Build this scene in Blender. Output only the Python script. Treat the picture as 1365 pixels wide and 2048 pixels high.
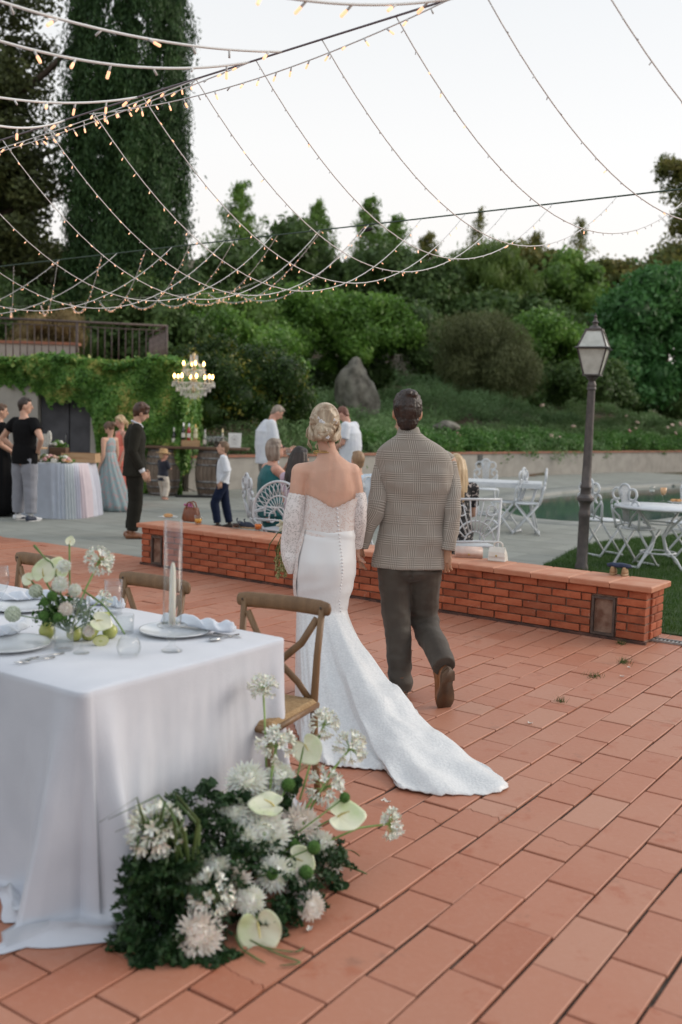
import bpy, bmesh, math, random
import numpy as np
from mathutils import Vector, Matrix, noise
random.seed(7); RS = np.random.RandomState(7)
scene = bpy.context.scene
for o in list(bpy.data.objects): bpy.data.objects.remove(o)
COL = scene.collection
PI = math.pi; R = math.radians

# ------------------------------------------------------------------ camera
PITCH, ROLL, FPX, EYE = .0954, .0301, 1991.0, 1.65
_F = Vector((0, math.cos(PITCH), -math.sin(PITCH))); _U0 = Vector((0, math.sin(PITCH), math.cos(PITCH))); _R0 = Vector((1, 0, 0))
_Rr = _R0*math.cos(ROLL) + _U0*math.sin(ROLL); _Ur = -_R0*math.sin(ROLL) + _U0*math.cos(ROLL)
cam = bpy.data.cameras.new('camera'); camo = bpy.data.objects.new('camera', cam); COL.objects.link(camo)
cam.sensor_fit = 'VERTICAL'; cam.sensor_height = 36; cam.sensor_width = 24; cam.lens = 35
cam.clip_start = .05; cam.clip_end = 2000
M = Matrix((( _Rr.x, _Ur.x, -_F.x, 0), (_Rr.y, _Ur.y, -_F.y, 0), (_Rr.z, _Ur.z, -_F.z, EYE), (0, 0, 0, 1)))
camo.matrix_world = M
cam.dof.use_dof = True; cam.dof.focus_distance = 6.0; cam.dof.aperture_fstop = 1.9
scene.camera = camo
# ------------------------------------------------------------------ light
w = bpy.data.worlds.new('World'); scene.world = w; w.use_nodes = True
nt = w.node_tree; nt.nodes.clear()
out = nt.nodes.new('ShaderNodeOutputWorld'); bg = nt.nodes.new('ShaderNodeBackground')
sky = nt.nodes.new('ShaderNodeTexSky'); sky.sky_type = 'NISHITA'; sky.sun_disc = False
SUN_EL, SUN_ROT = R(24), R(75)
sky.sun_elevation = SUN_EL; sky.sun_rotation = SUN_ROT; sky.air_density = 1.0; sky.dust_density = 3.0; sky.ozone_density = 1.0
veil = nt.nodes.new('ShaderNodeMix'); veil.data_type = 'RGBA'; veil.inputs[0].default_value = .86     # thin bright cloud veil over the clear sky
tcw = nt.nodes.new('ShaderNodeTexCoord'); sepw = nt.nodes.new('ShaderNodeSeparateXYZ'); rampw = nt.nodes.new('ShaderNodeValToRGB')
nt.links.new(tcw.outputs['Generated'], sepw.inputs[0]); nt.links.new(sepw.outputs['Z'], rampw.inputs[0])
el = rampw.color_ramp.elements
el[0].position = 0.0; el[0].color = (1.0, .92, .87, 1); el[1].position = .6; el[1].color = (.76, .81, .85, 1)
e = el.new(.12); e.color = (1.0, .95, .91, 1)
e = el.new(.25); e.color = (.99, .975, .955, 1)
vs = nt.nodes.new('ShaderNodeVectorMath'); vs.operation = 'SCALE'; vs.inputs['Scale'].default_value = 7.5
nt.links.new(rampw.outputs[0], vs.inputs[0])
nt.links.new(sky.outputs[0], veil.inputs[6]); nt.links.new(vs.outputs[0], veil.inputs[7])
nt.links.new(veil.outputs[2], bg.inputs[0]); bg.inputs[1].default_value = .128; nt.links.new(bg.outputs[0], out.inputs[0])
sl = bpy.data.lights.new('sun', 'SUN'); sl.energy = 1.45; sl.angle = R(30); sl.color = (1, .88, .76)
so = bpy.data.objects.new('sun', sl); COL.objects.link(so)
# sun direction (sky rotation measured clockwise from +Y)
sd = Vector((math.sin(SUN_ROT)*math.cos(SUN_EL), math.cos(SUN_ROT)*math.cos(SUN_EL), math.sin(SUN_EL)))
so.rotation_euler = (-sd).to_track_quat('-Z', 'Y').to_euler()
vsn = scene.view_settings; vsn.view_transform = 'Standard'; vsn.look = 'None'; vsn.exposure = 0.2; vsn.gamma = 1; vsn.use_curve_mapping = False
scene.cycles.use_denoising = True
scene.cycles.max_bounces = 8; scene.cycles.transparent_max_bounces = 24; scene.cycles.diffuse_bounces = 3
scene.cycles.caustics_reflective = False; scene.cycles.caustics_refractive = False

# ------------------------------------------------------------------ helpers
def ray(px, py): return _F + _Rr*((px-682.5)/FPX) - _Ur*((py-1024)/FPX)
def at(px, py, Y):                      # point of the place seen at a pixel, Y metres out
    d = ray(px, py); t = Y/d.y; return Vector((0, 0, EYE)) + d*t
def gr(px, py, z=0.0):                  # point of the place seen at a pixel, on a level surface
    d = ray(px, py); t = (z-EYE)/d.z; return Vector((0, 0, EYE)) + d*t
YAW = .9668
SA = Vector((math.cos(YAW), math.sin(YAW), 0)); SD = Vector((SA.y, -SA.x, 0))
def st(s, t, z=0.0): return SA*s + SD*t + Vector((0, 0, z))
def s_of(p): return p.x*SA.x + p.y*SA.y
def t_of(p): return p.x*SD.x + p.y*SD.y

def link(o, parent=None):
    COL.objects.link(o)
    if parent is not None: o.parent = parent
    return o
def tag(o, label=None, cat=None, group=None, kind=None):
    if label: o['label'] = label
    if cat: o['category'] = cat
    if group: o['group'] = group
    if kind: o['kind'] = kind
    return o
def thing(name, label, cat, loc=(0, 0, 0), rz=0, group=None):
    o = bpy.data.objects.new(name, None); o.empty_display_size = .1; COL.objects.link(o)
    o.location = loc; o.rotation_euler = (0, 0, rz); return tag(o, label, cat, group)
def copy_tree(o, parent=None):
    c = o.copy(); COL.objects.link(c); c.parent = parent
    for ch in o.children: copy_tree(ch, c)
    return c
def wsp(o, p, local=Matrix()):          # world point -> local of an empty with plain loc/rot
    m = Matrix.Translation(o.location) @ o.rotation_euler.to_matrix().to_4x4()
    return m.inverted() @ Vector(p)

def basis(d):
    d = Vector(d).normalized(); a = Vector((0, 0, 1)) if abs(d.z) < .9 else Vector((1, 0, 0))
    u = a.cross(d).normalized(); return u, d.cross(u)
class MB:
    def __init__(s): s.v = []; s.f = []; s.m = []; s.uv = {}
    def _a(s, vs, fs, mi=0):
        b = len(s.v); s.v += [tuple(v) for v in vs]; s.f += [tuple(b+i for i in f) for f in fs]; s.m += [mi]*len(fs); return b
    def box(s, c, d, rz=0, mi=0, mat=None):
        c = Vector(c); x, y, z = d[0]/2, d[1]/2, d[2]/2
        vs = [Vector(p) for p in ((-x,-y,-z),(x,-y,-z),(x,y,-z),(-x,y,-z),(-x,-y,z),(x,-y,z),(x,y,z),(-x,y,z))]
        rm = mat if mat is not None else Matrix.Rotation(rz, 3, 'Z')
        s._a([c + rm @ v for v in vs], [(3,2,1,0),(4,5,6,7),(0,1,5,4),(1,2,6,5),(2,3,7,6),(3,0,4,7)], mi); return s
    def bbox(s, c, d, b=.01, rz=0, mi=0):   # box with chamfered vertical edges and top
        c = Vector(c); x, y, z = d[0]/2, d[1]/2, d[2]/2; b = min(b, x*.9, y*.9, z*.9)
        def ring(xx, yy, zz, k): return [(-xx+k,-yy,zz),(xx-k,-yy,zz),(xx,-yy+k,zz),(xx,yy-k,zz),(xx-k,yy,zz),(-xx+k,yy,zz),(-xx,yy-k,zz),(-xx,-yy+k,zz)]
        rs = [ring(x-b,y-b,-z,b*.5), ring(x,y,-z+b,b), ring(x,y,z-b,b), ring(x-b,y-b,z,b*.5)]
        rm = Matrix.Rotation(rz, 3, 'Z'); s.loft([[c + rm @ Vector(p) for p in r] for r in rs], True, mi); return s
    def loft(s, rings, cap=True, mi=0, closed=True):
        n = len(rings[0]); vs = [p for r in rings for p in r]; fs = []
        for i in range(len(rings)-1):
            for j in range(n if closed else n-1):
                k = (j+1) % n; fs.append((i*n+j, i*n+k, (i+1)*n+k, (i+1)*n+j))
        if cap and closed: fs.append(tuple(range(n-1, -1, -1))); fs.append(tuple((len(rings)-1)*n+j for j in range(n)))
        s._a(vs, fs, mi); return s
    def tube(s, path, r, n=8, cap=True, mi=0, round_=False, side=None, ry=None):
        P = [Vector(p) for p in path]; m = len(P)
        rr = list(r) if hasattr(r, '__len__') else [r]*m
        r2 = (list(ry) if hasattr(ry, '__len__') else [ry]*m) if ry is not None else rr
        if round_:
            d0 = (P[0]-P[1]).normalized(); d1 = (P[-1]-P[-2]).normalized(); a, b, a2, b2 = rr[0], rr[-1], r2[0], r2[-1]
            pre = [P[0]+d0*min(a,a2)*k for k in (.97, .75, .4)]; post = [P[-1]+d1*min(b,b2)*k for k in (.4, .75, .97)]
            P = pre+P+post; q = (.2, .66, .92)
            rr = [a*k for k in q]+rr+[b*k for k in q[::-1]]; r2 = [a2*k for k in q]+r2+[b2*k for k in q[::-1]]; m = len(P)
        T = [(P[min(i+1, m-1)]-P[max(i-1, 0)]).normalized() for i in range(m)]
        if side is not None:
            u = Vector(side)
        else: u = basis(T[0])[0]
        rings = []
        for i in range(m):
            u = (u - T[i]*u.dot(T[i]));
            if u.length < 1e-6: u = basis(T[i])[0]
            u.normalize(); v = T[i].cross(u)
            rings.append([P[i] + u*(math.cos(2*PI*k/n)*rr[i]) + v*(math.sin(2*PI*k/n)*r2[i]) for k in range(n)])
            if side is not None: u = Vector(side)
        return s.loft(rings, cap, mi)
    def lathe(s, prof, c=(0, 0, 0), n=20, mi=0, cap=False):
        c = Vector(c); return s.loft([[c + Vector((r*math.cos(2*PI*k/n), r*math.sin(2*PI*k/n), z)) for k in range(n)] for r, z in prof], cap, mi)
    def ell(s, c, r, n=12, m=8, mi=0, rot=None):
        c = Vector(c); r = (r, r, r) if not hasattr(r, '__len__') else r; rings = []
        for i in range(m+1):
            a = -PI/2 + PI*i/m; a = max(min(a, PI/2-.05), -PI/2+.05)
            ring = [Vector((r[0]*math.cos(a)*math.cos(2*PI*k/n), r[1]*math.cos(a)*math.sin(2*PI*k/n), r[2]*math.sin(a))) for k in range(n)]
            rings.append([c + (rot @ p if rot is not None else p) for p in ring])
        return s.loft(rings, True, mi)
    def grid(s, rows, mi=0): return s.loft(rows, False, mi, closed=False)
    def xf(s, mat, start=0): s.v[start:] = [tuple(mat @ Vector(v)) for v in s.v[start:]]; return s
    def mesh(s, name, mats, smooth=True):
        me = bpy.data.meshes.new(name); me.from_pydata(s.v, [], s.f)
        for m_ in (mats if isinstance(mats, (list, tuple)) else [mats]): me.materials.append(m_)
        if smooth: me.polygons.foreach_set('use_smooth', [True]*len(me.polygons))
        if any(s.m): me.polygons.foreach_set('material_index', s.m)
        me.update(); return me
    def build(s, name, mats, parent=None, smooth=True):
        o = bpy.data.objects.new(name, s.mesh(name, mats, smooth)); return link(o, parent)
def autosmooth(o, ang=35):
    me = o.data; bm = bmesh.new(); bm.from_mesh(me)
    for e in bm.edges: e.smooth = len(e.link_faces) == 2 and e.calc_face_angle(0) < R(ang)
    bm.to_mesh(me); bm.free(); return o
def quads(name, V_, mat, parent=None, k=4):     # numpy (n*k,3) -> n faces of k corners
    n = len(V_)//k; me = bpy.data.meshes.new(name)
    me.vertices.add(n*k); me.vertices.foreach_set('co', np.asarray(V_, np.float32).ravel())
    me.loops.add(n*k); me.loops.foreach_set('vertex_index', np.arange(n*k, dtype=np.int32))
    me.polygons.add(n); me.polygons.foreach_set('loop_start', np.arange(0, n*k, k, dtype=np.int32))
    me.materials.append(mat); me.update(calc_edges=True); me.validate()
    return link(bpy.data.objects.new(name, me), parent)
TSC = bpy.data.scenes.new('scratch')
def solid(mb, voxel, name, mat, parent, smooth=3, extra=None):   # fuse overlapping volumes into one continuous skin
    me = mb.mesh('tmp', mat); o = bpy.data.objects.new('tmp', me); TSC.collection.objects.link(o)
    r = o.modifiers.new('r', 'REMESH'); r.mode = 'VOXEL'; r.voxel_size = voxel; r.use_smooth_shade = True
    s = o.modifiers.new('s', 'SMOOTH'); s.factor = .5; s.iterations = smooth
    TSC.view_layers[0].update(); dg = TSC.view_layers[0].depsgraph; nm = bpy.data.meshes.new_from_object(o.evaluated_get(dg)); nm.name = name
    bpy.data.objects.remove(o)
    if len(nm.materials) == 0: nm.materials.append(mat)
    if extra is not None:
        bm = bmesh.new(); bm.from_mesh(nm); em = extra.mesh('e', mat); bm.from_mesh(em); bm.to_mesh(nm); bm.free()
        nm.polygons.foreach_set('use_smooth', [True]*len(nm.polygons))
    return link(bpy.data.objects.new(name, nm), parent)

# ------------------------------------------------------------------ materials
def newmat(name):
    m = bpy.data.materials.new(name); m.use_nodes = True; nt = m.node_tree
    return m, nt, nt.nodes['Principled BSDF'], nt.nodes['Material Output']
def N(nt, t, **kw):
    n = nt.nodes.new(t)
    for k, v in kw.items():
        if k.startswith('i_'):
            n.inputs[int(k[2:]) if k[2:].isdigit() else k[2:].replace('_', ' ')].default_value = v
        else: setattr(n, k, v)
    return n
def c4(c): return (c[0], c[1], c[2], 1)
def pm(name, col, col2=None, scale=6, rough=.6, bump=0, bscale=60, metal=0, mix=(.4, .65), rnd=0, spec=.5, sheen=0, sss=0, detail=4, stretch=None, coat=0):
    m, nt, b, o = newmat(name); L = nt.links.new
    b.inputs['Base Color'].default_value = c4(col); b.inputs['Roughness'].default_value = rough; b.inputs['Metallic'].default_value = metal
    b.inputs['Specular IOR Level'].default_value = spec
    if sheen: b.inputs['Sheen Weight'].default_value = sheen
    if coat: b.inputs['Coat Weight'].default_value = coat
    if sss: b.inputs['Subsurface Weight'].default_value = sss; b.inputs['Subsurface Radius'].default_value = (.02, .008, .004)
    tc = N(nt, 'ShaderNodeTexCoord'); src = tc.outputs['Object']
    if stretch:
        mp = N(nt, 'ShaderNodeMapping'); mp.inputs['Scale'].default_value = stretch; L(src, mp.inputs[0]); src = mp.outputs[0]
    col_out = None
    if col2 is not None:
        no = N(nt, 'ShaderNodeTexNoise'); no.inputs['Scale'].default_value = scale; no.inputs['Detail'].default_value = detail; L(src, no.inputs[0])
        cr = N(nt, 'ShaderNodeValToRGB'); cr.color_ramp.elements[0].position = mix[0]; cr.color_ramp.elements[1].position = mix[1]
        cr.color_ramp.elements[0].color = c4(col); cr.color_ramp.elements[1].color = c4(col2); L(no.outputs[0], cr.inputs[0]); col_out = cr.outputs[0]
    if rnd:
        oi = N(nt, 'ShaderNodeObjectInfo'); ge = N(nt, 'ShaderNodeNewGeometry'); ad = N(nt, 'ShaderNodeMath', operation='ADD'); L(oi.outputs['Random'], ad.inputs[0]); L(ge.outputs['Random Per Island'], ad.inputs[1])
        fr = N(nt, 'ShaderNodeMath', operation='FRACT'); L(ad.outputs[0], fr.inputs[0])
        mr = N(nt, 'ShaderNodeMapRange'); mr.inputs[3].default_value = 1-rnd; mr.inputs[4].default_value = 1+rnd; L(fr.outputs[0], mr.inputs[0])
        hs = N(nt, 'ShaderNodeHueSaturation'); L(mr.outputs[0], hs.inputs['Value'])
        if col_out is not None: L(col_out, hs.inputs['Color'])
        else: hs.inputs['Color'].default_value = c4(col)
        col_out = hs.outputs[0]
    if col_out is not None: L(col_out, b.inputs['Base Color'])
    if bump:
        nb = N(nt, 'ShaderNodeTexNoise'); nb.inputs['Scale'].default_value = bscale; nb.inputs['Detail'].default_value = 3; L(src, nb.inputs[0])
        bu = N(nt, 'ShaderNodeBump'); bu.inputs['Strength'].default_value = bump; bu.inputs['Distance'].default_value = .01; L(nb.outputs[0], bu.inputs['Height']); L(bu.outputs[0], b.inputs['Normal'])
    return m
def leafmat(name, cols, trans=.35, rough=.5, clump=1.2, spec=.35):
    m, nt, b, o = newmat(name); L = nt.links.new
    ge = N(nt, 'ShaderNodeNewGeometry'); cr = N(nt, 'ShaderNodeValToRGB'); el = cr.color_ramp.elements
    el[0].color = c4(cols[0]); el[1].color = c4(cols[-1])
    for i, c in enumerate(cols[1:-1]): e = el.new((i+1)/(len(cols)-1)); e.color = c4(c)
    tc = N(nt, 'ShaderNodeTexCoord'); no = N(nt, 'ShaderNodeTexNoise'); no.inputs['Scale'].default_value = clump; no.inputs['Detail'].default_value = 3; L(tc.outputs['Object'], no.inputs[0])
    ma = N(nt, 'ShaderNodeMath', operation='MULTIPLY_ADD'); L(no.outputs[0], ma.inputs[0]); ma.inputs[1].default_value = 1.6; ma.inputs[2].default_value = -.55
    mx = N(nt, 'ShaderNodeMath', operation='MULTIPLY_ADD'); L(ge.outputs['Random Per Island'], mx.inputs[0]); mx.inputs[1].default_value = .5; L(ma.outputs[0], mx.inputs[2])
    L(mx.outputs[0], cr.inputs[0]); L(cr.outputs[0], b.inputs['Base Color']); b.inputs['Roughness'].default_value = rough; b.inputs['Specular IOR Level'].default_value = spec
    tr = N(nt, 'ShaderNodeBsdfTranslucent'); L(cr.outputs[0], tr.inputs[0]); mi = N(nt, 'ShaderNodeMixShader'); mi.inputs[0].default_value = trans
    L(b.outputs[0], mi.inputs[1]); L(tr.outputs[0], mi.inputs[2]); L(mi.outputs[0], o.inputs[0]); return m
def glassmat(name, col=(1, 1, 1), rough=0.0, ior=1.45, alpha=0):
    m, nt, b, o = newmat(name)
    b.inputs['Base Color'].default_value = c4(col); b.inputs['Transmission Weight'].default_value = 1; b.inputs['Roughness'].default_value = rough; b.inputs['IOR'].default_value = ior
    return m
def thinglass(name, col=(1, 1, 1), f=.25):
    m, nt, b, o = newmat(name); L = nt.links.new; b.inputs['Base Color'].default_value = c4((.9, .9, .9)); b.inputs['Roughness'].default_value = .02
    g = N(nt, 'ShaderNodeBsdfGlossy'); g.inputs['Roughness'].default_value = .02; t = N(nt, 'ShaderNodeBsdfTransparent'); t.inputs[0].default_value = c4(col)
    lw = N(nt, 'ShaderNodeLayerWeight'); lw.inputs[0].default_value = .5; pw = N(nt, 'ShaderNodeMath', operation='POWER'); pw.inputs[1].default_value = 3.2; L(lw.outputs['Facing'], pw.inputs[0]); ma = N(nt, 'ShaderNodeMath', operation='MULTIPLY_ADD'); ma.inputs[1].default_value = f*2; ma.inputs[2].default_value = .035; L(pw.outputs[0], ma.inputs[0]); ms = N(nt, 'ShaderNodeMixShader'); L(ma.outputs[0], ms.inputs[0]); L(t.outputs[0], ms.inputs[1]); L(g.outputs[0], ms.inputs[2]); L(ms.outputs[0], o.inputs[0])
    return m
def emat(name, col, s):
    m, nt, b, o = newmat(name); b.inputs['Base Color'].default_value = c4(col); b.inputs['Emission Color'].default_value = c4(col); b.inputs['Emission Strength'].default_value = s; return m

def displace(o, fn):                    # push vertices along their normals by fn(position)
    me = o.data; n = len(me.vertices); co = np.empty(n*3, np.float32); me.vertices.foreach_get('co', co); nr = np.empty(n*3, np.float32); me.vertex_normals.foreach_get('vector', nr)
    co = co.reshape(-1, 3); nr = nr.reshape(-1, 3); d = np.array([fn(Vector(c)) for c in co.tolist()], np.float32); co += nr*d[:, None]
    me.vertices.foreach_set('co', co.ravel()); me.update()

ORD = ['first', 'second', 'third', 'fourth', 'fifth', 'sixth', 'seventh', 'eighth', 'ninth', 'tenth', 'eleventh', 'twelfth', 'thirteenth', 'fourteenth']
# ------------------------------------------------------------------ terrain
WN = Vector((-.725, .688, 0)); W0 = Vector((-3.3, 20.8, 0)); WD = Vector((.688, .725, 0))
pool_px = [(3.15,17.5),(3.5,16.95),(4.1,16.75),(5,17.0),(6.1,18.1),(9,21.6),(13.5,27.5),(13.6,29.5),(12,30.2),(9.8,28.9),(7.4,26.6),(5.0,23.6),(3.5,20.8),(3.0,18.9)]
def smooth_loop(P, n=4):
    P = [Vector((p[0], p[1], 0)) for p in P]; out = []; m = len(P)
    for i in range(m):
        a, b, c, d = P[i-1], P[i], P[(i+1) % m], P[(i+2) % m]
        for k in range(n):
            t = k/n; out.append(.5*((2*b)+(c-a)*t+(2*a-5*b+4*c-d)*t*t+(3*b-a-3*c+d)*t**3))
    return out
pool_loop = smooth_loop(pool_px, 5)
def inpoly(x, y, P):
    c = False; j = len(P)-1
    for i in range(len(P)):
        if (P[i].y > y) != (P[j].y > y) and x < (P[j].x-P[i].x)*(y-P[i].y)/(P[j].y-P[i].y)+P[i].x: c = not c
        j = i
    return c
def roff(u): return .5*math.sin(min(max(0, u)/30, 1)*PI) + (0 if u < 24 else -min((u-24)**2*.012, 6))
def hill(x, y):
    q = (x-W0.x)*WN.x + (y-W0.y)*WN.y - .12; u_ = (x-W0.x)*WD.x + (y-W0.y)*WD.y; q -= roff(u_)
    qb = y-20.6
    if x < -3.6:
        k = min(1, (-3.6-x)/.8) if qb > 0 else 0
        z1 = 2.45+max(0, qb-2)*.12 if qb > 0 else -.07
        if qb <= 0: return -.07
        z0 = .55+.2*q if q > 0 else -.07
        return max(z0, z1*k)
    if q <= 0: return -.07
    z = .58+.21*q if q < 35 else .58+.21*35+(1-math.exp(-(q-35)/40))*6
    return z + .18*noise.noise(Vector((x*.35, y*.35, 0)))*min(1, q)
def axis(a, b, c, d, fine, coarse):
    out = list(np.arange(b, c, fine)); x = b; st_ = fine
    while x > a: st_ *= coarse; x -= st_; out.insert(0, x)
    x = out[-1]; st_ = fine
    while x < d: st_ *= coarse; x += st_; out.append(x)
    return out
xs = axis(-900, -14, 24, 900, .5, 1.35); ys = axis(-900, -6, 60, 900, .5, 1.35)
mb = MB(); rows = []
for y in ys:
    row = []
    for x in xs:
        z = hill(x, y) if -60 < x < 90 and y > 5 else (-.07 if y < 20 else 14)
        if 2.4 < x < 14.5 and 16 < y < 31 and inpoly(x, y, pool_loop): z = -1.6
        row.append(Vector((x, y, z)))
    rows.append(row)
mb.grid(rows)
M_soil = pm('hillside_soil', (.10, .065, .04), (.045, .06, .025), 1.6, .95, .6, 30)
g = mb.build('ground', M_soil); tag(g, kind='structure')

# ------------------------------------------------------------------ terracotta terrace
def tilemat():
    m, nt, b, o = newmat('terracotta_tile'); L = nt.links.new
    oi = N(nt, 'ShaderNodeObjectInfo'); ge = N(nt, 'ShaderNodeNewGeometry'); ad = N(nt, 'ShaderNodeMath', operation='ADD'); L(oi.outputs['Random'], ad.inputs[0]); L(ge.outputs['Random Per Island'], ad.inputs[1])
    fr = N(nt, 'ShaderNodeMath', operation='FRACT'); L(ad.outputs[0], fr.inputs[0])
    cr = N(nt, 'ShaderNodeValToRGB'); el = cr.color_ramp.elements
    el[0].color = (.39, .15, .088, 1); el[1].color = (.47, .235, .16, 1); e = el.new(.35); e.color = (.445, .188, .118, 1); e = el.new(.75); e.color = (.43, .175, .107, 1); e = el.new(.05); e.color = (.40, .15, .088, 1)
    L(fr.outputs[0], cr.inputs[0])
    geo = N(nt, 'ShaderNodeNewGeometry')
    def noi(scale, det, rough=.6):
        n = N(nt, 'ShaderNodeTexNoise'); n.inputs['Scale'].default_value = scale; n.inputs['Detail'].default_value = det; n.inputs['Roughness'].default_value = rough; L(geo.outputs['Position'], n.inputs[0]); return n
    def ramp(n, a, b_, inv=False):
        r = N(nt, 'ShaderNodeMapRange'); r.inputs[1].default_value = a; r.inputs[2].default_value = b_; L(n.outputs[0], r.inputs[0]); return r.outputs[0]
    def mixc(f, a, col, fac=1.0):
        mu = N(nt, 'ShaderNodeMath', operation='MULTIPLY'); L(f, mu.inputs[0]); mu.inputs[1].default_value = fac
        x = N(nt, 'ShaderNodeMix', data_type='RGBA'); L(mu.outputs[0], x.inputs[0]); L(a, x.inputs[6]); x.inputs[7].default_value = c4(col); return x.outputs[2]
    c = mixc(ramp(noi(1.1, 3), .42, .75), cr.outputs[0], (.48, .255, .18), .65); c = mixc(ramp(noi(.55, 4), .5, .7), c, (.37, .15, .09), .45)      # chalky bloom
    c = mixc(ramp(noi(38, 5, .7), .5, .8), c, (.52, .29, .22), .35)
    c = mixc(ramp(noi(5.5, 5, .65), .58, .68), c, (.36, .10, .045), .55)             # redder worn scrapes
    c = mixc(ramp(noi(2.7, 7, .74), .60, .70), c, (.22, .11, .075), .60); c = mixc(ramp(noi(14, 6, .7), .66, .72), c, (.20, .085, .05), .45)               # damp and dirt
    c = mixc(ramp(noi(90, 2), .72, .8), c, (.12, .06, .04), .6)
    L(c, b.inputs['Base Color']); b.inputs['Specular IOR Level'].default_value = .35
    rr = N(nt, 'ShaderNodeMapRange'); rr.inputs[3].default_value = .34; rr.inputs[4].default_value = .62; L(noi(2.2, 4).outputs[0], rr.inputs[0]); L(rr.outputs[0], b.inputs['Roughness'])
    bu = N(nt, 'ShaderNodeBump'); bu.inputs['Strength'].default_value = .35; bu.inputs['Distance'].default_value = .004; L(noi(45, 6, .7).outputs[0], bu.inputs['Height']); L(bu.outputs[0], b.inputs['Normal'])
    return m
M_tile = tilemat()
M_joint = pm('joint_mortar', (.035, .024, .018), (.13, .10, .08), 9, .95, .5, 80, mix=(.5, .72))
TL, TW = .3696, .1836
TO = Vector((1.0885, 3.265, 0)); TB = -SD
terr = thing('terrace', None, None); tag(terr, kind='structure')
def tile_mesh(seed, l, w_, th=.03, b=.003, chip=False):
    rnd = random.Random(seed); mbt = MB(); hx, hy = l/2, w_/2
    def ring(x, y, z, j): return [Vector((sx*(x+rnd.uniform(-j, j)), sy*(y+rnd.uniform(-j, j)), z)) for sx, sy in ((-1,-1),(1,-1),(1,1),(-1,1))]
    r0 = ring(hx, hy, -th, .001); r1 = [Vector((p.x, p.y, -b)) for p in r0]; r2 = [Vector((p.x*(1-b/hx), p.y*(1-b/hy), 0)) for p in r1]
    mbt.loft([r0, r1, r2], True); return mbt
tmeshes = [tile_mesh(i, TL-random.choice((.006, .009, .012)), TW-random.choice((.007, .010, .014))).mesh('tile', M_tile, False) for i in range(8)]
tiles = []
for k in range(-38, 66):
    for mI in range(-14, 26):
        v = mI + (.5 if k % 2 else 0)
        c = TO + SA*(v+.5)*TL + TB*(k-.5)*TW
        s, t = s_of(c), t_of(c)
        if s - TL/2 > 7.88: continue
        if t > 5.2 or t < -15.5 or s < .2: continue
        d = c - Vector((0, 0, EYE)); z = d.dot(_F)
        if z < .8: continue
        px = 682+FPX*d.dot(_Rr)/z; py = 1024-FPX*d.dot(_Ur)/z
        if px < -160 or px > 3200 or py > 3300: continue
        inside = -60 < px < 1425 and py < 2130
        tiles.append((z+(0 if inside else 50), c, k))
tiles.sort(key=lambda a: a[0])
def near_tile(px, py): g_ = gr(px, py); return min(range(len(tiles)), key=lambda i: (tiles[i][1]-g_).length)
CRACK = {near_tile(*p): a for p, a in (((1000, 1650), .18), ((1090, 1695), -.12), ((1270, 1745), .15), ((1160, 1595), .3), ((845, 1655), .2), ((1140, 1410), -.2), ((930, 1420), .1), ((520, 1990), .25))}
SUNK = {near_tile(785, 1612): -.0065, near_tile(872, 1612): -.005, near_tile(1175, 1360): -.004, near_tile(1140, 1640): -.005, near_tile(640, 1560): -.005}
def cracked_mesh(f, seed):
    rnd = random.Random(seed); q = MB(); hx, hy = TL/2-.005, TW/2-.006; k = 9
    jag = [(f*hx+rnd.uniform(-.006, .006)+(i-k/2)*rnd.uniform(-.002, .004), -hy+2*hy*i/k) for i in range(k+1)]
    for s_ in (-1, 1):
        def ring(z, i_): 
            J_ = [Vector((x+s_*(.0012+i_), y, z)) for x, y in jag]; C2 = [Vector((s_*(hx-i_), hy-i_, z)), Vector((s_*(hx-i_), -hy+i_, z))]; P_ = J_+C2; return P_ if s_ < 0 else P_[::-1]
        q.loft([ring(-.03, 0), ring(-.003, 0), ring(s_*.0006, .002)], True)
    return q.mesh('tile', M_tile, False)
far = MB(); rt = random.Random(3)
for i, (z, c, k) in enumerate(tiles):
    dz = rt.uniform(-.0025, .0025); rz = YAW + rt.gauss(0, .004); sc = TL*.5
    over = s_of(c)+TL/2-7.93; cutl = 1.0
    if over > 0: cutl = 1-over/TL; c = c - SA*over/2
    if cutl < .08: continue
    if 7.4 < c.length and rt.random() < .06: dz -= .004
    if i < 300:
        tm_ = rt.choice(tmeshes)
        if i in CRACK: tm_ = cracked_mesh(CRACK[i], i)
        o = bpy.data.objects.new('tile', tm_); link(o, terr)
        dz += SUNK.get(i, 0)
        o.location = (c.x, c.y, dz); o.rotation_euler = (rt.gauss(0, .004), rt.gauss(0, .003), rz + (PI if rt.random() < .5 else 0)); o.scale = (cutl, 1, 1)
    else:
        b0 = len(far.v); q = tile_mesh(rt.random(), TL*cutl-rt.choice((.006, .010, .013)), TW-rt.choice((.008, .012, .016)))
        far._a([Matrix.Translation((c.x, c.y, dz)) @ Matrix.Rotation(rz, 4, 'Z') @ Vector(v) for v in q.v], q.f)
o = far.build('distant_tiles', M_tile, terr, False); tag(o, kind='stuff')
mb = MB(); mb.loft([[st(-3, -17, -.05), st(7.86, -17, -.05), st(7.86, 5.3, -.05), st(-3, 5.3, -.05)], [st(-3, -17, -.0105), st(7.86, -17, -.0105), st(7.86, 5.3, -.0105), st(-3, 5.3, -.0105)]], True)
mb.build('bedding', M_joint, terr, False)

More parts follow.
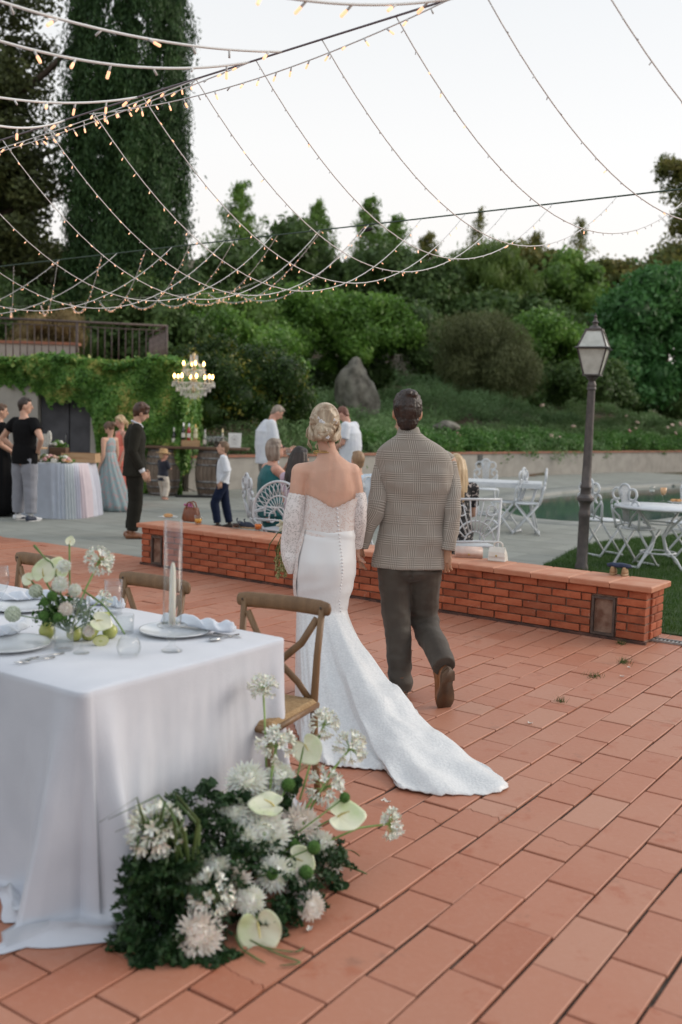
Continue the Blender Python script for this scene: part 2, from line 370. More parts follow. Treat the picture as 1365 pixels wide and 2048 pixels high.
# ------------------------------------------------------------------ grey stone patio
M_slab = pm('grey_stone_slab', (.285, .295, .27), (.215, .225, .20), 2.5, .75, .4, 50, rnd=.09, mix=(.3, .75))
patio = thing('stone_patio', None, None); tag(patio, kind='structure')
pool_wide = [p + (p - Vector((8, 23, 0))).normalized()*.5 for p in pool_loop]
sl_list = []; SLs, SLt = .62, .93
for i in range(0, 44):
    for j in range(-30, 34):
        s = 7.9 + (i+.5)*SLs; t = (j+.5+(.5 if i % 2 else 0))*SLt
        c = st(s, t)
        q = (c-W0).dot(WN)
        if q > .5 or (c.x < -3.6 and c.y > 20.9): continue
        if any(inpoly(c.x+dx*.3, c.y+dy*.3, pool_loop) for dx, dy in ((0,0),)): continue
        if inpoly(c.x, c.y, pool_wide): continue
        d = c - Vector((0, 0, EYE)); z = d.dot(_F)
        if z < 3: continue
        px = 682+FPX*d.dot(_Rr)/z
        if px < -150 or px > 1500: continue
        sl_list.append((z, c))
sl_list.sort(key=lambda a: a[0]); far = MB()
smesh = [tile_mesh(50+i, SLs-random.choice((.008, .012)), SLt-random.choice((.008, .012)), .05, .004).mesh('slab', M_slab, False) for i in range(5)]
for i, (z, c) in enumerate(sl_list):
    dz = rt.uniform(-.0015, .0015); cut = 0
    if i < 260:
        o = bpy.data.objects.new('slab', rt.choice(smesh)); link(o, patio); o.location = (c.x, c.y, dz); o.rotation_euler = (0, 0, YAW + rt.gauss(0, .002))
    else:
        q = tile_mesh(rt.random(), SLs-.011, SLt-.011, .05, .004)
        far._a([Matrix.Translation((c.x, c.y, dz)) @ Matrix.Rotation(YAW, 4, 'Z') @ Vector(v) for v in q.v], q.f)
o = far.build('distant_slabs', M_slab, patio, False); tag(o, kind='stuff')
# joint bed of the patio, kept clear of the pool
mb = MB(); NB = 60
fan = [Vector((p.x, p.y, -.012)) for p in pool_loop]
ctr = Vector((8, 23, 0)); outer = []
for p in fan:
    d = (p-ctr); d.z = 0; d.normalize(); outer.append(p + d*2.0)
mb.loft([fan, outer], False)
mb.build('joint_bed', M_joint, patio, False)
mb = MB(); mb.box((-8, 12.6, -.04), (28, 17, .05)); mb.box((14, 13.5, -.045), (22, 3, .05))
# ------------------------------------------------------------------ pool
M_cope = pm('pool_coping_stone', (.29, .295, .275), (.22, .23, .21), 3, .7, .3, 40)
M_water, nt_, b_, o_ = newmat('pool_water'); b_.inputs['Base Color'].default_value = (.055, .105, .105, 1); b_.inputs['Roughness'].default_value = .06; b_.inputs['IOR'].default_value = 1.33
geo_ = N(nt_, 'ShaderNodeNewGeometry'); nn = N(nt_, 'ShaderNodeTexNoise'); nn.inputs['Scale'].default_value = 3; nn.inputs['Detail'].default_value = 3; nt_.links.new(geo_.outputs['Position'], nn.inputs[0])
bb = N(nt_, 'ShaderNodeBump'); bb.inputs['Strength'].default_value = .05; bb.inputs['Distance'].default_value = .02; nt_.links.new(nn.outputs[0], bb.inputs['Height']); nt_.links.new(bb.outputs[0], b_.inputs['Normal'])
pool = thing('swimming_pool', None, None); tag(pool, kind='structure')
def off(P, d, z):
    out = []
    for i in range(len(P)):
        t = (P[(i+1) % len(P)]-P[i-1]).normalized(); n = Vector((t.y, -t.x, 0)); out.append(Vector((P[i].x, P[i].y, 0)) + n*d + Vector((0, 0, z)))
    return out
sgn = 1 if (off(pool_loop, 1, 0)[0]-ctr).length > (pool_loop[0]-ctr).length else -1
mb = MB(); mb.loft([off(pool_loop, -.02*sgn, -.12), off(pool_loop, -.02*sgn, .0), off(pool_loop, .02*sgn, .012), off(pool_loop, .68*sgn, .012), off(pool_loop, .70*sgn, -.02)], False); mb.build('coping', M_cope, pool)
mb = MB(); mb.loft([off(pool_loop, 0, -1.5), off(pool_loop, 0, -.05)], False); mb.build('basin_wall', pm('pool_tile', (.25, .45, .45), (.2, .38, .4), 8, .3), pool)
mb = MB(); mb._a([Vector((p.x, p.y, -.055)) for p in pool_loop], [tuple(range(len(pool_loop)))]); mb.build('water', M_water, pool, False)

# ------------------------------------------------------------------ lawn
lawn_pts = [gr(1085, 1140), gr(1110, 1122), gr(1150, 1100), gr(1200, 1086), gr(1262, 1079), gr(1330, 1074), gr(1500, 1068)]
lawn_edge = smooth_loop([(p.x, p.y) for p in lawn_pts] + [(11.5, 11), (10.5, 5), (9.5, 3.2)] + [tuple(st(7.93, t))[:2] for t in (5, 2.5, 0, -1.2, -2.3, -3.2)], 4)
lawn_edge = [p if s_of(p) > 7.93 else st(7.93, t_of(p)) for p in lawn_edge]
M_turf = pm('turf', (.028, .062, .016), (.05, .09, .022), 5, .95, 1, 90)
mb = MB(); mb.loft([[Vector((p.x, p.y, -.03)) for p in lawn_edge], [Vector((p.x, p.y, .012)) for p in lawn_edge]], False)
mb._a([Vector((p.x, p.y, .012)) for p in lawn_edge], [tuple(range(len(lawn_edge)))])
lawn = mb.build('lawn', M_turf, None, False); tag(lawn, kind='structure')
M_grass = leafmat('grass_blade', [(.03, .075, .015), (.05, .115, .022), (.085, .15, .035)], .3, .55, 3)
def blades(name, n, sampler, h=(.03, .06), wd=.004, parent=None, mat=None, lean=.5):
    P = np.array([sampler() for _ in range(n)]); a = RS.uniform(0, 2*PI, n); H_ = RS.uniform(h[0], h[1], n)
    dx = np.c_[np.cos(a), np.sin(a), np.zeros(n)]*wd/2; b = RS.uniform(0, 2*PI, n); ln = H_*RS.uniform(0, lean, n)
    tip = P + np.c_[np.cos(b)*ln, np.sin(b)*ln, H_]
    V_ = np.stack([P-dx, P+dx, tip], 1).reshape(-1, 3); return quads(name, V_, mat or M_grass, parent, 3)
lx0, lx1 = 1.9, 8.5; ly0, ly1 = 4.5, 15
def lawn_s():
    while True:
        x = random.uniform(lx0, lx1); y = random.uniform(ly0, ly1)
        if inpoly(x, y, lawn_edge): return (x, y, .01)
o = blades('lawn_grass', 150000, lawn_s, (.025, .055), .006); tag(o, 'short green lawn grass beside the patio and the brick wall', 'grass', kind='stuff')
# drain grate beside the wall end
t = thing('drain_grate', 'small slotted metal drain grate at the edge of the lawn', 'drain', gr(1350, 1287) + Vector((0, 0, .004)), YAW-PI/2)
mb = MB(); mb.box((0, .045, .006), (.9, .012, .014)); mb.box((0, -.045, .006), (.9, .012, .014)); mb.build('frame', pm('galvanised', (.42, .43, .42), (.3, .3, .3), 20, .5, metal=.6), t, False)
mb = MB(); mb.box((0, 0, .004), (.012, .08, .008)); bar_me = mb.mesh('bar', bpy.data.materials['galvanised'], False)
for i in range(30): o = link(bpy.data.objects.new('bar', bar_me), t); o.location = (-.44+i*.0303, 0, 0)
# grass tufts in the joints
def tuft(px, py, n, r, label):
    c = gr(px, py)
    def s_(): return (c.x+random.gauss(0, r)*SA.x, c.y+random.gauss(0, r)*SA.y, -.004)
    o = blades('grass_tuft', n, s_, (.015, .05), .004, None, leafmat('weed_blade' + str(n), [(.05, .06, .02), (.07, .12, .03), (.10, .12, .05)], .3), 1.2); tag(o, label, 'weed', 'tufts of grass in the paving joints')
tuft(1250, 1326, 90, .035, 'grass tuft in a paving joint near the wall end light')
tuft(1190, 1353, 60, .05, 'dry dark tuft in an open joint between terracotta tiles')
tuft(1122, 1403, 50, .025, 'tiny green tuft beside the pale round stain on a tile')
tuft(1243, 1288, 70, .03, 'small weeds at the foot of the recessed wall light')

# ------------------------------------------------------------------ brick bench wall
M_brick = pm('red_brick', (.32, .072, .028), (.41, .12, .055), 9, .8, .5, 70, rnd=.22, mix=(.35, .7))
M_mort = pm('wall_mortar', (.15, .075, .05), (.27, .18, .135), 12, .95, .6, 90)
M_cap = pm('coping_tile', (.49, .195, .11), (.54, .265, .165), 7, .6, .25, 60, rnd=.06)
def lime(m):
    nt = m.node_tree; L = nt.links.new; b = nt.nodes['Principled BSDF']; src = b.inputs['Base Color'].links[0].from_socket; g_ = N(nt, 'ShaderNodeNewGeometry')
    for sc_, a_, b_2, col, fac in ((7, .62, .72, (.50, .40, .33), .5), (26, .64, .74, (.52, .44, .38), .45), (4, .60, .72, (.12, .035, .018), .6)):
        n = N(nt, 'ShaderNodeTexNoise'); n.inputs['Scale'].default_value = sc_; n.inputs['Detail'].default_value = 6; n.inputs['Roughness'].default_value = .7; L(g_.outputs['Position'], n.inputs[0])
        r = N(nt, 'ShaderNodeMapRange'); r.inputs[1].default_value = a_; r.inputs[2].default_value = b_2; r.inputs[4].default_value = fac; L(n.outputs[0], r.inputs[0]); x = N(nt, 'ShaderNodeMix', data_type='RGBA'); L(r.outputs[0], x.inputs[0]); L(src, x.inputs[6]); x.inputs[7].default_value = c4(col); src = x.outputs[2]
    L(src, b.inputs['Base Color'])
lime(M_brick)
wl = thing('brick_wall', 'low red brick seat wall with terracotta coping crossing the terrace', 'wall')
A = Vector((-2.14, 10.66, 0)); B = Vector((2.33, 7.42, 0)); LW = (B-A).length; wd_ = (B-A).normalized(); wn = Vector((-wd_.y, wd_.x, 0)); wang = math.atan2(wd_.y, wd_.x)
if wn.y < 0: wn = -wn
WT = .36
def wp(u, d, z): return A + wd_*u + wn*d + Vector((0, 0, z))
mb = MB(); c = wp(LW/2, WT/2, .205); mb.box(c, (LW-.016, WT-.016, .40), wang); mb.build('mortar_core', M_mort, wl, False)
BL, BH, NR = .25, .0635, 6; lights_u = [(.155, .155+.17), (LW-.435, LW-.235)]
bm_v = []
for i in range(4):
    q = MB(); q.bbox((0, 0, 0), (BL-.012, .10, BH-.010), .0035); q.v = [(v[0]+random.uniform(-.0015, .0015), v[1]+random.uniform(-.002, .002), v[2]+random.uniform(-.001, .001)) for v in q.v]; bm_v.append(q.mesh('brick', M_brick, False))
rb = random.Random(5)
def brick(u, d, z, sx, rot):
    o = bpy.data.objects.new('brick', rb.choice(bm_v)); link(o, wl); o.location = wp(u, d, z); o.scale = (sx, 1, 1); o.rotation_euler = (0, 0, rot + rb.gauss(0, .003))
for r in range(NR):
    z = .02+BH*(r+.5); u = -(BL/2 if r % 2 else 0)
    while u < LW-.01:
        a, b_e = max(u, 0), min(u+BL, LW)
        if LW-b_e < .07: b_e = LW
        segs = [(a, b_e)]
        if r < 5:
            for l0, l1 in lights_u:
                ns = []
                for (x0, x1) in segs:
                    if x1 <= l0 or x0 >= l1: ns.append((x0, x1))
                    else:
                        if l0-x0 > .02: ns.append((x0, l0))
                        if x1-l1 > .02: ns.append((l1, x1))
                segs = ns
        for (x0, x1) in segs:
            if x1-x0 > .03:
                sc_ = (x1-x0-.012)/(BL-.012); brick((x0+x1)/2, .042+rb.uniform(-.004, .003), z, sc_, wang)
        u += BL
        if LW-u < .07: break
    for end, uu in ((0, .042), (1, LW-.042)):
        for (d0, d1) in (((.094, .23), (.23, .36)) if r % 2 else ((.094, .17), (.17, .36))):
            brick(uu, (d0+d1)/2, z, (d1-d0-.012)/(BL-.012), wang+PI/2)
mb = MB(); mb.box(wp(LW/2, WT-.001, .21), (LW-.02, .012, .36), wang); mb.build('rear_brick_face', M_brick, wl, False)
mb = MB(); mb.box(wp(LW/2, -.004, .008), (LW+.02, .03, .024), wang); mb.build('plinth', pm('dark_plinth', (.05, .03, .025), (.13, .06, .045), 12, .9, .5, 60), wl, False)  # foot strip coloured much darker than the bricks above it
ncap = 17; cl = (LW+.09)/ncap
q = MB(); q.loft([[Vector((x, y, z)) for x, y in ((-cl/2+.003+i, -.225+i), (cl/2-.003-i, -.225+i), (cl/2-.003-i, .225-i), (-cl/2+.003+i, .225-i))] for z, i in ((-.024, .006), (-.018, 0), (.014, 0), (.021, .004), (.024, .012))], True)
cme = q.mesh('coping_slab', M_cap, False)
for i in range(ncap):
    o = link(bpy.data.objects.new('coping_slab', cme), wl); o.location = wp(-.045+(i+.5)*cl, .185, .425+rb.uniform(-.001, .001)); o.rotation_euler = (0, 0, wang+rb.gauss(0, .003))
M_frame = pm('aged_bronze_frame', (.075, .058, .052), (.12, .09, .075), 20, .55, .3, 60, metal=.3)
M_lens = pm('dusty_lamp_glass', (.10, .12, .10), (.33, .37, .32), 9, .35, mix=(.42, .62), spec=.3)
M_lens2 = pm('dark_lamp_plate', (.085, .07, .06), (.16, .13, .11), 14, .4)
for k, (l0, l1) in enumerate(lights_u):
    L_ = thing('recessed_light', ('closed brown metal recessed light at left end of brick wall', 'recessed wall light with dusty glass at right end of brick wall')[k], 'light', wp((l0+l1)/2, .0, .175), wang)
    hw = (l1-l0)/2-.006; mb = MB()
    for sx in (-1, 1): mb.box((sx*(hw-.009), .02, 0), (.018, .07, .30))
    for sz in (-1, 1): mb.box((0, .0205, sz*(.141)), (2*hw-.036, .068, .018))
    mb.build('frame', M_frame, L_, False)
    mb = MB(); mb.box((0, .035, 0), (2*hw-.034, .03, .266)); mb.build('lens', M_lens if k else M_lens2, L_, False)

# ------------------------------------------------------------------ retaining wall behind the pool
M_ret = pm('retaining_render', (.36, .34, .31), (.29, .275, .25), 3, .9, .3, 30)
M_retcap = pm('terracotta_capping', (.36, .16, .10), (.28, .13, .09), 5, .85)
rw = thing('retaining_wall', 'long grey rendered retaining wall with thin terracotta capping behind the pool', 'wall')
def rpath(u): p = W0 + WD*u; return p + WN*roff(u)
us = [0+i*1.5 for i in range(34)]
def wallring(u, w2, z0, z1):
    p = rpath(u); n = WN; return [p - n*w2 + Vector((0, 0, z0)), p + n*w2 + Vector((0, 0, z0)), p + n*w2 + Vector((0, 0, z1)), p - n*w2 + Vector((0, 0, z1))]
mb = MB(); mb.loft([wallring(u, .15, -.3, .70) for u in us], True); mb.build('render_face', M_ret, rw, False)
mb = MB(); mb.loft([wallring(u, .19, .70, .745) for u in us], True); mb.build('capping', M_retcap, rw, False)
mb = MB(); mb.box(rpath(10.9)-WN*.16+Vector((0, 0, .53)), (.2, .05, .28), math.atan2(WD.y, WD.x)); mb.build('vent_box', pm('vent_grey', (.09, .10, .095), (.05, .05, .05), 20, .7), rw, False)
# ------------------------------------------------------------------ foliage
def crown_pts(c, rad, nsub, sub, n, seed, fill=.25, flat=.0, ymin=-1):
    """leaf positions on many small lobes spread over an ellipsoid; returns (points, outward, lobes)"""
    rs = np.random.RandomState(seed); c = np.array(c); rad = np.array(rad)
    d = rs.normal(size=(nsub, 3)); d /= np.linalg.norm(d, axis=1)[:, None]; d[:, 2] = np.where(d[:, 2] < -.55, -d[:, 2], d[:, 2])
    L_ = c + d*rad*rs.uniform(.5, 1.0, (nsub, 1)); sr = sub*rs.uniform(.6, 1.35, nsub)
    idx = rs.choice(nsub, n, p=(sr**2)/np.sum(sr**2)); q = rs.normal(size=(n, 3)); q /= np.linalg.norm(q, axis=1)[:, None]
    rr = np.where(rs.rand(n) < fill, rs.uniform(.3, .9, n), rs.uniform(.85, 1.12, n)) + (rs.rand(n) < .15)*rs.uniform(0, .55, n)
    return L_[idx] + q*(sr[idx]*rr)[:, None]*np.array([1, 1, .85]), q, (L_, sr)
def leafcloud(name, P, Q, size, mat, parent=None, aspect=.5, up=0.0, seed=1, out=.6):
    rs = np.random.RandomState(seed); n = len(P)
    nr = Q*out + rs.normal(size=(n, 3))*.6; nr /= np.linalg.norm(nr, axis=1)[:, None]
    a = rs.normal(size=(n, 3)); a[:, 2] += up*3; a -= nr*np.sum(a*nr, 1)[:, None]; a /= np.linalg.norm(a, axis=1)[:, None]; b = np.cross(nr, a)
    s = (size*rs.uniform(.6, 1.4, n))[:, None]
    V_ = np.stack([P-a*s*.5, P+b*s*aspect*.5, P+a*s*.5, P-b*s*aspect*.5], 1).reshape(-1, 3)
    return quads(name, V_, mat, parent, 4)
M_bark = pm('grey_brown_bark', (.075, .055, .04), (.13, .10, .075), 8, .95, .8, 25, stretch=(1, 1, .25))
def trunk(mb, base, top, r, seed=0, limbs=5, spread=.5):
    rnd = random.Random(seed); base = Vector(base); top = Vector(top); h = (top-base).length
    pts = [base.lerp(top, k/6) + Vector((rnd.gauss(0, .02), rnd.gauss(0, .02), 0))*h*(.3 if 0 < k < 6 else 0) for k in range(7)]
    mb.tube(pts, [r*(1-.75*k/6)*(1.35 if k == 0 else 1) for k in range(7)], 8)
    for i in range(limbs):
        s = pts[2+i % 4]; a = rnd.uniform(0, 2*PI); l = h*rnd.uniform(.25, .5)*spread*1.6
        e = s + Vector((math.cos(a)*l, math.sin(a)*l, l*rnd.uniform(.4, .9))); m_ = s.lerp(e, .5)+Vector((0, 0, -.06*l))
        mb.tube([s, m_, e], [r*.4, r*.27, r*.1], 6)
def tree(name, label, base, crowns, mat, size, seed, trunk_top=None, r=.2, group=None, cat='tree', aspect=.5, up=0, core=True, limbs=5, out=.6):
    base = Vector((base[0], base[1], hill(base[0], base[1])-.1 if len(base) == 2 else base[2]))
    t = thing(name, label, cat, base, 0, group); PP, QQ, CC = [], [], []
    for i, (c, rad, nsub, sub, n) in enumerate(crowns):
        p, q, l = crown_pts(c, rad, nsub, sub, n, seed*31+i); PP.append(p - np.array(base)); QQ.append(q); CC.append(l)
    leafcloud('crown' if cat == 'tree' else 'foliage', np.concatenate(PP), np.concatenate(QQ), size, mat, t, aspect, up, seed, out)
    if core:
        mb = MB()
        for L_, sr in CC:
            for p, s in zip(L_, sr): mb.ell(Vector(p)-base, (s*.78, s*.78, s*.7), 7, 5)
        mb.build('inner_foliage', mat, t)
    if trunk_top is not None:
        mb = MB(); trunk(mb, (0, 0, 0), Vector(trunk_top)-base, r, seed, limbs); mb.build('trunk', M_bark, t)
    return t
G_laurel = leafmat('laurel_leaf', [(0.064, 0.134, 0.026), (0.109, 0.226, 0.042), (0.166, 0.317, 0.060), (0.256, 0.415, 0.096)], .35, .4, .9)
G_dark = leafmat('dark_evergreen_leaf', [(0.054, 0.087, 0.031), (0.087, 0.154, 0.046), (0.150, 0.238, 0.067)], .3, .55, .8)
G_mid = leafmat('mid_green_leaf', [(0.087, 0.154, 0.037), (0.150, 0.273, 0.061), (0.260, 0.403, 0.084)], .35, .55, .7)
G_autumn = leafmat('olive_gold_leaf', [(.07, .10, .03), (.12, .155, .045), (.21, .21, .06), (.30, .24, .08)], .4, .55, .5)
G_bamboo = leafmat('bamboo_leaf', [(.09, .15, .035), (.14, .22, .05), (.21, .29, .08)], .4, .5, .6)
G_broom = leafmat('grey_green_needle', [(0.062, 0.077, 0.031), (0.113, 0.132, 0.054), (0.191, 0.214, 0.098)], .25, .7, .8)
G_cyp = leafmat('cypress_foliage', [(.018, .050, .016), (.038, .092, .026), (.075, .150, .045)], .2, .6, 1.2)
G_oak = leafmat('holm_oak_leaf', [(0.061, 0.077, 0.031), (0.101, 0.126, 0.046), (0.184, 0.210, 0.074)], .3, .5, .7)
G_ivy = leafmat('ivy_leaf', [(0.046, 0.105, 0.024), (0.092, 0.222, 0.042), (0.173, 0.327, 0.068), (0.576, 0.522, 0.163)], .25, .45, 2.2)
G_cover = leafmat('ground_cover_leaf', [(0.102, 0.190, 0.074), (0.176, 0.294, 0.118), (0.276, 0.420, 0.203)], .3, .6, .8)
G_rose = leafmat('rose_leaf', [(0.052, 0.118, 0.029), (0.086, 0.209, 0.047), (0.145, 0.288, 0.068)], .3, .5, 1.5)
def C(px, py, Y, rx, ry=None, rz=None, nsub=24, sub=None, n=8000):   # a crown seen at a pixel; radii in metres
    p = at(px, py, Y); ry = ry or rx; rz = rz or rx
    return ((p.x, p.y, p.z), (rx, ry, rz), nsub, sub or rx*.38, n)
def m(px, Y): return px/FPX*Y
# far belt of woodland
def far_tree(label, px, ytop, ybot, wpx, Y, mat, seed, n=9000, size=.3, nsub=26, name='broadleaf_tree', grp=None, up=0, aspect=.6, shape='round'):
    top, bot = at(px, ytop, Y), at(px, ybot, Y); h = top.z-bot.z; rx = m(wpx/2, Y)
    base = (bot.x, bot.y, hill(bot.x, bot.y)-.1)
    if shape == 'cone':
        rs = np.random.RandomState(seed); nb = int(110); P, Q = [], []
        for k in range(nb):
            f = (k+rs.rand())/nb; a = rs.uniform(0, 2*PI); Lb = rx*(1.12-f)*rs.uniform(.45, 1.1); z = h*f; cnt = max(12, int(n/nb*(1.5-f)))
            r_ = rs.rand(cnt)**.6*Lb; sp = .08+.12*(1-f)
            P.append(np.c_[np.cos(a)*r_, np.sin(a)*r_, z - .12*r_+.35*r_**2/max(Lb, .1)] + rs.normal(size=(cnt, 3))*sp*np.array([1, 1, 1.3])); Q.append(np.tile([[math.cos(a)*.5, math.sin(a)*.5, .8]], (cnt, 1)))
        t = thing(name, label, 'tree', (bot.x, bot.y, bot.z), 0, grp); leafcloud('crown', np.concatenate(P), np.concatenate(Q), size*.8, mat, t, .3, .5, seed, .5)
        mb = MB(); mb.tube([(0, 0, base[2]-bot.z), (0, 0, h*.5), (0, 0, h*.98)], [.16, .09, .02], 6); mb.build('trunk', M_bark, t); return t
    return tree(name, label, base, [((bot.x, bot.y, (top.z+bot.z)/2), (rx, rx*.8, h/2), nsub+14, min(rx, h/2)*.31, n)], mat, size, seed, (bot.x, bot.y, bot.z+h*.5), r=.18, group=grp, aspect=aspect, up=up)
FT = [
 # label, px, ytop, ybot, wpx, Y, mat, n, size, name, shape
 ('feathery light green conifer rising right of the tall cypress', 478, 368, 640, 250, 56, G_mid, 13000, .30, 'conifer_tree', 'cone'),
 ('dark conifer spire above the bright laurel bushes', 632, 408, 640, 200, 58, G_mid, 12000, .30, 'conifer_tree', 'cone'),
 ('tallest dark conifer spire near the centre of the tree line', 735, 398, 640, 200, 58, G_mid, 12000, .30, 'conifer_tree', 'cone'),
 ('shorter dark conifer standing just right of the tallest central one', 786, 436, 640, 180, 57, G_mid, 10000, .30, 'conifer_tree', 'cone'),
 ('small feathery conifer left of the first central spire', 560, 455, 640, 180, 57, G_mid, 9000, .28, 'conifer_tree', 'cone'),
 ('low feathery conifer right of the central spires', 850, 470, 640, 180, 57, G_autumn, 9000, .28, 'conifer_tree', 'cone'),
 ('pale feathery conifer between bamboo and lamp', 1065, 470, 640, 170, 60, G_autumn, 8000, .28, 'conifer_tree', 'cone'),
 ('slim sparse pale conifer over the bamboo thicket', 950, 420, 640, 130, 66, G_autumn, 4500, .28, 'conifer_tree', 'cone'),
 ('wispy pale conifer at the right of the tree line', 1152, 440, 640, 160, 66, G_autumn, 4500, .28, 'conifer_tree', 'cone'),
 ('dark broad tree just right of the cypress base', 455, 505, 740, 190, 44, G_dark, 16000, .26, 'broadleaf_tree', 'round'),
 ('dense dark tree behind the bright laurel bushes', 590, 470, 720, 190, 50, G_dark, 16000, .28, 'broadleaf_tree', 'round'),
 ('dense dark tree left of the bamboo thicket', 760, 490, 740, 180, 50, G_dark, 16000, .28, 'broadleaf_tree', 'round'),
 ('dark rounded tree behind the grey broom bush', 860, 520, 740, 150, 48, G_dark, 12000, .28, 'broadleaf_tree', 'round'),
 ('gold tinted tree right of the bamboo thicket', 1050, 492, 720, 150, 56, G_autumn, 13000, .28, 'broadleaf_tree', 'round'),
 ('dark green tree behind the street lamp', 1140, 520, 760, 180, 52, G_mid, 15000, .28, 'broadleaf_tree', 'round'),
 ('gold topped tree between lamp and right edge', 1235, 512, 720, 130, 58, G_autumn, 11000, .28, 'broadleaf_tree', 'round'),
 ('olive tree at the right edge of the tree line', 1335, 490, 720, 150, 60, G_autumn, 12000, .28, 'broadleaf_tree', 'round'),
 ('dark understorey tree behind the lamp head', 1090, 600, 800, 170, 46, G_dark, 13000, .26, 'broadleaf_tree', 'round'),
 ('dark understorey tree in the middle of the slope', 960, 590, 790, 190, 47, G_dark, 13000, .26, 'broadleaf_tree', 'round'),
]
for i, (lab, px, y0, y1, wpx, Y, mt, n, sz, nm, sh) in enumerate(FT):
    far_tree(lab, px, y0, y1, wpx, Y, mt, 100+i, n, sz, 26, nm, 'trees on the wooded slope', shape=sh)
# bamboo
tree('bamboo_thicket', 'light green bamboo thicket in front of the far tree line', (at(975, 640, 50).x, 50), [C(975, 580, 50, 1.9, 1.5, 2.0, 30, .8, 15000), C(905, 610, 50, 1.0, 1, 1.5, 10, .6, 5000), C(1030, 600, 50, .9, 1, 1.5, 10, .6, 5000)], G_bamboo, .30, 31, None, cat='bamboo', up=1.2, aspect=.22)
# nearer bushes on the slope
def bush(label, crowns, mat, size, seed, name='bush', up=0, aspect=.5, cat='bush', grp='bushes on the slope', core=True):
    c = crowns[0][0]; return tree(name, label, (c[0], c[1]), crowns, mat, size, seed, None, cat=cat, up=up, aspect=aspect, group=grp, core=core)
bush('bright green rounded laurel bush in the middle of the slope', [C(600, 655, 36, 1.5, 1.3, 1.15, 30, .55, 16000), C(560, 690, 35, 1.0, 1, .8, 14, .45, 7000)], G_laurel, .17, 41)
bush('second bright green laurel bush left of the broom bush', [C(720, 650, 37, 1.6, 1.3, 1.05, 30, .55, 16000), C(785, 690, 37, .9, 1, .9, 14, .45, 7000), C(690, 710, 36, 1.0, .9, .8, 12, .4, 6000)], G_laurel, .17, 42)
bush('big round grey green broom bush with fine twigs', [C(965, 722, 34, 1.65, 1.4, 1.35, 36, .6, 42000), C(1020, 745, 34, 1.0, 1, .9, 14, .5, 9000)], G_broom, .16, 43, aspect=.14, up=.8, core=False)
bush('bright green bush between broom bush and lamp', [C(1105, 690, 38, 1.1, 1, 1.0, 22, .5, 12000), C(1060, 660, 40, .8, .8, .6, 10, .4, 5000)], G_laurel, .17, 44)
bush('dark hedge mass at the middle of the slope', [C(840, 700, 38, 1.1, 1, 1.3, 16, .6, 9000), C(690, 760, 38, 1.6, 1, .7, 16, .5, 8000), C(1130, 780, 37, 1.5, 1, .8, 16, .5, 8000)], G_dark, .17, 45)
bush('low dark hedge right of the broom bush', [C(1190, 775, 39, 1.8, 1, .9, 20, .5, 9000), C(1320, 800, 42, 2.0, 1, 1.0, 20, .5, 9000)], G_dark, .17, 46)
tree('broadleaf_tree', 'large leafy green tree filling the right side behind the lamp', (at(1300, 800, 43).x, 43), [C(1300, 640, 43, 1.95, 1.9, 1.75, 34, .8, 22000), C(1350, 600, 44, 1.7, 1.7, 1.3, 16, .65, 9000), C(1245, 700, 42.5, 1.4, 1.3, 1.0, 16, .65, 8000), C(1340, 740, 42, 1.7, 1.3, 1.2, 18, .65, 10000), C(1270, 775, 41.5, 1.6, 1.2, .8, 16, .6, 8000), C(1205, 745, 42, 1.1, 1, .9, 10, .5, 5000)], leafmat('plane_leaf', [(.045, .125, .040), (.075, .205, .058), (.13, .29, .09)], .35, .45, .9), .26, 47, None, group='trees on the wooded slope')
# sparse tall tree at the right edge
tree('broadleaf_tree', 'tall thin leaved tree poking in at the upper right edge', (at(1400, 700, 46).x, 46), [C(1345, 350, 46, .8, .8, .8, 12, .35, 1500), C(1385, 400, 46, 1.3, 1, 2.2, 20, .5, 3800), C(1375, 480, 46, .9, .9, 1.0, 10, .4, 1600)], G_autumn, .17, 48, tuple(at(1380, 400, 46)), r=.12, group='trees on the wooded slope', core=False)
# bushes on the left beside the bar
bush('large dark pittosporum bush with yellow tips behind the chandelier', [C(470, 790, 23.5, 1.35, 1.0, 1.15, 34, .42, 22000), C(540, 800, 24, .8, .8, 1.0, 14, .36, 8000), C(420, 720, 24, .8, .8, .55, 12, .3, 6000)], leafmat('pittosporum_leaf', [(.018, .040, .010), (.032, .070, .015), (.055, .105, .02), (.42, .36, .05)], .3, .45, 1.6), .10, 51)
bush('bright leafy bush crowning the left slope', [C(440, 690, 27, 1.0, 1, .75, 22, .4, 12000), C(520, 720, 27.5, 1.0, 1, .7, 18, .4, 9000), C(575, 770, 27.5, .55, .7, .8, 10, .35, 5000)], G_laurel, .12, 52)
bush('dark shrub mass filling the gap right of the railing', [C(400, 660, 29, 1.1, 1, .8, 20, .45, 9000), C(350, 690, 29, 1.0, 1, .9, 16, .45, 7000), C(480, 650, 31, 1.5, 1, .8, 18, .5, 8000)], G_mid, .15, 53)
bush('dark hedge behind the terrace railing', [((-9.5, 26.5, 3.6), (2.2, 1, 1.5), 26, .6, 13000), ((-6.2, 26.0, 3.5), (2.0, 1, 1.5), 26, .6, 13000), ((-12.8, 26.5, 3.8), (2.0, 1, 1.6), 20, .6, 8000), ((-4.3, 25.6, 3.2), (.9, .9, 1.2), 12, .45, 5000)], G_dark, .16, 54)
bush('dry brown grass clump behind the terrace railing', [C(110, 690, 24.4, .95, .6, .75, 22, .35, 9000)], leafmat('dry_grass_leaf', [(0.158, 0.117, 0.057), (0.293, 0.225, 0.106), (0.405, 0.310, 0.155)], .3, .8, 1.5), .16, 55, up=1.5, aspect=.1)
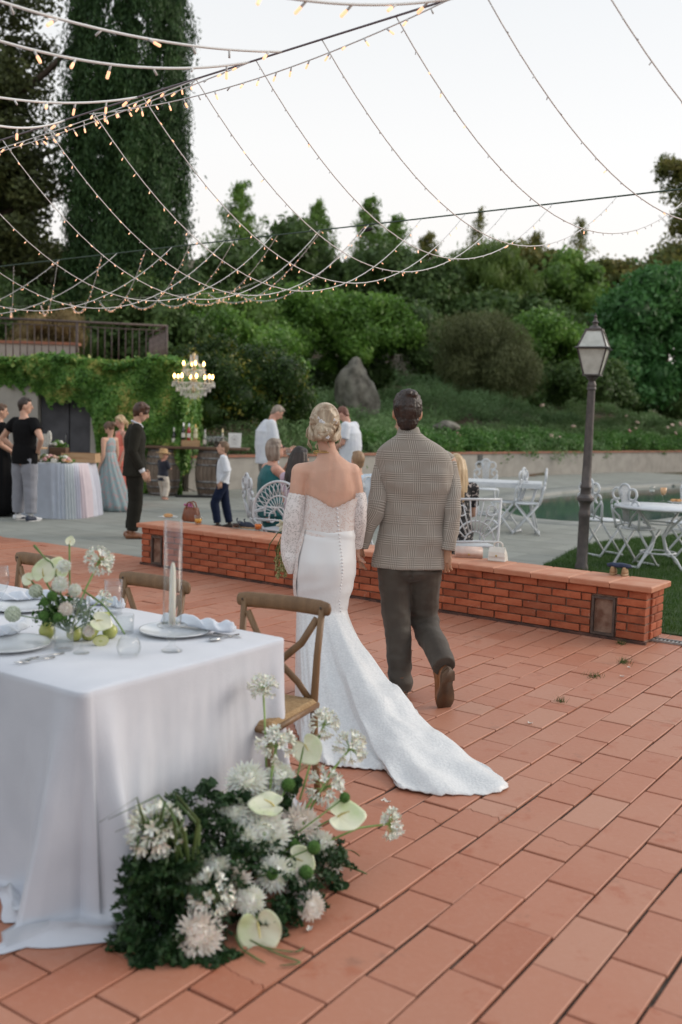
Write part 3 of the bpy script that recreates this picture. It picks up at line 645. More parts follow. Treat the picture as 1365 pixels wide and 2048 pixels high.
# ground cover on the slope
P, Q = [], []; rs = np.random.RandomState(8)
cnt = 0
for _ in range(640):
    u = rs.uniform(-1, 33); q = rs.uniform(.3, 15); p = W0+WD*u+WN*(q+roff(u)); r_ = rs.uniform(.35, .75)*(1+q*.02); z = hill(p.x, p.y)
    if p.x > at(1500, 800, p.y).x or p.x < at(360, 800, p.y).x: continue
    d = p - Vector((0,0,EYE))
    pth = at(600, 800, 30)
    a_, b_, _l = crown_pts((p.x, p.y, z+.05), (r_, r_, .28), 5, r_*.5, 620, rs.randint(1e6)); P.append(a_); Q.append(b_)
o = leafcloud('ground_cover', np.concatenate(P), np.concatenate(Q), .11, G_cover, None, .3, .4, 3); tag(o, 'low grey green shrubs covering the slope behind the pool', 'ground cover', kind='stuff')
P, Q = [], []
for _ in range(180):
    u = rs.uniform(7, 34); q = rs.uniform(.25, 1.5); p = W0+WD*u+WN*(q+roff(u)); z = hill(p.x, p.y)
    a_, b_, _l = crown_pts((p.x, p.y, z+.15), (.5, .5, .3), 5, .26, 520, rs.randint(1e6)); P.append(a_); Q.append(b_)
o = leafcloud('rose_bed', np.concatenate(P), np.concatenate(Q), .09, G_rose, None, .6, 0, 4); tag(o, 'bed of low rose bushes along the capped wall', 'rose bed', kind='stuff')
M_pink = pm('pink_rose', (.62, .26, .28), (.72, .40, .38), 30, .6); M_pale = pm('pale_rose', (.55, .38, .32), (.6, .48, .38), 30, .6)
def bloom(r):
    mb = MB(); mb.ell((0, 0, 0), (r*.6, r*.6, r*.55), 8, 5)
    for k in range(7):
        a = k*2.4; c = Vector((math.cos(a)*r*.55, math.sin(a)*r*.55, r*.08*(k % 3))); mb.ell(c, (r*.5, r*.42, r*.38), 7, 4)
    return mb
bme = [bloom(.075).mesh('rose_bloom', M_pink), bloom(.075).mesh('rose_bloom', M_pale)]
RPTS = [(935,884,0),(948,880,0),(1052,877,0),(1103,873,1),(1147,853,1),(1118,876,1),(1220,866,1),(1253,832,1),(1260,862,0),(1272,857,1),(1336,855,1),(1345,850,1),(1352,866,1),(1122,903,0),(917,869,0),(965,897,0),(858,905,0),(1361,848,1),(1085,811,1),(1275,845,1)]
cntp = {0: 0, 1: 0}
for px, py, k in sorted(RPTS):
    Y = (30.2 if px < 1000 else 33 if px < 1180 else 37.5); cntp[k] += 1
    o = link(bpy.data.objects.new('rose_bloom', bme[k])); o.location = at(px, py, Y); o.scale = [random.uniform(.8, 1.3)]*3; o.rotation_euler = (random.uniform(0, 1), random.uniform(0, 1), random.uniform(0, 6))
    tag(o, ORD[cntp[k]-1] + (' pink' if k == 0 else ' pale cream') + ' rose bloom from the left along the pool wall', 'flower', 'rose blooms along the pool wall')
# boulder
def rock(name, label, c, r, seed, cat='boulder'):
    bm = bmesh.new(); bmesh.ops.create_icosphere(bm, subdivisions=5, radius=1)
    for v in bm.verts:
        p = v.co.copy(); n1 = noise.noise(p*1.1+Vector((seed, 0, 0))); n2 = noise.noise(p*3.1+Vector((0, seed, 0))); n3 = noise.noise(p*9)
        k = 1+.22*n1+.10*n2+.03*n3; v.co = Vector((p.x*r[0]*k*(1-.28*max(0, p.z)), p.y*r[1]*k, p.z*r[2]*k*(1+.12*max(0, p.z))))
    me = bpy.data.meshes.new(name); bm.to_mesh(me); bm.free(); me.materials.append(M_rock); me.polygons.foreach_set('use_smooth', [True]*len(me.polygons))
    o = link(bpy.data.objects.new(name, me)); o.location = c; return tag(o, label, cat)
M_rock = pm('lichen_rock', (.10, .09, .075), (.24, .225, .19), 3.5, .95, 1, 12, mix=(.35, .62), detail=9)
o = rock('boulder', 'large upright pointed grey boulder on the slope behind the couple', at(714, 800, 33), (.72, .6, 1.25), 3); o.rotation_euler = (0, -.12, .4)
o = rock('boulder', 'small low grey rock half buried in the ground cover', at(893, 853, 30), (.38, .3, .16), 8)
# holm oak and cypress on the left
def cypress(label, x, y, zb, zt, rad, seed, n, gaps=()):
    t = thing('cypress_tree', label, 'tree', (x, y, zb), 0); rs = np.random.RandomState(seed); h = zt-zb
    nt_ = int(n/16); z = rs.uniform(0, 1, nt_); a = rs.uniform(0, 2*PI, nt_); prof = np.interp(z, [0, .06, .2, .6, .85, 1], [.75, .95, 1, .98, .75, .15])
    wob = 1+.06*np.sin(a*5+z*20)+.05*np.sin(a*9-z*33)
    rr = rad*prof*wob*rs.uniform(.80, 1.03, nt_)*(1+.13*np.sin(a*13+z*47)*np.sin(z*61+a*3))
    keep = np.ones(nt_, bool)
    for ga, gz, gw, gh in gaps: keep &= ~((np.abs(((a-ga+PI) % (2*PI))-PI) < gw) & (np.abs(z*h+zb-gz) < gh) & (rs.rand(nt_) < .93))
    z, a, rr = z[keep], a[keep], rr[keep]; nt_ = len(z)
    base = np.c_[np.cos(a)*rr, np.sin(a)*rr, z*h]; outw = np.c_[np.cos(a), np.sin(a), np.zeros(nt_)]
    P = np.repeat(base, 16, 0) + rs.normal(size=(nt_*16, 3))*np.array([.05, .05, .10])*1.6; Q = np.repeat(outw, 16, 0)
    leafcloud('crown', P, Q, .13, G_cyp, t, .30, 1.0, seed, .8)
    mb = MB()
    for k in range(40):
        f = (k+.5)/40; pr = float(np.interp(f, [0, .06, .2, .6, .85, 1], [.75, .95, 1, .98, .75, .15]))*rad*.6
        if any(abs(f*h+zb-gz) < gh*.9 for ga, gz, gw, gh in gaps): pr *= .35
        mb.ell((rs.normal()*.1, rs.normal()*.1, f*h), (pr, pr, h/60), 9, 4)
    mb.build('inner_foliage', G_cyp, t)
    mb = MB(); mb.tube([(0, 0, -.3), (0, 0, h*.5), (0, 0, h*.92)], [.22, .16, .04], 8); mb.build('trunk', M_bark, t); return t
cypress('tall dense dark green cypress column reaching out of the frame', -5.95, 27.2, 2.3, 17.5, 1.52, 5, 210000,
        [(-PI/2-.55, 12.9, .10, 1.1), (PI/2+.55, 12.9, .3, 1.3), (-PI/2-.12, 11.8, .09, .5), (PI/2+.1, 11.9, .25, .7), (-PI/2-.6, 9.4, .05, .4), (-PI/2-1.0, 11.5, .1, .8)])
tree('holm_oak_tree', 'dark holm oak with sky showing through its leaves at left edge', (-9.6, 27.5, 2.4), [
    ((-10.0, 27.5, 12.6), (1.9, 1.8, 2.3), 40, .5, 10000), ((-10.5, 27.5, 9.0), (2.2, 1.8, 2.2), 40, .65, 18000), ((-9.0, 27.3, 7.2), (1.1, 1.2, 1.2), 16, .45, 4500),
    ((-10.2, 27.5, 6.0), (2.4, 1.7, 1.7), 34, .6, 15000), ((-8.9, 28.2, 10.8), (.6, .8, 1.4), 10, .35, 1800)], G_oak, .15, 61, (-9.6, 27.5, 11), r=.3, core=False, limbs=12)
tree('holm_oak_tree', 'second dark tree filling the far left behind the oak', (-13, 31, 2.4), [((-11.9, 31, 7), (2.4, 2, 2.4), 30, .7, 9000), ((-12.8, 31.5, 11.5), (2.2, 2, 2.2), 30, .7, 9000), ((-9.2, 31, 4.9), (2.2, 1.6, 1.3), 20, .7, 7000)], G_oak, .2, 62, (-12.5, 31, 9), r=.3, core=False, limbs=8)

# ------------------------------------------------------------------ ivy covered pool house
M_plaster = pm('beige_plaster', (.40, .375, .335), (.33, .31, .28), 2, .9, .3, 30)
M_dark = pm('dark_grey_panel', (.055, .055, .062), (.085, .085, .095), 3, .8)
bh = thing('garden_building', 'low plastered garden building under a thick curtain of ivy', 'building')
YB = 19.9
xd0, xd1 = at(76, 900, YB).x, at(181, 900, YB).x; xr = at(352, 900, YB).x; zt = at(200, 744, YB).z; zd = at(120, 797, YB).z
mb = MB()
mb.box(((-14+xd0)/2, YB+.15, zt/2), (xd0+14, .3, zt)); mb.box(((xd1+xr)/2, YB+.15, zt/2), (xr-xd1, .3, zt)); mb.box(((xd0+xd1)/2, YB+.151, (zd+.42+zt)/2), (xd1-xd0-.001, .298, zt-zd-.42))
mb.box((xr-.151, YB+1.8, zt/2-.01), (.298, 2.98, zt-.02)); mb.build('wall', M_plaster, bh, False)
mb = MB(); mb.box(((-14+xr)/2, YB+2.1, zt+.06), (xr+13.8, 3.5, .12)); mb.build('roof', M_retcap, bh, False)
mb = MB(); xm = (xd0+xd1)/2 + .06
for a_, b_ in ((xd0+.02, xm-.012), (xm+.012, xd1-.02)): mb.box(((a_+b_)/2, YB+.2, (zd+.42)/2), (b_-a_, .05, zd+.40))
d_ = mb.build('door', M_dark, bh, False)
mb = MB(); mb.tube([(xm-.06, YB+.16, .95), (xm-.06, YB+.13, 1.0), (xm-.06, YB+.13, 1.1), (xm-.06, YB+.16, 1.15)], .01, 6); mb.build('handle', pm('door_metal', (.3, .3, .3), rough=.4, metal=.8), d_)
# ivy
def ivy_low(x):      # lower fringe of the ivy as seen: arches over the wall and the door
    px = 682.5+x/YB*FPX
    ypx = np.interp(px, [-200, -60, 0, 12, 38, 60, 76, 100, 150, 178, 186, 191, 197, 215, 245, 300, 352], [770, 772, 776, 770, 763, 775, 788, 796, 798, 806, 826, 880, 985, 990, 990, 990, 990])
    return EYE + (817-ypx)/FPX*YB
P, Q = [], []; n = 0; rs = np.random.RandomState(77); TH = .26
while n < 52000:
    k = 6000; x = rs.uniform(-11.5, xr+.12, k); low = ivy_low(x) + .06*np.sin(x*9)+.05*np.sin(x*23+1)
    z = rs.uniform(-.05, zt+.22, k); ok = z > low + rs.exponential(.03, k)*-1
    th = TH*(.65+.35*np.sin(x*2.1+z*3)) + .10*np.sin(x*6-z*5)
    d = np.clip((z-low)/.3, .25, 1); y = YB-.02-th*d*rs.uniform(.5, 1.05, k)
    P.append(np.c_[x, y, z][ok]); Q.append(np.tile([[0, -1, .35]], (ok.sum(), 1))); n += ok.sum()
k = 16000; x = rs.uniform(-11.5, xr+.15, k); P.append(np.c_[x, rs.uniform(YB-.25, YB+.9, k), zt+.12+.11*np.abs(rs.normal(size=k))*.6+.08*np.sin(x*3)]); Q.append(np.tile([[0, -.3, 1.]], (k, 1)))
k = 6000; P.append(np.c_[xr+rs.uniform(0, .2, k), rs.uniform(YB-.2, YB+2.5, k), rs.uniform(.4, zt+.25, k)]); Q.append(np.tile([[1., -.2, .2]], (k, 1)))
leafcloud('ivy', np.concatenate(P), np.concatenate(Q), .085, G_ivy, bh, .85, -.3, 9, .9)
bh.children[-1]['kind'] = 'stuff'
# terrace edge strip, wall behind and railing
mb = MB(); mb.box((-10.6, 23.6, 2.75), (8.6, .25, .75)); tw = thing('terrace_wall', 'low plaster wall with terracotta capping on the upper terrace', 'wall'); mb.build('wall_face', M_plaster, tw, False)
mb = MB(); mb.box((-10.6, 23.6, 3.155), (8.7, .33, .06)); mb.build('capping', M_retcap, tw, False)
M_rail = pm('brown_iron', (.095, .07, .065), (.14, .105, .095), 15, .6, metal=.2)
rl = thing('iron_railing', 'brown iron baluster railing along the roof terrace above the ivy', 'railing')
ra = at(-90, 633, 20.75); rb_ = at(334, 652, 21.6); rzt = rb_.z; ra.z = rzt; zb0 = zt+.14
rdir = (rb_-ra); rl_len = rdir.length; rdir.normalize()
mb = MB(); mb.tube([ra, rb_], .028, 6); mb.tube([rb_, rb_+Vector((-.9, 2.6, 0))], .028, 6); mb.build('top_rail', M_rail, rl)
mb = MB(); mb.tube([ra+Vector((0, 0, -.1)), rb_+Vector((0, 0, -.1))], .012, 6); mb.tube([ra+Vector((0, 0, -rzt+zb0+.08)), rb_+Vector((0, 0, -rzt+zb0+.08))], .014, 6); mb.tube([rb_+Vector((0, 0, -.1)), rb_+Vector((-.9, 2.6, -.1))], .012, 6); mb.build('bottom_rail', M_rail, rl)
q = MB(); q.tube([(0, 0, zb0), (0, 0, rzt-.08)], .011, 6); bal = q.mesh('baluster', M_rail)
q = MB(); q.tube([(0, 0, zb0-.05), (0, 0, rzt)], .03, 6); post = q.mesh('post', M_rail)
nb = int(rl_len/.142)
for i in range(nb+1):
    p = ra + rdir*(i*rl_len/nb); isp = i in (0, nb, int(nb*.58), int(nb*.05))
    o = link(bpy.data.objects.new('post' if isp else 'baluster', post if isp else bal), rl); o.location = (p.x, p.y, 0)
for i in range(1, 18):
    o = link(bpy.data.objects.new('baluster', bal), rl); p = rb_+Vector((-.9, 2.6, 0))*(i/18); o.location = (p.x, p.y, 0)
# ------------------------------------------------------------------ street lamp
M_iron = pm('grey_brown_cast_iron', (.085, .075, .075), (.12, .105, .10), 14, .5, .25, 60, metal=.35)
M_lglass = pm('frosted_lantern_glass', (.62, .64, .60), (.48, .50, .46), 9, .25)
lp = gr(1163, 1142); topz = 2.02; lean = at(1184, 770, lp.y)
lamp = thing('street_lamp', 'grey cast iron lamp post with four sided glass lantern behind the brick wall', 'street lamp', lp, 0)
dv = (lean-lp); H0 = dv.z
tilt = Matrix.Translation(lp).inverted()
mb = MB(); mb.lathe([(.075, -.05), (.075, .06), (.062, .09), (.060, .40), (.060, .60), (.066, .62), (.066, .66), (.058, .68), (.058, .75), (.070, .775), (.092, .80), (.092, .83), (.060, .87), (.058, .93), (.064, .94), (.064, .955), (.055, .97), (.050, 1.2), (.042, H0-.06), (.052, H0-.05), (.052, H0-.035), (.046, H0-.025), (.050, H0+.0), (.04, H0+.03), (.03, H0+.045)], n=20)
pole = mb.build('pole', M_iron, lamp); autosmooth(pole)
head = MB(); zb = H0+.04; z0, z1, z2 = H0+.115, H0+.40, H0+.60; w0, w1, w2 = .085, .155, .082
head.lathe([(.028, zb-.02), (.032, zb), (.075, zb+.055), (.02, zb+.06)], n=12)
def sq(w_, z): return [Vector((sx*w_, sy*w_, z)) for sx, sy in ((-1,-1),(1,-1),(1,1),(-1,1))]
head.loft([sq(w0+.012, z0-.015), sq(w0+.012, z0)], True); head.loft([sq(w1+.012, z1-.012), sq(w1+.035, z1), sq(w1+.012, z1+.012)], True); head.loft([sq(w2+.01, z2-.01), sq(w2+.01, z2+.012)], True)
for sx, sy in ((-1,-1),(1,-1),(1,1),(-1,1)):
    head.tube([(sx*w0, sy*w0, z0), (sx*w1, sy*w1, z1)], .010, 6); head.tube([(sx*w1, sy*w1, z1), (sx*w2, sy*w2, z2)], .010, 6)
head.lathe([(w2*1.0, z2+.01), (.055, z2+.035), (.028, z2+.05), (.026, z2+.07), (.042, z2+.085), (.02, z2+.105), (.012, z2+.13), (.018, z2+.15), (.006, z2+.165), (.001, z2+.195)], n=12)
lan = head.build('lantern', M_iron, lamp, False)
for (a0, a1, b0, b1) in ((w0, w1, z0, z1), (w1, w2, z1+.012, z2-.01)):
    for q in range(4):
        rm = Matrix.Rotation(q*PI/2, 3, 'Z'); mb = MB(); k = .985
        mb._a([rm @ Vector(p) for p in ((-a0*.93, -a0*k, b0), (a0*.93, -a0*k, b0), (a1*.95, -a1*k, b1), (-a1*.95, -a1*k, b1), (-a0*.93, -a0*k+.003, b0), (a0*.93, -a0*k+.003, b0), (a1*.95, -a1*k+.003, b1), (-a1*.95, -a1*k+.003, b1))], [(0,1,2,3),(7,6,5,4),(0,4,5,1),(1,5,6,2),(2,6,7,3),(3,7,4,0)])
        mb.build('pane', M_lglass, lan, False)
for o in (pole, lan): o.rotation_euler = (0, math.atan2(dv.x, H0), 0)
lan.rotation_euler.z = 0.0
lan.rotation_euler = (Matrix.Rotation(math.atan2(dv.x, H0), 3, 'Y') @ Matrix.Rotation(R(-22), 3, 'Z')).to_euler()

# ------------------------------------------------------------------ white wrought iron garden furniture
M_white = pm('white_painted_iron', (.66, .69, .72), (.58, .61, .65), 12, .45, .15, 50)
def arc(c, r, a0, a1, n=10, ax=(1, 0, 0), ay=(0, 0, 1)):
    ax, ay = Vector(ax), Vector(ay); return [Vector(c)+ax*(r*math.cos(R(a0+(a1-a0)*i/n)))+ay*(r*math.sin(R(a0+(a1-a0)*i/n))) for i in range(n+1)]
def garden_chair(label, loc, rz, arms=False, grp='white scroll back garden chairs'):
    t = thing('garden_chair', label, 'chair', loc, rz, grp); r = .0145      # faces +y, back at y=-.2
    mb = MB(); mb.lathe([(.0, .445), (.185, .445), (.205, .452), (.205, .462), (.19, .47), (0, .472)], n=24); mb.build('seat', M_white, t)
    mb = MB(); yb = -.2
    for s in (-1, 1):
        mb.tube([(s*.17, yb+.02, .45), (s*.185, yb-.0, .55), (s*.205, yb-.02, .66), (s*.20, yb-.04, .72)], r, 6)
        mb.tube(arc((s*.155, yb-.045, .735), .05, 0 if s > 0 else 180, 260*s + (0 if s > 0 else 180), 10), r, 6)
        mb.tube(arc((s*.115, yb-.055, .86), .065, -120 if s > 0 else 300, 200 if s > 0 else -20, 12), r, 6)
        mb.tube([(s*.04, yb, .48), (s*.10, yb-.02, .60), (s*.17, yb-.035, .66), (s*.20, yb-.035, .70)], r*.8, 6)
    mb.tube([(-.055, yb-.05, .80)]+[p for p in arc((0, yb-.06, .90), .075, 200, -20, 12)]+[(.055, yb-.05, .80)], r, 6)
    mb.tube([(-.17, yb+.02, .48), (0, yb, .53), (.17, yb+.02, .48)], r, 6)
    mb.build('back_frame', M_white, t)
    mb = MB()
    for k in range(-3, 4): mb.tube([(k*.012, yb, .52), (k*.018, yb-.03, .72), (k*.020, yb-.058, .955-abs(k)*.006)], .0062, 5)
    mb.build('back_spokes', M_white, t)
    for s in (-1, 1):
        for q in (-1, 1):
            mb = MB(); mb.tube([(s*(.165+.012*q), q*-.20, 0), (s*(.165+.012*q), q*.17, .45)], r, 6); mb.build('leg', M_white, t)
    mb = MB(); mb.tube([(-.17, -.19, .03), (.17, -.19, .03)], r*.9, 6); mb.tube([(-.17, .19, .03), (.17, .19, .03)], r*.9, 6); mb.build('stretcher', M_white, t)
    if arms:
        for s in (-1, 1): mb = MB(); mb.tube([(s*.19, -.2, .66), (s*.23, -.05, .68), (s*.23, .1, .67), (s*.2, .14, .6), (s*.18, .1, .47)], r, 6); mb.build('armrest', M_white, t)
    return t
def chair_at(label, px, py, rz, **k): p = gr(px, py); return garden_chair(label, (p.x, p.y, .002), rz, **k)
chair_at('white scroll back chair directly behind the lamp post', 1203, 1112, R(-62))
chair_at('white scroll back chair in front of the glasses table on the lawn', 1272, 1134, R(-58))
chair_at('white garden chair cut off by the right photo edge', 1366, 1118, R(95))
chair_at('white garden chair seen side on right of the long white table', 1052, 1068, R(80))
chair_at('white garden chair tucked half under the right end of the long table', 1010, 1064, R(60))
chair_at('white garden chair on the far side of the long white table', 972, 1030, R(180))
chair_at('white garden chair far right behind the lawn table', 1372, 1062, R(140))
def round_table(label, loc, r, h, grp):
    t = thing('garden_table', label, 'table', loc, 0, grp)
    mb = MB(); mb.lathe([(0, h-.02), (r-.02, h-.02), (r, h-.03), (r+.006, h-.012), (r, h), (0, h+.004)], n=36); mb.build('tabletop', M_white, t)
    for k in range(4):
        a = k*PI/2+.6; c, s_ = math.cos(a), math.sin(a); mb = MB()
        mb.tube([(c*r*.75, s_*r*.75, h-.03), (c*r*.35, s_*r*.35, h-.22), (c*.07, s_*.07, h-.36), (c*.12, s_*.12, h*.3), (c*r*.5, s_*r*.5, .12), (c*r*.68, s_*r*.68, 0)], .015, 7); mb.build('leg', M_white, t)
    for z_, k_ in ((.18, .38), (h-.2, .35)): mb = MB(); mb.tube(arc((0, 0, z_), r*k_, 0, 360, 20, (1, 0, 0), (0, 1, 0)), .010, 6); mb.build('brace', M_white, t)
    return t
ptab = gr(1322, 1014, .72); ptab.z = 0.012
round_table('round white iron table with wine glasses standing on the lawn edge', ptab, .52, .72, 'white iron garden tables')
lt = gr(985, 962, .74); lt.z = 0
t = thing('garden_table', 'long white slatted garden table beyond the seated guests', 'table', lt, R(-12), 'white iron garden tables')
mb = MB()
for i in range(9): mb = MB(); mb.box((0, -.36+i*.09, .735), (1.5, .075, .02)); mb.build('slat', M_white, t, False)
mb = MB(); mb.box((0, -.42, .70), (1.5, .02, .05)); mb.box((0, .42, .70), (1.5, .02, .05)); mb.box((-.74, 0, .70), (.02, .82, .05)); mb.box((.74, 0, .70), (.02, .82, .05)); mb.build('apron', M_white, t, False)
for sx in (-1, 1):
    for sy in (-1, 1): mb = MB(); mb.tube([(sx*.68, sy*.36, .70), (sx*.60, sy*.3, .4), (sx*.70, sy*.38, 0)], .02, 7); mb.build('leg', M_white, t)
# glasses
M_glass = thinglass('clear_glass', (.96, .97, .97), .30)
def liquid(n, c): return pm(n, c, rough=.1, spec=.5)
def tumbler(label, loc, r, h, fill=None, fh=.5, cat='glass', grp=None, taper=.92):
    t = thing('tumbler', label, cat, loc, 0, grp)
    mb = MB(); mb.lathe([(0, .004), (r*taper*.94, .004), (r*taper, .0), (r, h), (r*.96, h), (r*taper*.9, .010), (0, .010)], n=20); mb.build('glass_body', M_glass, t)
    if fill: mb = MB(); mb.lathe([(0, .012), (r*taper*.88, .012), (r*.93, h*fh), (0, h*fh)], n=18); mb.build('drink', fill, t)
    return t
def stem_glass(label, loc, r, hb, hs, fill=None, fh=.5, grp=None, flute=False, name='wine_glass'):
    t = thing(name, label, 'glass', loc, 0, grp); mb = MB()
    mb.lathe([(0, .0), (r*.85, .0), (r*.85, .003), (.008, .012), (.0045, .03), (.0045, hs-.01), (.012, hs), (r*.7, hs+hb*.2), (r, hs+hb*.5), (r*.82, hs+hb), (r*.80, hs+hb), (r*.95, hs+hb*.5), (r*.66, hs+hb*.22), (0, hs+.01)], n=20); mb.build('glass_body', M_glass, t)
    if fill: mb = MB(); mb.lathe([(0, hs+.012), (r*.62, hs+hb*.22), (r*.93, hs+hb*.5), (r*.9, hs+hb*fh), (0, hs+hb*fh)], n=16); mb.build('drink', fill, t)
    return t
L_oj = liquid('orange_juice', (.75, .36, .04)); L_ap = liquid('orange_spritz', (.80, .20, .02)); L_cola = liquid('cola', (.03, .012, .008)); L_pale = liquid('pale_orange_drink', (.72, .42, .22)); L_water = liquid('pale_water', (.6, .64, .62))
p = gr(1303, 1004, .722); p.z = .735; stem_glass('clear wine glass on the round lawn table', p, .036, .10, .09, L_water, .25)
p = gr(1326, 1006, .722); p.z = .735; stem_glass('amber cocktail glass on the round lawn table', p, .042, .11, .07, L_pale, .95)
p = gr(1352, 1008, .722); p.z = .735
pl = thing('snack_plate', 'small white plate of pastries on the round lawn table', 'plate', p); M_porc = pm('white_porcelain', (.72, .74, .76), rough=.18, coat=.3)
mb = MB(); mb.lathe([(0, .003), (.06, .003), (.10, .012), (.10, .015), (.06, .007), (0, .007)], n=24); mb.build('plate', M_porc, pl)
M_bread = pm('golden_pastry', (.52, .25, .09), (.62, .36, .16), 30, .6, .4, 60)
for i in range(4): mb = MB(); mb.ell((-.04+.03*i, .02*(i % 2), .03), (.03, .02, .018), 9, 6); mb.build('pastry', M_bread, pl)

# ------------------------------------------------------------------ things on the seat wall
def on_wall(px, py): p = gr(px, py, .449); return Vector((p.x, p.y, .450))
p = on_wall(337, 1036)
pt = thing('snack_plate', 'white plate with a golden pastry on the left end of the brick wall', 'plate', p); mb = MB(); mb.lathe([(0, .003), (.07, .003), (.115, .016), (.115, .019), (.07, .007), (0, .007)], n=24); mb.build('plate', M_porc, pt)
mb = MB(); mb.ell((0, 0, .028), (.055, .04, .024), 12, 8); mb.build('pastry', M_bread, pt)
M_leather = pm('tan_brown_leather', (.17, .055, .025), (.25, .09, .045), 14, .45, .15, 80)
p = on_wall(383, 1043); hb = thing('handbag', 'brown leather handbag holding purple flowers on the brick wall', 'bag', p, wang+.25)
mb = MB(); mb.loft([[Vector((x*a, y*b_, z)) for x, y in ((-1,-1),(0,-1.1),(1,-1),(1.05,0),(1,1),(0,1.1),(-1,1),(-1.05,0))] for z, a, b_ in ((0, .085, .05), (.01, .09, .055), (.08, .085, .045), (.15, .075, .03), (.155, .07, .02))], True); mb.build('bag_body', M_leather, hb)
for y in (-.028, .028): mb = MB(); mb.tube([(-.05, y, .13), (-.048, y, .17), (-.03, y*1.2, .205), (0, y*1.25, .22), (.03, y*1.2, .205), (.048, y, .17), (.05, y, .13)], .008, 7); mb.build('handle', M_leather, hb)
M_purple = pm('purple_petal', (.30, .03, .16), (.60, .25, .45), 60, .6)
for i in range(11): mb = MB(); mb.ell((-.05+.010*i-.04, random.uniform(-.02, .02), .165+random.uniform(-.005, .03)), .014, 7, 5); mb.build('bloom', M_purple, hb)
tumbler('glass of yellow orange juice beside the brown handbag', on_wall(397, 1049), .042, .098, L_oj, .62)
tumbler('glass of dark cola beside the small dark shoes', on_wall(473, 1057), .042, .09, L_cola, .6)
tumbler('glass of bright orange spritz near the bouquet', on_wall(517, 1061), .042, .098, L_ap, .68)
M_navy_sh = pm('navy_canvas', (.03, .04, .065), (.05, .06, .09), 30, .8); M_tansole = pm('tan_sole', (.36, .22, .11), (.42, .28, .16), 20, .7)
def small_shoe(t, x, y, rz, up, sole, l=.15, strap=False):
    rm = Matrix.Translation((x, y, 0)) @ Matrix.Rotation(rz, 4, 'Z')
    def foot(sc_, z): return [rm @ Vector((math.cos(a)*l*.5*sc_*(1 if math.cos(a) > 0 else .95), math.sin(a)*l*(.2+.03*math.cos(a))*sc_, z)) for a in [2*PI*k/14 for k in range(14)]]
    mb = MB(); mb.loft([foot(1, 0), foot(1.03, .006), foot(1.0, .018)], True); so_ = mb.build('sole', sole, t)
    mb = MB(); mb.loft([foot(.97, .018), foot(.95, .035), [p + (rm.to_3x3() @ Vector((-.12*l, 0, 0))) for p in foot(.72, .055)], [p + (rm.to_3x3() @ Vector((-.2*l, 0, 0))) for p in foot(.45, .07)]], True); mb.build('upper', up, t)
    if strap: mb = MB(); mb.tube([rm @ Vector(p) for p in ((-.4*l, 0, .06), (-.5*l, 0, .09), (-.4*l, 0, .10))], .007, 6); mb.build('strap', up, t)
t = thing('child_shoes', 'pair of small dark child shoes lying on the brick wall', 'shoes', on_wall(490, 1057), wang)
small_shoe(t, -.04, 0, .2, M_navy_sh, M_tansole, .13, True); small_shoe(t, .05, .02, .35, M_navy_sh, M_tansole, .13, True)
t = thing('child_shoes', 'tan soled baby shoes topped with navy cloth on right end of wall', 'shoes', on_wall(1238, 1150), wang+.2)
small_shoe(t, -.045, 0, PI/2, M_tansole, M_tansole, .14); small_shoe(t, .045, 0, PI/2, M_tansole, M_tansole, .14)
mb = MB(); mb.loft([[Vector((math.cos(a)*.10*k+random.uniform(-.006, .006), math.sin(a)*.05*k, z+random.uniform(-.004, .004))) for a in [2*PI*i/16 for i in range(16)]] for z, k in ((.062, .8), (.068, 1), (.085, .95), (.095, .6))], True); mb.build('folded_cloth', pm('navy_cloth', (.02, .03, .065), (.035, .05, .1), 20, .85, .5, 30), t)
M_blush = pm('blush_leather', (.60, .42, .35), (.66, .50, .43), 14, .4, .2, 50, coat=.2); M_gold = pm('gold_metal', (.6, .42, .15), rough=.25, metal=1)
t = thing('clutch_bag', 'blush pink clutch bag lying on the brick wall beside the groom', 'bag', on_wall(938, 1114), wang+.5)
mb = MB(); mb.loft([[Vector((x*a, y, z)) for x, y in ((-1, -.055), (1, -.055), (1, .055), (-1, .055))] for z, a in ((0, .12), (.06, .12))], True); mb.loft([[Vector((-.12, y, z)) for y, z in pr] + [] for pr in ()] or [[Vector((x, -.06, .0)), Vector((x, .06, .0)), Vector((x, .06, .055)), Vector((x, 0, .085)), Vector((x, -.06, .05))] for x in (-.122, -.11, .11, .122)], True); mb.build('bag_body', M_blush, t)
mb = MB(); mb.loft([[Vector((x, -.064, .05)), Vector((x, -.066, .02)), Vector((x, -.060, .02)), Vector((x, -.058, .05)), Vector((x, 0, .088)), Vector((x, .06, .058)), Vector((x, .062, .062)), Vector((x, 0, .094))] for x in (-.112, .112)], True); fl = mb.build('flap', M_blush, t); mb = MB(); mb.ell((0, -.068, .03), .009, 8, 6); mb.build('clasp', M_gold, fl)
t = thing('handbag', 'small white top handle handbag standing on the brick wall', 'bag', on_wall(996, 1122), wang+.15); M_cream = pm('cream_leather', (.68, .66, .60), (.74, .72, .68), 14, .4, .2, 50, coat=.2)
mb = MB(); mb.loft([[Vector((sx*a, sy*b_, z)) for sx, sy in ((-1,-1),(1,-1),(1,1),(-1,1))] for z, a, b_ in ((0, .072, .042), (.005, .078, .046), (.07, .07, .035), (.12, .058, .012))], True); mb.build('bag_body', M_cream, t, False)
mb = MB(); mb.loft([[Vector((sx*.071, -y, z)) for sx in (-1, 1)] + [Vector((sx*.071, -y-.004, z)) for sx in (1, -1)] for y, z in ((.047, .04), (.041, .08), (.018, .122))], True); fl = mb.build('flap', M_cream, t, False); mb = MB(); mb.ell((0, -.052, .05), .009, 8, 6); mb.build('clasp', M_gold, fl)
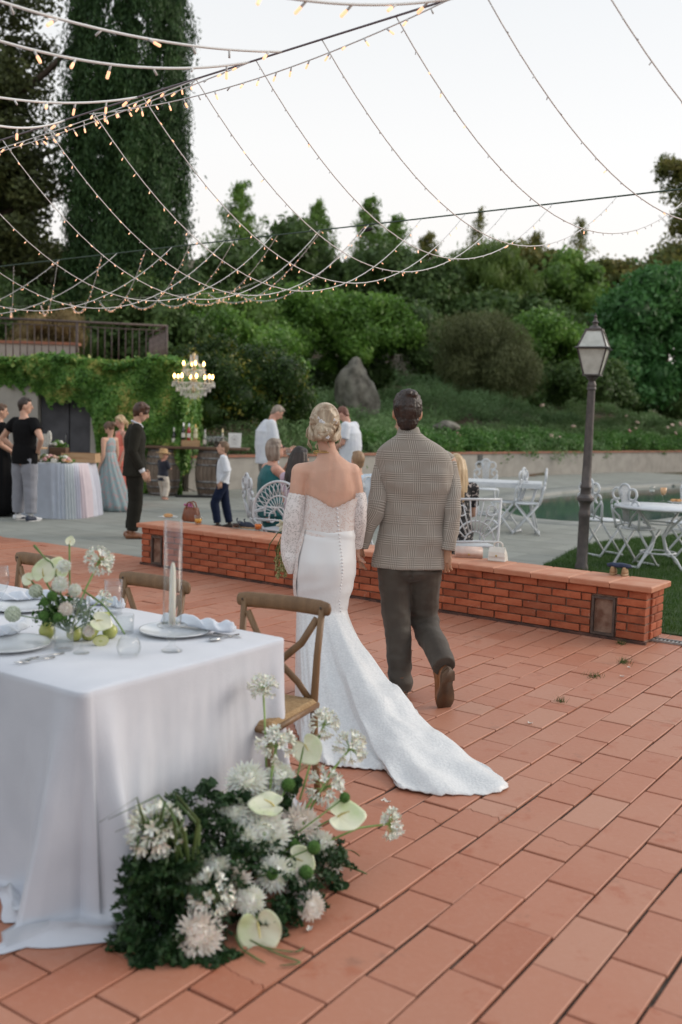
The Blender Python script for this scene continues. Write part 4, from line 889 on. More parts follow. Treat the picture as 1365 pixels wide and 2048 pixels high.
mb = MB(); mb.tube([(-.04, 0, .115), (-.036, 0, .15), (-.015, 0, .165), (.015, 0, .165), (.036, 0, .15), (.04, 0, .115)], .007, 6); mb.build('handle', M_cream, t)

# ------------------------------------------------------------------ bar on two barrels
M_plank = pm('dark_plank', (.085, .045, .025), (.15, .085, .05), 3, .6, .4, 20, stretch=(.6, 6, 6)); M_stave = pm('barrel_oak', (.13, .095, .07), (.20, .155, .12), 6, .75, .5, 18, rnd=.15, stretch=(3, 3, .5)); M_hoop = pm('barrel_hoop', (.22, .22, .22), (.12, .10, .09), 8, .45, metal=.7)
YBAR = 19.7; barz = .97
def barrel(label, px):
    p = at(px, 985, YBAR); t = thing('wine_barrel', label, 'barrel', (p.x, YBAR, 0), random.random(), 'wine barrels under the bar plank'); H_ = .93
    def rad(z): f = z/H_*2-1; return .27+.075*(1-f*f)
    ns = 22
    for k in range(ns):
        a0, a1 = 2*PI*k/ns+.012, 2*PI*(k+1)/ns-.012; mb = MB(); rr_ = random.uniform(-.002, .002)
        mb.loft([[Vector((math.cos(a)*(rad(z)+q+rr_), math.sin(a)*(rad(z)+q+rr_), z)) for a, q in ((a0, 0), ((a0+a1)/2, .002), (a1, 0), (a1, -.025), (a0, -.025))] for z in (0, .15, .31, .465, .62, .78, H_)], True); mb.build('stave', M_stave, t, False)
    mb = MB(); mb.lathe([(0, .03), (.25, .03)], n=22); mb.lathe([(.25, H_-.03), (0, H_-.03)], n=22); mb.build('barrel_head', M_stave, t)
    for z in (.04, .17, .30, .63, .76, .89): mb = MB(); mb.lathe([(rad(z-.02)+.003, z-.02), (rad(z-.02)+.006, z-.02), (rad(z+.02)+.006, z+.02), (rad(z+.02)+.003, z+.02)], n=24); mb.build('hoop', M_hoop, t)
barrel('grey oak wine barrel holding the left end of the bar, behind the toddler', 326); barrel('grey oak wine barrel under the right part of the bar', 425)
x0, x1 = at(296, 890, YBAR).x, at(498, 890, YBAR).x
bar = thing('bar_counter', 'dark wooden plank bar counter laid across two wine barrels', 'bar', ((x0+x1)/2, YBAR, .93))
for i in range(3): mb = MB(); mb.bbox((0, -.21+i*.21, .025), (x1-x0, .205, .045), .004); mb.build('plank', M_plank, bar, False)
bz = .978
def onbar(px, dy=0.): q = at(px, 890, YBAR+dy); return Vector((q.x, YBAR+dy, bz))
def bottle(label, px, dy, col, h=.31, z=None, foil=None, labelc=(.75, .72, .65), mat=None, r=.038):
    p = onbar(px, dy); p.z = z or p.z; t = thing('bottle', label, 'bottle', p, 0, 'bottles on the bar'); k = h/.31
    mb = MB(); mb.lathe([(0, 0), (r, 0), (r, .17*k), (r*.8, .205*k), (.015, .235*k), (.0135, .29*k), (.015, h), (0, h)], n=14); mb.build('bottle_body', mat or pm('bottle_'+str(px), col, rough=.08, coat=.5), t)
    mb = MB(); mb.lathe([(r+.001, .05*k), (r+.001, .13*k)], n=14); mb.build('label', pm('label_'+str(px), labelc, rough=.6), t)
    mb = MB(); mb.lathe([(.016, .245*k), (.016, h+.003), (0, h+.003)], n=12); mb.build('foil', pm('foil_'+str(px), foil or (.6, .45, .2), rough=.35, metal=.4), t)
bx = onbar(382, -.05)
t = thing('wooden_box', 'pale wooden box serving as a riser for bottles on the bar', 'box', bx); M_pine = pm('pale_pine', (.42, .25, .13), (.50, .32, .18), 4, .6, .3, 20, stretch=(.5, 5, 5))
for z in (.02, .058, .096): mb = MB(); mb.box((0, -.10, z), (.34, .012, .034)); mb.build('slat', M_pine, t, False)
mb = MB(); mb.box((0, .0, .115), (.34, .19, .012)); mb.box((-.164, .003, .056), (.012, .19, .105)); mb.box((.164, .003, .056), (.012, .19, .105)); mb.build('box_frame', M_pine, t, False)
bottle('dark wine bottle standing alone at the left of the bar', 348, 0, (.01, .012, .01), .36, foil=(.55, .55, .5))
bottle('dark sparkling wine bottle with white foil on the wooden box', 367, -.05, (.012, .015, .012), .34, bz+.121, (.8, .8, .78))
bottle('red bottle with white label and pale cap on the wooden box', 378, -.05, (.40, .015, .02), .33, bz+.121, (.5, .55, .6))
bottle('clear golden bottle on the wooden box', 391, -.05, (.45, .42, .25), .32, bz+.121, (.55, .38, .12), (.6, .58, .4), r=.042)
bottle('slim clear bottle beside the row of glasses', 410, 0, (.25, .28, .24), .34, foil=(.4, .4, .38), r=.035)
bottle('tilted bottle neck rising from the ice bucket', 445, .08, (.3, .3, .25), .34, bz+.02, (.6, .5, .3), r=.03)
ib = onbar(438, .1); t = thing('ice_bucket', 'silver ice bucket at the back of the bar', 'ice bucket', ib); mb = MB(); mb.lathe([(0, 0), (.085, 0), (.11, .2), (.115, .2), (.11, .205), (.105, .2), (.08, .01), (0, .01)], n=20); mb.build('bucket', pm('brushed_silver', (.55, .56, .57), rough=.3, metal=.8), t); mb = MB(); mb.tube(arc((.12, 0, .16), .03, 0, 360, 12), .006, 5); mb.build('handle', bpy.data.materials['brushed_silver'], t)
fme = None
for r_ in range(2):
    for i in range(7):
        p = onbar(415+i*4.4+r_*1.5, -.1+r_*.12); stem_glass(ORD[i]+' champagne flute from the left in the '+('back' if r_ else 'front')+' row on the bar', p, .027, .13, .085, L_water if i % 2 else None, .4, 'row of flutes on the bar', name='champagne_flute')
M_card = pm('white_card', (.72, .72, .70), (.66, .66, .64), 5, .7); M_ink = pm('grey_print', (.30, .30, .30), rough=.8)
def menu(label, px, py, w_, h_, rz, dy):
    p = onbar(px, dy); t = thing('menu_sign', label, 'sign', p, rz); mb = MB(); rm = Matrix.Rotation(-.2, 3, 'X'); mb.box(rm @ Vector((0, 0, h_/2))+Vector((0, 0, .003)), (w_, .012, h_), mat=rm); mb.build('board', M_card, t, False)
    mb = MB()
    for i in range(7): mb.box(rm @ Vector((0, -.0075, h_*(.82-.1*i))), (w_*(.35+.3*((i*37) % 5)/5), .001, .006), mat=rm)
    mb.build('print_lines', M_ink, t, False); t.children[-1]['kind'] = 'stuff'
    mb = MB(); mb.tube([(0, .01, h_*.6), (0, .12, 0)], .006, 5); mb.build('easel_leg', M_plank, t)
menu('white menu card leaning at the left end of the bar', 317, 862, .17, .30, R(25), .05); menu('square white menu card near the right end of the bar', 469, 870, .26, .29, R(-6), .0)
mb = MB(); pc = [at(388, 893, YBAR+.2), at(383, 930, YBAR+.25), at(374, 960, YBAR+.2), at(372, 975, YBAR+.1), at(390, 983, YBAR)]
mb.tube(pc, .008, 6); tag(mb.build('power_cable', pm('black_cable', (.012, .012, .012), rough=.6)), 'thin black cable trailing down from the bar to the ground', 'cable')
t = thing('cable_cover', 'flat dark cable cover lying on the paving between the barrels', 'cable cover', at(390, 982, YBAR-.35), .1); t.location.z = 0; mb = MB(); mb.bbox((0, 0, .02), (.75, .14, .035), .012); mb.build('cover', bpy.data.materials['black_cable'], t, False)

# ------------------------------------------------------------------ chandelier over the bar
M_crys = pm('crystal', (.62, .62, .60), (.75, .72, .66), 30, .12, coat=.6); M_brass = pm('pale_brass', (.50, .36, .17), (.62, .48, .28), 20, .35, metal=.6); M_flame = emat('warm_candle_bulb', (1, .62, .22), 9)
YC = 18.9; cc = at(387, 797, YC); ch = thing('chandelier', 'lit crystal chandelier with two tiers of candle bulbs over the bar', 'chandelier', cc); H_ = at(387, 705, YC).z-cc.z
mb = MB(); mb.lathe([(0, .10), (.03, .11), (.05, .16), (.02, .2), (.018, .30), (.05, .34), (.03, .40), (.015, .44), (.012, .60), (.035, .66), (.015, .72), (.012, H_-.1), (.05, H_-.08), (.03, H_-.02), (.008, H_)], n=12); mb.build('stem', M_brass, ch)
mb = MB(); mb.tube([(0, 0, H_), (0, .25, H_+.5), (.15, 2.6, H_+1.3)], .004, 4); mb.build('suspension_wire', bpy.data.materials['black_cable'], ch)
for (n_, r_, z_, rc) in ((8, .36, .30, .05), (4, .19, .54, .045)):
    for k in range(n_):
        a = 2*PI*k/n_+.3; c, s_ = math.cos(a), math.sin(a); mb = MB()
        mb.tube([(c*.02, s_*.02, z_-.02), (c*r_*.4, s_*r_*.4, z_-.13), (c*r_*.8, s_*r_*.8, z_-.10), (c*r_, s_*r_, z_-.02)], .009, 6); ar = mb.build('arm', M_crys, ch)
        mb = MB(); mb.lathe([(0, z_-.02), (.045, z_-.01), (.05, z_), (0, z_+.002)], (c*r_, s_*r_, 0), 10); mb.lathe([(.010, z_), (.010, z_+.075), (0, z_+.075)], (c*r_, s_*r_, 0), 8); mb.build('candle_cup', M_brass, ar)
        mb = MB(); mb.lathe([(0, z_+.07), (.014, z_+.078), (.024, z_+.105), (.018, z_+.13), (.004, z_+.16), (0, z_+.16)], (c*r_, s_*r_, 0), 10); mb.build('bulb', M_flame, ar)
mb = MB(); dm = MB(); nd = 0
def drop(x, y, z, l): mb.lathe([(0, z-l), (.0065, z-l*.75), (.003, z-.008), (0, z)], (x, y, 0), 5)
for (r_, z_, n_, l) in ((.40, .29, 56, .085), (.32, .20, 46, .085), (.24, .13, 34, .09), (.15, .085, 22, .085), (.06, .06, 10, .085), (.21, .53, 36, .08), (.12, .47, 16, .07), (.07, H_-.05, 12, .16)):
    for k in range(n_): a = 2*PI*k/n_; drop(math.cos(a)*r_, math.sin(a)*r_, z_+.01*(k % 2), l)
cd = mb.build('crystal_drops', M_crys, ch); cd['kind'] = 'stuff'
mb = MB()
for (r_, z_) in ((.40, .29), (.21, .535)): mb.tube(arc((0, 0, z_), r_, 0, 360, 32, (1, 0, 0), (0, 1, 0)), .007, 5)
for k in range(8): a = 2*PI*k/8; c, s_ = math.cos(a), math.sin(a); mb.tube([(c*.05, s_*.05, H_-.07), (c*.08, s_*.08, H_-.2), (c*.16, s_*.16, .62), (c*.20, s_*.20, .54)], .007, 5); mb.tube([(c*.2, s_*.2, .53), (c*.24, s_*.24, .42), (c*.36, s_*.36, .33), (c*.4, s_*.4, .30)], .006, 5)
mb.build('crystal_garland', M_crys, ch)

# ------------------------------------------------------------------ fairy lights
M_wire = pm('white_cable', (.80, .80, .80), rough=.7); M_steel = pm('steel_rope', (.16, .15, .155), rough=.5, metal=.4); M_green = pm('green_rope', (.06, .10, .075), rough=.7)
M_bulb = emat('warm_led', (1.0, .52, .30), 1.1); M_bulbcap = pm('led_sleeve', (.70, .70, .70), rough=.5)
z2c = 1.75; c2a, c2b = None, None
def hz(px, py, dz):                       # point dz above the eye seen at a pixel
    d = ray(px, py); t = dz/d.z; return Vector((0, 0, EYE)) + d*t
K2a, K2b = hz(0, 533, 1.75), hz(1365, 378, 1.75); K1a, K1b = hz(0, 281, 1.80), hz(895, 0, 1.80)
k2d = (K2b-K2a); k1d = (K1b-K1a)
def k1(f): return K1a + k1d*f
def k2(f): return K2a + k2d*f
mb = MB(); mb.tube([K1a-k1d*2, K1a-k1d*.3+Vector((0, 0, -.02)), K1a, K1b, K1b+k1d*1.5], .0050, 6); t = mb.build('suspension_cable', pm('violet_steel_rope', (.17, .14, .16), rough=.5)); tag(t, 'near steel cable crossing overhead from which light strings fan out', 'cable', 'cables holding the fairy lights')
mb = MB(); mb.tube([K2a-k2d*1.0, K2a, K2b, K2b+k2d*.8], .0065, 6); t = mb.build('suspension_cable', M_green); tag(t, 'green far cable above the brick wall carrying the light strings', 'cable', 'cables holding the fairy lights')
mb = MB(); q = hz(733, 459, 1.75); e = (k2d).normalized(); mb.tube([q-e*.06, q-e*.03, q+e*.03, q+e*.07], [.01, .022, .022, .01], 8); tag(mb.build('cable_connector', bpy.data.materials['black_cable']), 'black plug connector joining the green overhead cable', 'connector')
capm = MB(); capm.tube([(0, 0, 0), (0, 0, -.028)], .0042, 5); cap_me = capm.mesh('bulb_sleeve', M_bulbcap)
bm_ = MB(); bm_.tube([(0, 0, -.026), (0, 0, -.044)], .0055, 6, round_=True); bul_me = bm_.mesh('bulb', M_bulb)
rl_ = random.Random(11)
def string(label, pts, r=.0033, spacing=.145, lit=.62, bs=1.0, grp='fairy light strings overhead'):
    t = thing('fairy_light_string', label, 'string lights', pts[0], 0, grp); o0 = Vector(pts[0]); P = [Vector(p)-o0 for p in pts]
    mb = MB(); mb.tube(P, r, 5); mb.build('wire', M_wire, t)
    d = 0; nxt = spacing*rl_.uniform(.2, 1)
    for a, b in zip(P[:-1], P[1:]):
        l = (b-a).length
        while nxt < d+l:
            p = a.lerp(b, (nxt-d)/l); ax = (rl_.uniform(-.9, .9), rl_.uniform(-.9, .9), rl_.uniform(0, 6))
            if rl_.random() < lit: o = link(bpy.data.objects.new('bulb', bul_me), t); o.location = p; o.rotation_euler = ax; o.scale = (bs, bs, bs)
            o = link(bpy.data.objects.new('bulb_sleeve', cap_me), t); o.location = p; o.rotation_euler = ax; o.scale = (bs, bs, bs)
            nxt += spacing*rl_.uniform(.85, 1.15)
        d += l
def sag(a, b, s, n=26, out=None):
    return [a.lerp(b, i/n) + Vector((0, 0, -4*s*(i/n)*(1-i/n))) + (out*(4*(i/n)*(1-i/n)) if out is not None else Vector()) for i in range(n+1)]
def f1(px):    # fraction along the near cable seen at column px
    lo, hi = -2.5, 3.5
    for _ in range(40):
        mI = (lo+hi)/2; p = k1(mI); d = p-Vector((0, 0, EYE)); x = 682.5+FPX*d.dot(_Rr)/d.dot(_F)
        if x < px: lo = mI
        else: hi = mI
    return lo
def p1(px): return k1(f1(px))
def f2(px):
    lo, hi = -2.5, 3.5
    for _ in range(40):
        mI = (lo+hi)/2; d = k2(mI)-Vector((0, 0, EYE)); x = 682.5+FPX*d.dot(_Rr)/d.dot(_F)
        if x < px: lo = mI
        else: hi = mI
    return lo
prs = [(-560, 120), (-440, 235), (-330, 345), (-205, 450), (-98, 545), (5, 640), (92, 738), (186, 844), (285, 932), (392, 1016), (512, 1106), (644, 1235), (792, 1395), (965, 1600), (1172, 1900)]
lab = ['far left, mostly outside the frame', 'second at the far left edge', 'third from left above the railing', 'entering at left edge above the oak', 'entering at the middle of the oak',
 'leaving the near cable at the left edge', 'crossing the left side of the cypress', 'crossing the middle of the cypress', 'crossing the cypress top right', 'first over open sky beside the cypress', 'second over open sky', 'third over open sky', 'ending near the right edge', 'from the top middle of frame', 'rightmost, from the top right']
for (a, b), l in zip(prs, lab):
    string('fairy light string from near to far cable, ' + l, sag(p1(a), k2(f2(b)), float(np.interp(a, [100, 290, 392, 512, 644, 800], [.84, .80, .74, .68, .62, .60]))+rl_.uniform(-.02, .02)), spacing=.125, lit=.65 if a < 350 else .15, bs=.62)
K_n = Vector((-k1d.y, k1d.x, 0)).normalized(); K_n = K_n if K_n.y > 0 else -K_n; k1u = k1d.normalized()
for a, t_, of, sg, l in ((565, -.2, 3.0, .2, 'topmost blurred one in the upper left corner'), (500, 0, 3.0, .3, 'second blurred one below the upper left corner'), (275, .4, 3.0, .3, 'third blurred one across the oak and cypress'), (130, 2.2, 3.0, .4, 'short blurred one just above the cable at left edge'), (905, -.4, 3.0, .3, 'short one dipping in at the top middle')):
    A_ = p1(a); string('near fairy light string, ' + l, sag(A_, A_+k1u*t_-K_n*of, sg, 40), r=.0065, spacing=.22, lit=.8, bs=1.35)
for j, (a, b, l) in enumerate(((-300, 420, 'gathered along the left half of the near cable'), (-250, 505, 'second one gathered along the near cable'), (180, 900, 'hanging slightly below the right half of the near cable'))):
    string('fairy light string ' + l, sag(p1(a)+Vector((0, 0, -.01)), p1(b), .05+.02*j, 20), spacing=.12)
K_f = Vector((-k2d.y, k2d.x, 0)).normalized(); K_f = K_f if K_f.y > 0 else -K_f; k2u = k2d.normalized()
K3a = k2(f2(40))-k2u*7.5+K_f*3.1; K3b = k2(f2(-60+9*88))-k2u*4.6+K_f*3.1
mb = MB(); mb.tube([K3a, K3b, at(560, 545, 40)], .0035, 6); tag(mb.build('suspension_cable', M_wire), 'farthest thin pale cable strung low across the cypress and the trees', 'cable', 'cables holding the fairy lights')
for i in range(10):
    A_ = k2(f2(-60+i*88)); string(ORD[i]+' distant fairy light string from the left, beyond the green cable', sag(A_, A_ - k2u*4.6+K_f*3.1, .36, 22), r=.0034, spacing=.125, lit=.6, bs=.62, grp='distant fairy light strings beyond the green cable')

# ------------------------------------------------------------------ cake table
def fabric(n, c, tr=0, rough=.8, sheen=.3): return pm(n, c, tuple(v*.93 for v in c), 9, rough, .15, 140, sheen=sheen)
M_tl = [fabric('tulle_cream', (.60, .58, .49)), fabric('tulle_pale_blue', (.53, .58, .67)), fabric('tulle_ice', (.58, .63, .67)), fabric('tulle_pink', (.60, .52, .57)), fabric('tulle_lilac', (.55, .56, .65))]
ck = at(118, 1024, 15.4); ct = thing('dessert_table', 'dessert table skirted in pastel tulle panels beside the guests', 'table', (ck.x, 15.4, 0), R(-12)); hx, hy, hT = .47, .46, .82
def rrect(f, r=.18): # perimeter point
    a = 2*PI*f; c, s_ = math.cos(a), math.sin(a); e = .45; return Vector((hx*math.copysign(abs(c)**e, c), hy*math.copysign(abs(s_)**e, s_), 0))
mb = MB(); mb.loft([[rrect(i/60)+Vector((0, 0, z)) for i in range(60)] for z in (hT-.02, hT)], True); mb.build('tabletop', fabric('white_table_linen', (.66, .69, .72)), ct, False)
pan = [(0, .06, 4), (.06, .22, 1), (.22, .40, 2), (.40, .52, 0), (.52, .60, 2), (.60, .70, 0), (.70, .82, 1), (.82, .90, 2), (.90, .95, 4), (.95, 1.0, 3)]
for a, b, k in pan:
    n = max(6, int((b-a)*300)); rows = []
    for z, fl in ((hT+.004, 0), (hT-.03, .02), (hT-.25, .05), (.4, .08), (.15, .10), (.0, .115)):
        rw_ = []
        for i in range(n+1):
            f = a+(b-a)*i/n; p = rrect(f); d = p.normalized(); rw_.append(p+d*(fl+.02*math.sin(f*2*PI*46+z*3+random.uniform(-.3, .3))*min(1, (hT-z)*4))+Vector((0, 0, z)))
        rows.append(rw_)
    mb = MB(); mb.grid(rows); mb.build('tulle_panel', M_tl[k], ct)
def tt(x, y): v = ct.rotation_euler.to_matrix() @ Vector((x, y, hT+.004)); return Vector(ct.location)+v
M_log = pm('birch_log', (.45, .38, .28), (.25, .18, .12), 20, .8, .6, 40); M_mixf = [pm('bloom_peach', (.70, .45, .33), rough=.7), pm('bloom_white', (.75, .74, .68), rough=.7), pm('bloom_pink', (.65, .36, .36), rough=.7)]
t = thing('cake_stand', 'log cake stand with flat wooden top on the dessert table', 'cake stand', tt(-.26, -.26)); mb = MB(); mb.tube([(0, 0, 0), (0, 0, .20)], .075, 12); mb.build('log_base', M_log, t); mb = MB(); mb.lathe([(0, .20), (.18, .20), (.185, .212), (.18, .225), (0, .225)], n=22); mb.build('stand_top', M_pine, t, False)
t = thing('wooden_crate', 'low wooden crate with a dark handle gap at the back of the dessert table', 'crate', tt(.27, .2)); mb = MB()
for z in (.03, .105): mb = MB(); mb.box((0, -.16, z), (.50, .015, .065)); mb.build('slat', M_pine, t, False); mb = MB(); mb.box((0, .16, z), (.50, .015, .065)); mb.build('slat', M_pine, t, False)
mb = MB(); mb.box((-.257, 0, .07), (.014, .335, .14)); mb.box((.257, 0, .07), (.014, .335, .14)); mb.box((0, 0, .01), (.5, .3, .012)); mb.build('crate_frame', M_pine, t, False)
def flower_heap(label, loc, r, n, mats, leaf=True, name='flower_arrangement'):
    t = thing(name, label, 'flowers', loc)
    for i in range(n):
        a = random.uniform(0, 2*PI); q = r*math.sqrt(random.random()); mb = MB(); rr_ = random.uniform(.025, .042); c = Vector((math.cos(a)*q, math.sin(a)*q*.7, .03+r*.5*(1-q/r)+random.uniform(0, .03)))
        mb.ell(c, (rr_, rr_, rr_*.8), 8, 6)
        for k in range(5): mb.ell(c+Vector((math.cos(k*1.26)*rr_*.6, math.sin(k*1.26)*rr_*.6, rr_*.25)), (rr_*.5, rr_*.45, rr_*.4), 6, 4)
        mb.build('bloom', mats[i % len(mats)], t)
    if leaf:
        p_, q_, _ = crown_pts((0, 0, .03), (r, r*.7, .05), 10, .05, 260, int(r*1000)); lo = leafcloud('leaves', p_, q_, .05, G_laurel, t, .5, 0, 5); lo['kind'] = 'stuff'
    return t
flower_heap('heap of peach and white flowers in the middle of the dessert table', tt(-.08, -.15), .14, 16, M_mixf)
flower_heap('white rose bunch on the dark box of the dessert table', tt(-.08, .12)+Vector((0, 0, .22)), .10, 9, M_mixf[1:2])
flower_heap('loose pink and white blooms at the right front of the dessert table', tt(.22, -.28), .12, 10, M_mixf)
t = thing('dark_box', 'dark brown box holding the white roses on the dessert table', 'box', tt(-.06, .12)); mb = MB(); mb.bbox((0, 0, .16), (.26, .2, .12), .006); mb.build('box_body', M_plank, t, False); mb = MB(); mb.bbox((0, 0, .05), (.12, .12, .1), .006); mb.build('pedestal', M_plank, t, False)
t = thing('carved_ornament', 'white lacy two peaked ornament standing on the dessert table', 'ornament', tt(-.30, .1)); mb = MB()
rg = [[Vector((x*w_, -.02, z)), ] for x, w_, z in ()]
mb.loft([[Vector((sx*w_, sy*.03, z)) for sx, sy in ((-1,-1),(1,-1),(1,1),(-1,1))] for z, w_ in ((0, .05), (.22, .05), (.26, .08), (.34, .11), (.40, .105), (.42, .10))], True)
for s_ in (-1, 1): mb.loft([[Vector((s_*.075+sx*w_, sy*.025, z)) for sx, sy in ((-1,-1),(1,-1),(1,1),(-1,1))] for z, w_ in ((.41, .035), (.44, .025), (.47, .008))], True)
mb.build('ornament_body', pm('lace_white', (.70, .70, .66), (.45, .45, .40), 60, .8, .8, 90), t, False)
p = tt(.12, -.38); pl = thing('cake_plate', 'square white plate with a slice of cake at the front of the dessert table', 'plate', p); mb = MB(); mb.bbox((0, 0, .006), (.22, .16, .012), .003); mb.build('plate', M_porc, pl, False); mb = MB(); mb.bbox((0, 0, .04), (.08, .06, .055), .006); mb.build('cake', pm('white_icing', (.75, .72, .64)), pl, False)
p = tt(.30, -.3); pl = thing('cake_plate', 'small plate with an orange pastry near the right edge of the dessert table', 'plate', p); mb = MB(); mb.lathe([(0, .003), (.06, .003), (.09, .012), (.06, .008), (0, .008)], n=20); mb.build('plate', M_porc, pl); mb = MB(); mb.ell((0, 0, .03), (.04, .035, .022), 10, 6); mb.build('pastry', M_bread, pl)
# ------------------------------------------------------------------ people
def skinmat(n, c): return pm(n, c, tuple(v*.88 for v in c), 9, .5, .15, 120, sss=.12, spec=.35)
S_fair = skinmat('fair_skin', (.62, .37, .27)); S_pink = skinmat('pink_skin', (.60, .33, .25)); S_tan = skinmat('tanned_skin', (.46, .26, .17))
def hairmat(n, a, b): return pm(n, a, b, 22, .45, .6, 60, stretch=(1, 1, .25), mix=(.35, .65))
H_dark = hairmat('dark_brown_hair', (.018, .011, .008), (.05, .03, .022)); H_brown = hairmat('brown_hair', (.07, .035, .018), (.15, .08, .045)); H_blond = hairmat('blond_hair', (.38, .25, .13), (.60, .45, .28)); H_grey = hairmat('greying_hair', (.16, .12, .09), (.34, .28, .23)); H_red = hairmat('auburn_hair', (.12, .04, .025), (.2, .08, .05)); H_black = hairmat('black_brown_hair', (.012, .008, .007), (.035, .022, .018))
def cloth(n, c, c2=None, sc=8, rough=.85, bump=.3, sheen=.2, **k): return pm(n, c, c2 or tuple(v*.85 for v in c), sc, rough, bump, 26, sheen=sheen, **k)
K_black = cloth('black_cotton', (.008, .008, .009), sheen=0, spec=.12); K_grey = cloth('grey_trousers', (.24, .25, .29)); K_suit = cloth('dark_olive_suit', (.022, .021, .016), sheen=0, spec=.2); K_suitp = cloth('dark_suit_trousers', (.018, .017, .013), sheen=0, spec=.2); K_white = cloth('white_shirt', (.66, .69, .74), (.58, .61, .68)); K_navy = cloth('navy_trousers', (.008, .014, .038), sheen=0, spec=.2); K_cream = cloth('cream_trousers', (.58, .53, .46)); K_teal = cloth('teal_dress', (.008, .115, .125)); K_coral = cloth('coral_chiffon', (.80, .22, .16), (.72, .19, .14)); K_ltblue = cloth('light_blue_shirt', (.42, .53, .64)); K_khaki = cloth('grey_khaki', (.20, .18, .16))
K_floral = cloth('blue_floral_chiffon', (.27, .36, .37), (.36, .27, .25), 26, mix=(.52, .62)) if False else pm('blue_floral_chiffon', (.27, .36, .38), (.46, .30, .30), 20, .8, .3, 26, mix=(.50, .66), sheen=.2)
K_blkfl = pm('black_floral_print', (.012, .012, .014), (.45, .40, .38), 32, .8, .2, 30, mix=(.56, .62)); K_pinkw = cloth('pale_pink_top', (.55, .42, .52))
M_eye = pm('dark_eye', (.02, .012, .008), rough=.2); M_lip = pm('lip', (.45, .16, .13), rough=.5); M_spec = pm('spectacle_frame', (.02, .02, .02), rough=.3)
M_brown_shoe = pm('brown_leather_shoe', (.16, .055, .022), (.24, .09, .035), 14, .35, coat=.3); M_soleblk = pm('dark_sole', (.02, .016, .014), (.045, .03, .025), 14, .7); M_sneak = pm('white_sneaker', (.6, .62, .64), (.03, .04, .07), 9, .6, mix=(.5, .52))
JD = dict(pel=(0, 0, .52), wai=(0, 0, .62), che=(0, 0, .73), nec=(0, -.006, .835), hed=(0, .008, .925),
          shR=(.103, 0, .80), elR=(.130, -.015, .635), wrR=(.135, .02, .49), hpR=(.050, 0, .50), knR=(.056, .01, .28), anR=(.056, -.012, .045))
def fingers(mb, wr, d, thumb_side, L_, curl=.35, palm_n=None, r=.0085, sp=.019):
    """palm plus five unequal bent fingers; d = direction of the hand, thumb_side = unit vector toward the thumb, palm_n = normal on the palm side"""
    d = Vector(d).normalized(); s = Vector(thumb_side); s = (s-d*s.dot(d)).normalized(); n = palm_n if palm_n is not None else d.cross(s); n = Vector(n).normalized()
    k = L_/.185; pl = .095*k; w_ = .020*k; f = MB()
    mb.tube([wr, wr+d*pl*.4, wr+d*pl*.95], [.026*k, .036*k, .038*k], 10, round_=True, side=s, ry=[.020*k, .016*k, .013*k])
    for i, ln in enumerate((.073, .082, .076, .060)):
        b = wr+d*pl*.9+s*((1.5-i)*w_*1.02); a1 = curl*(.7+.12*i); p = [b-d*.02*k, b]; dd = d.copy()
        for q, seg in enumerate((.46, .31, .25)):
            dd = (dd*math.cos(a1)+n*math.sin(a1)).normalized(); p.append(p[-1]+dd*ln*k*seg); n2 = (n - dd*n.dot(dd)); 
            n = n if n2.length < .05 else n2.normalized()
        n = palm_n if palm_n is not None else d.cross(s); n = Vector(n).normalized()
        f.tube(p, [r*k, r*k, r*.95*k, r*.88*k, r*.72*k], 8, round_=True)
    b = wr+d*pl*.25+s*.026*k; f.tube([b-s*.01, b+s*.018*k+d*.022*k+n*.008*k, b+s*.026*k+d*.052*k+n*.018*k, b+s*.024*k+d*.075*k+n*.026*k], [.012*k, .0115*k, .010*k, .0078*k], 8, round_=True)
    return f
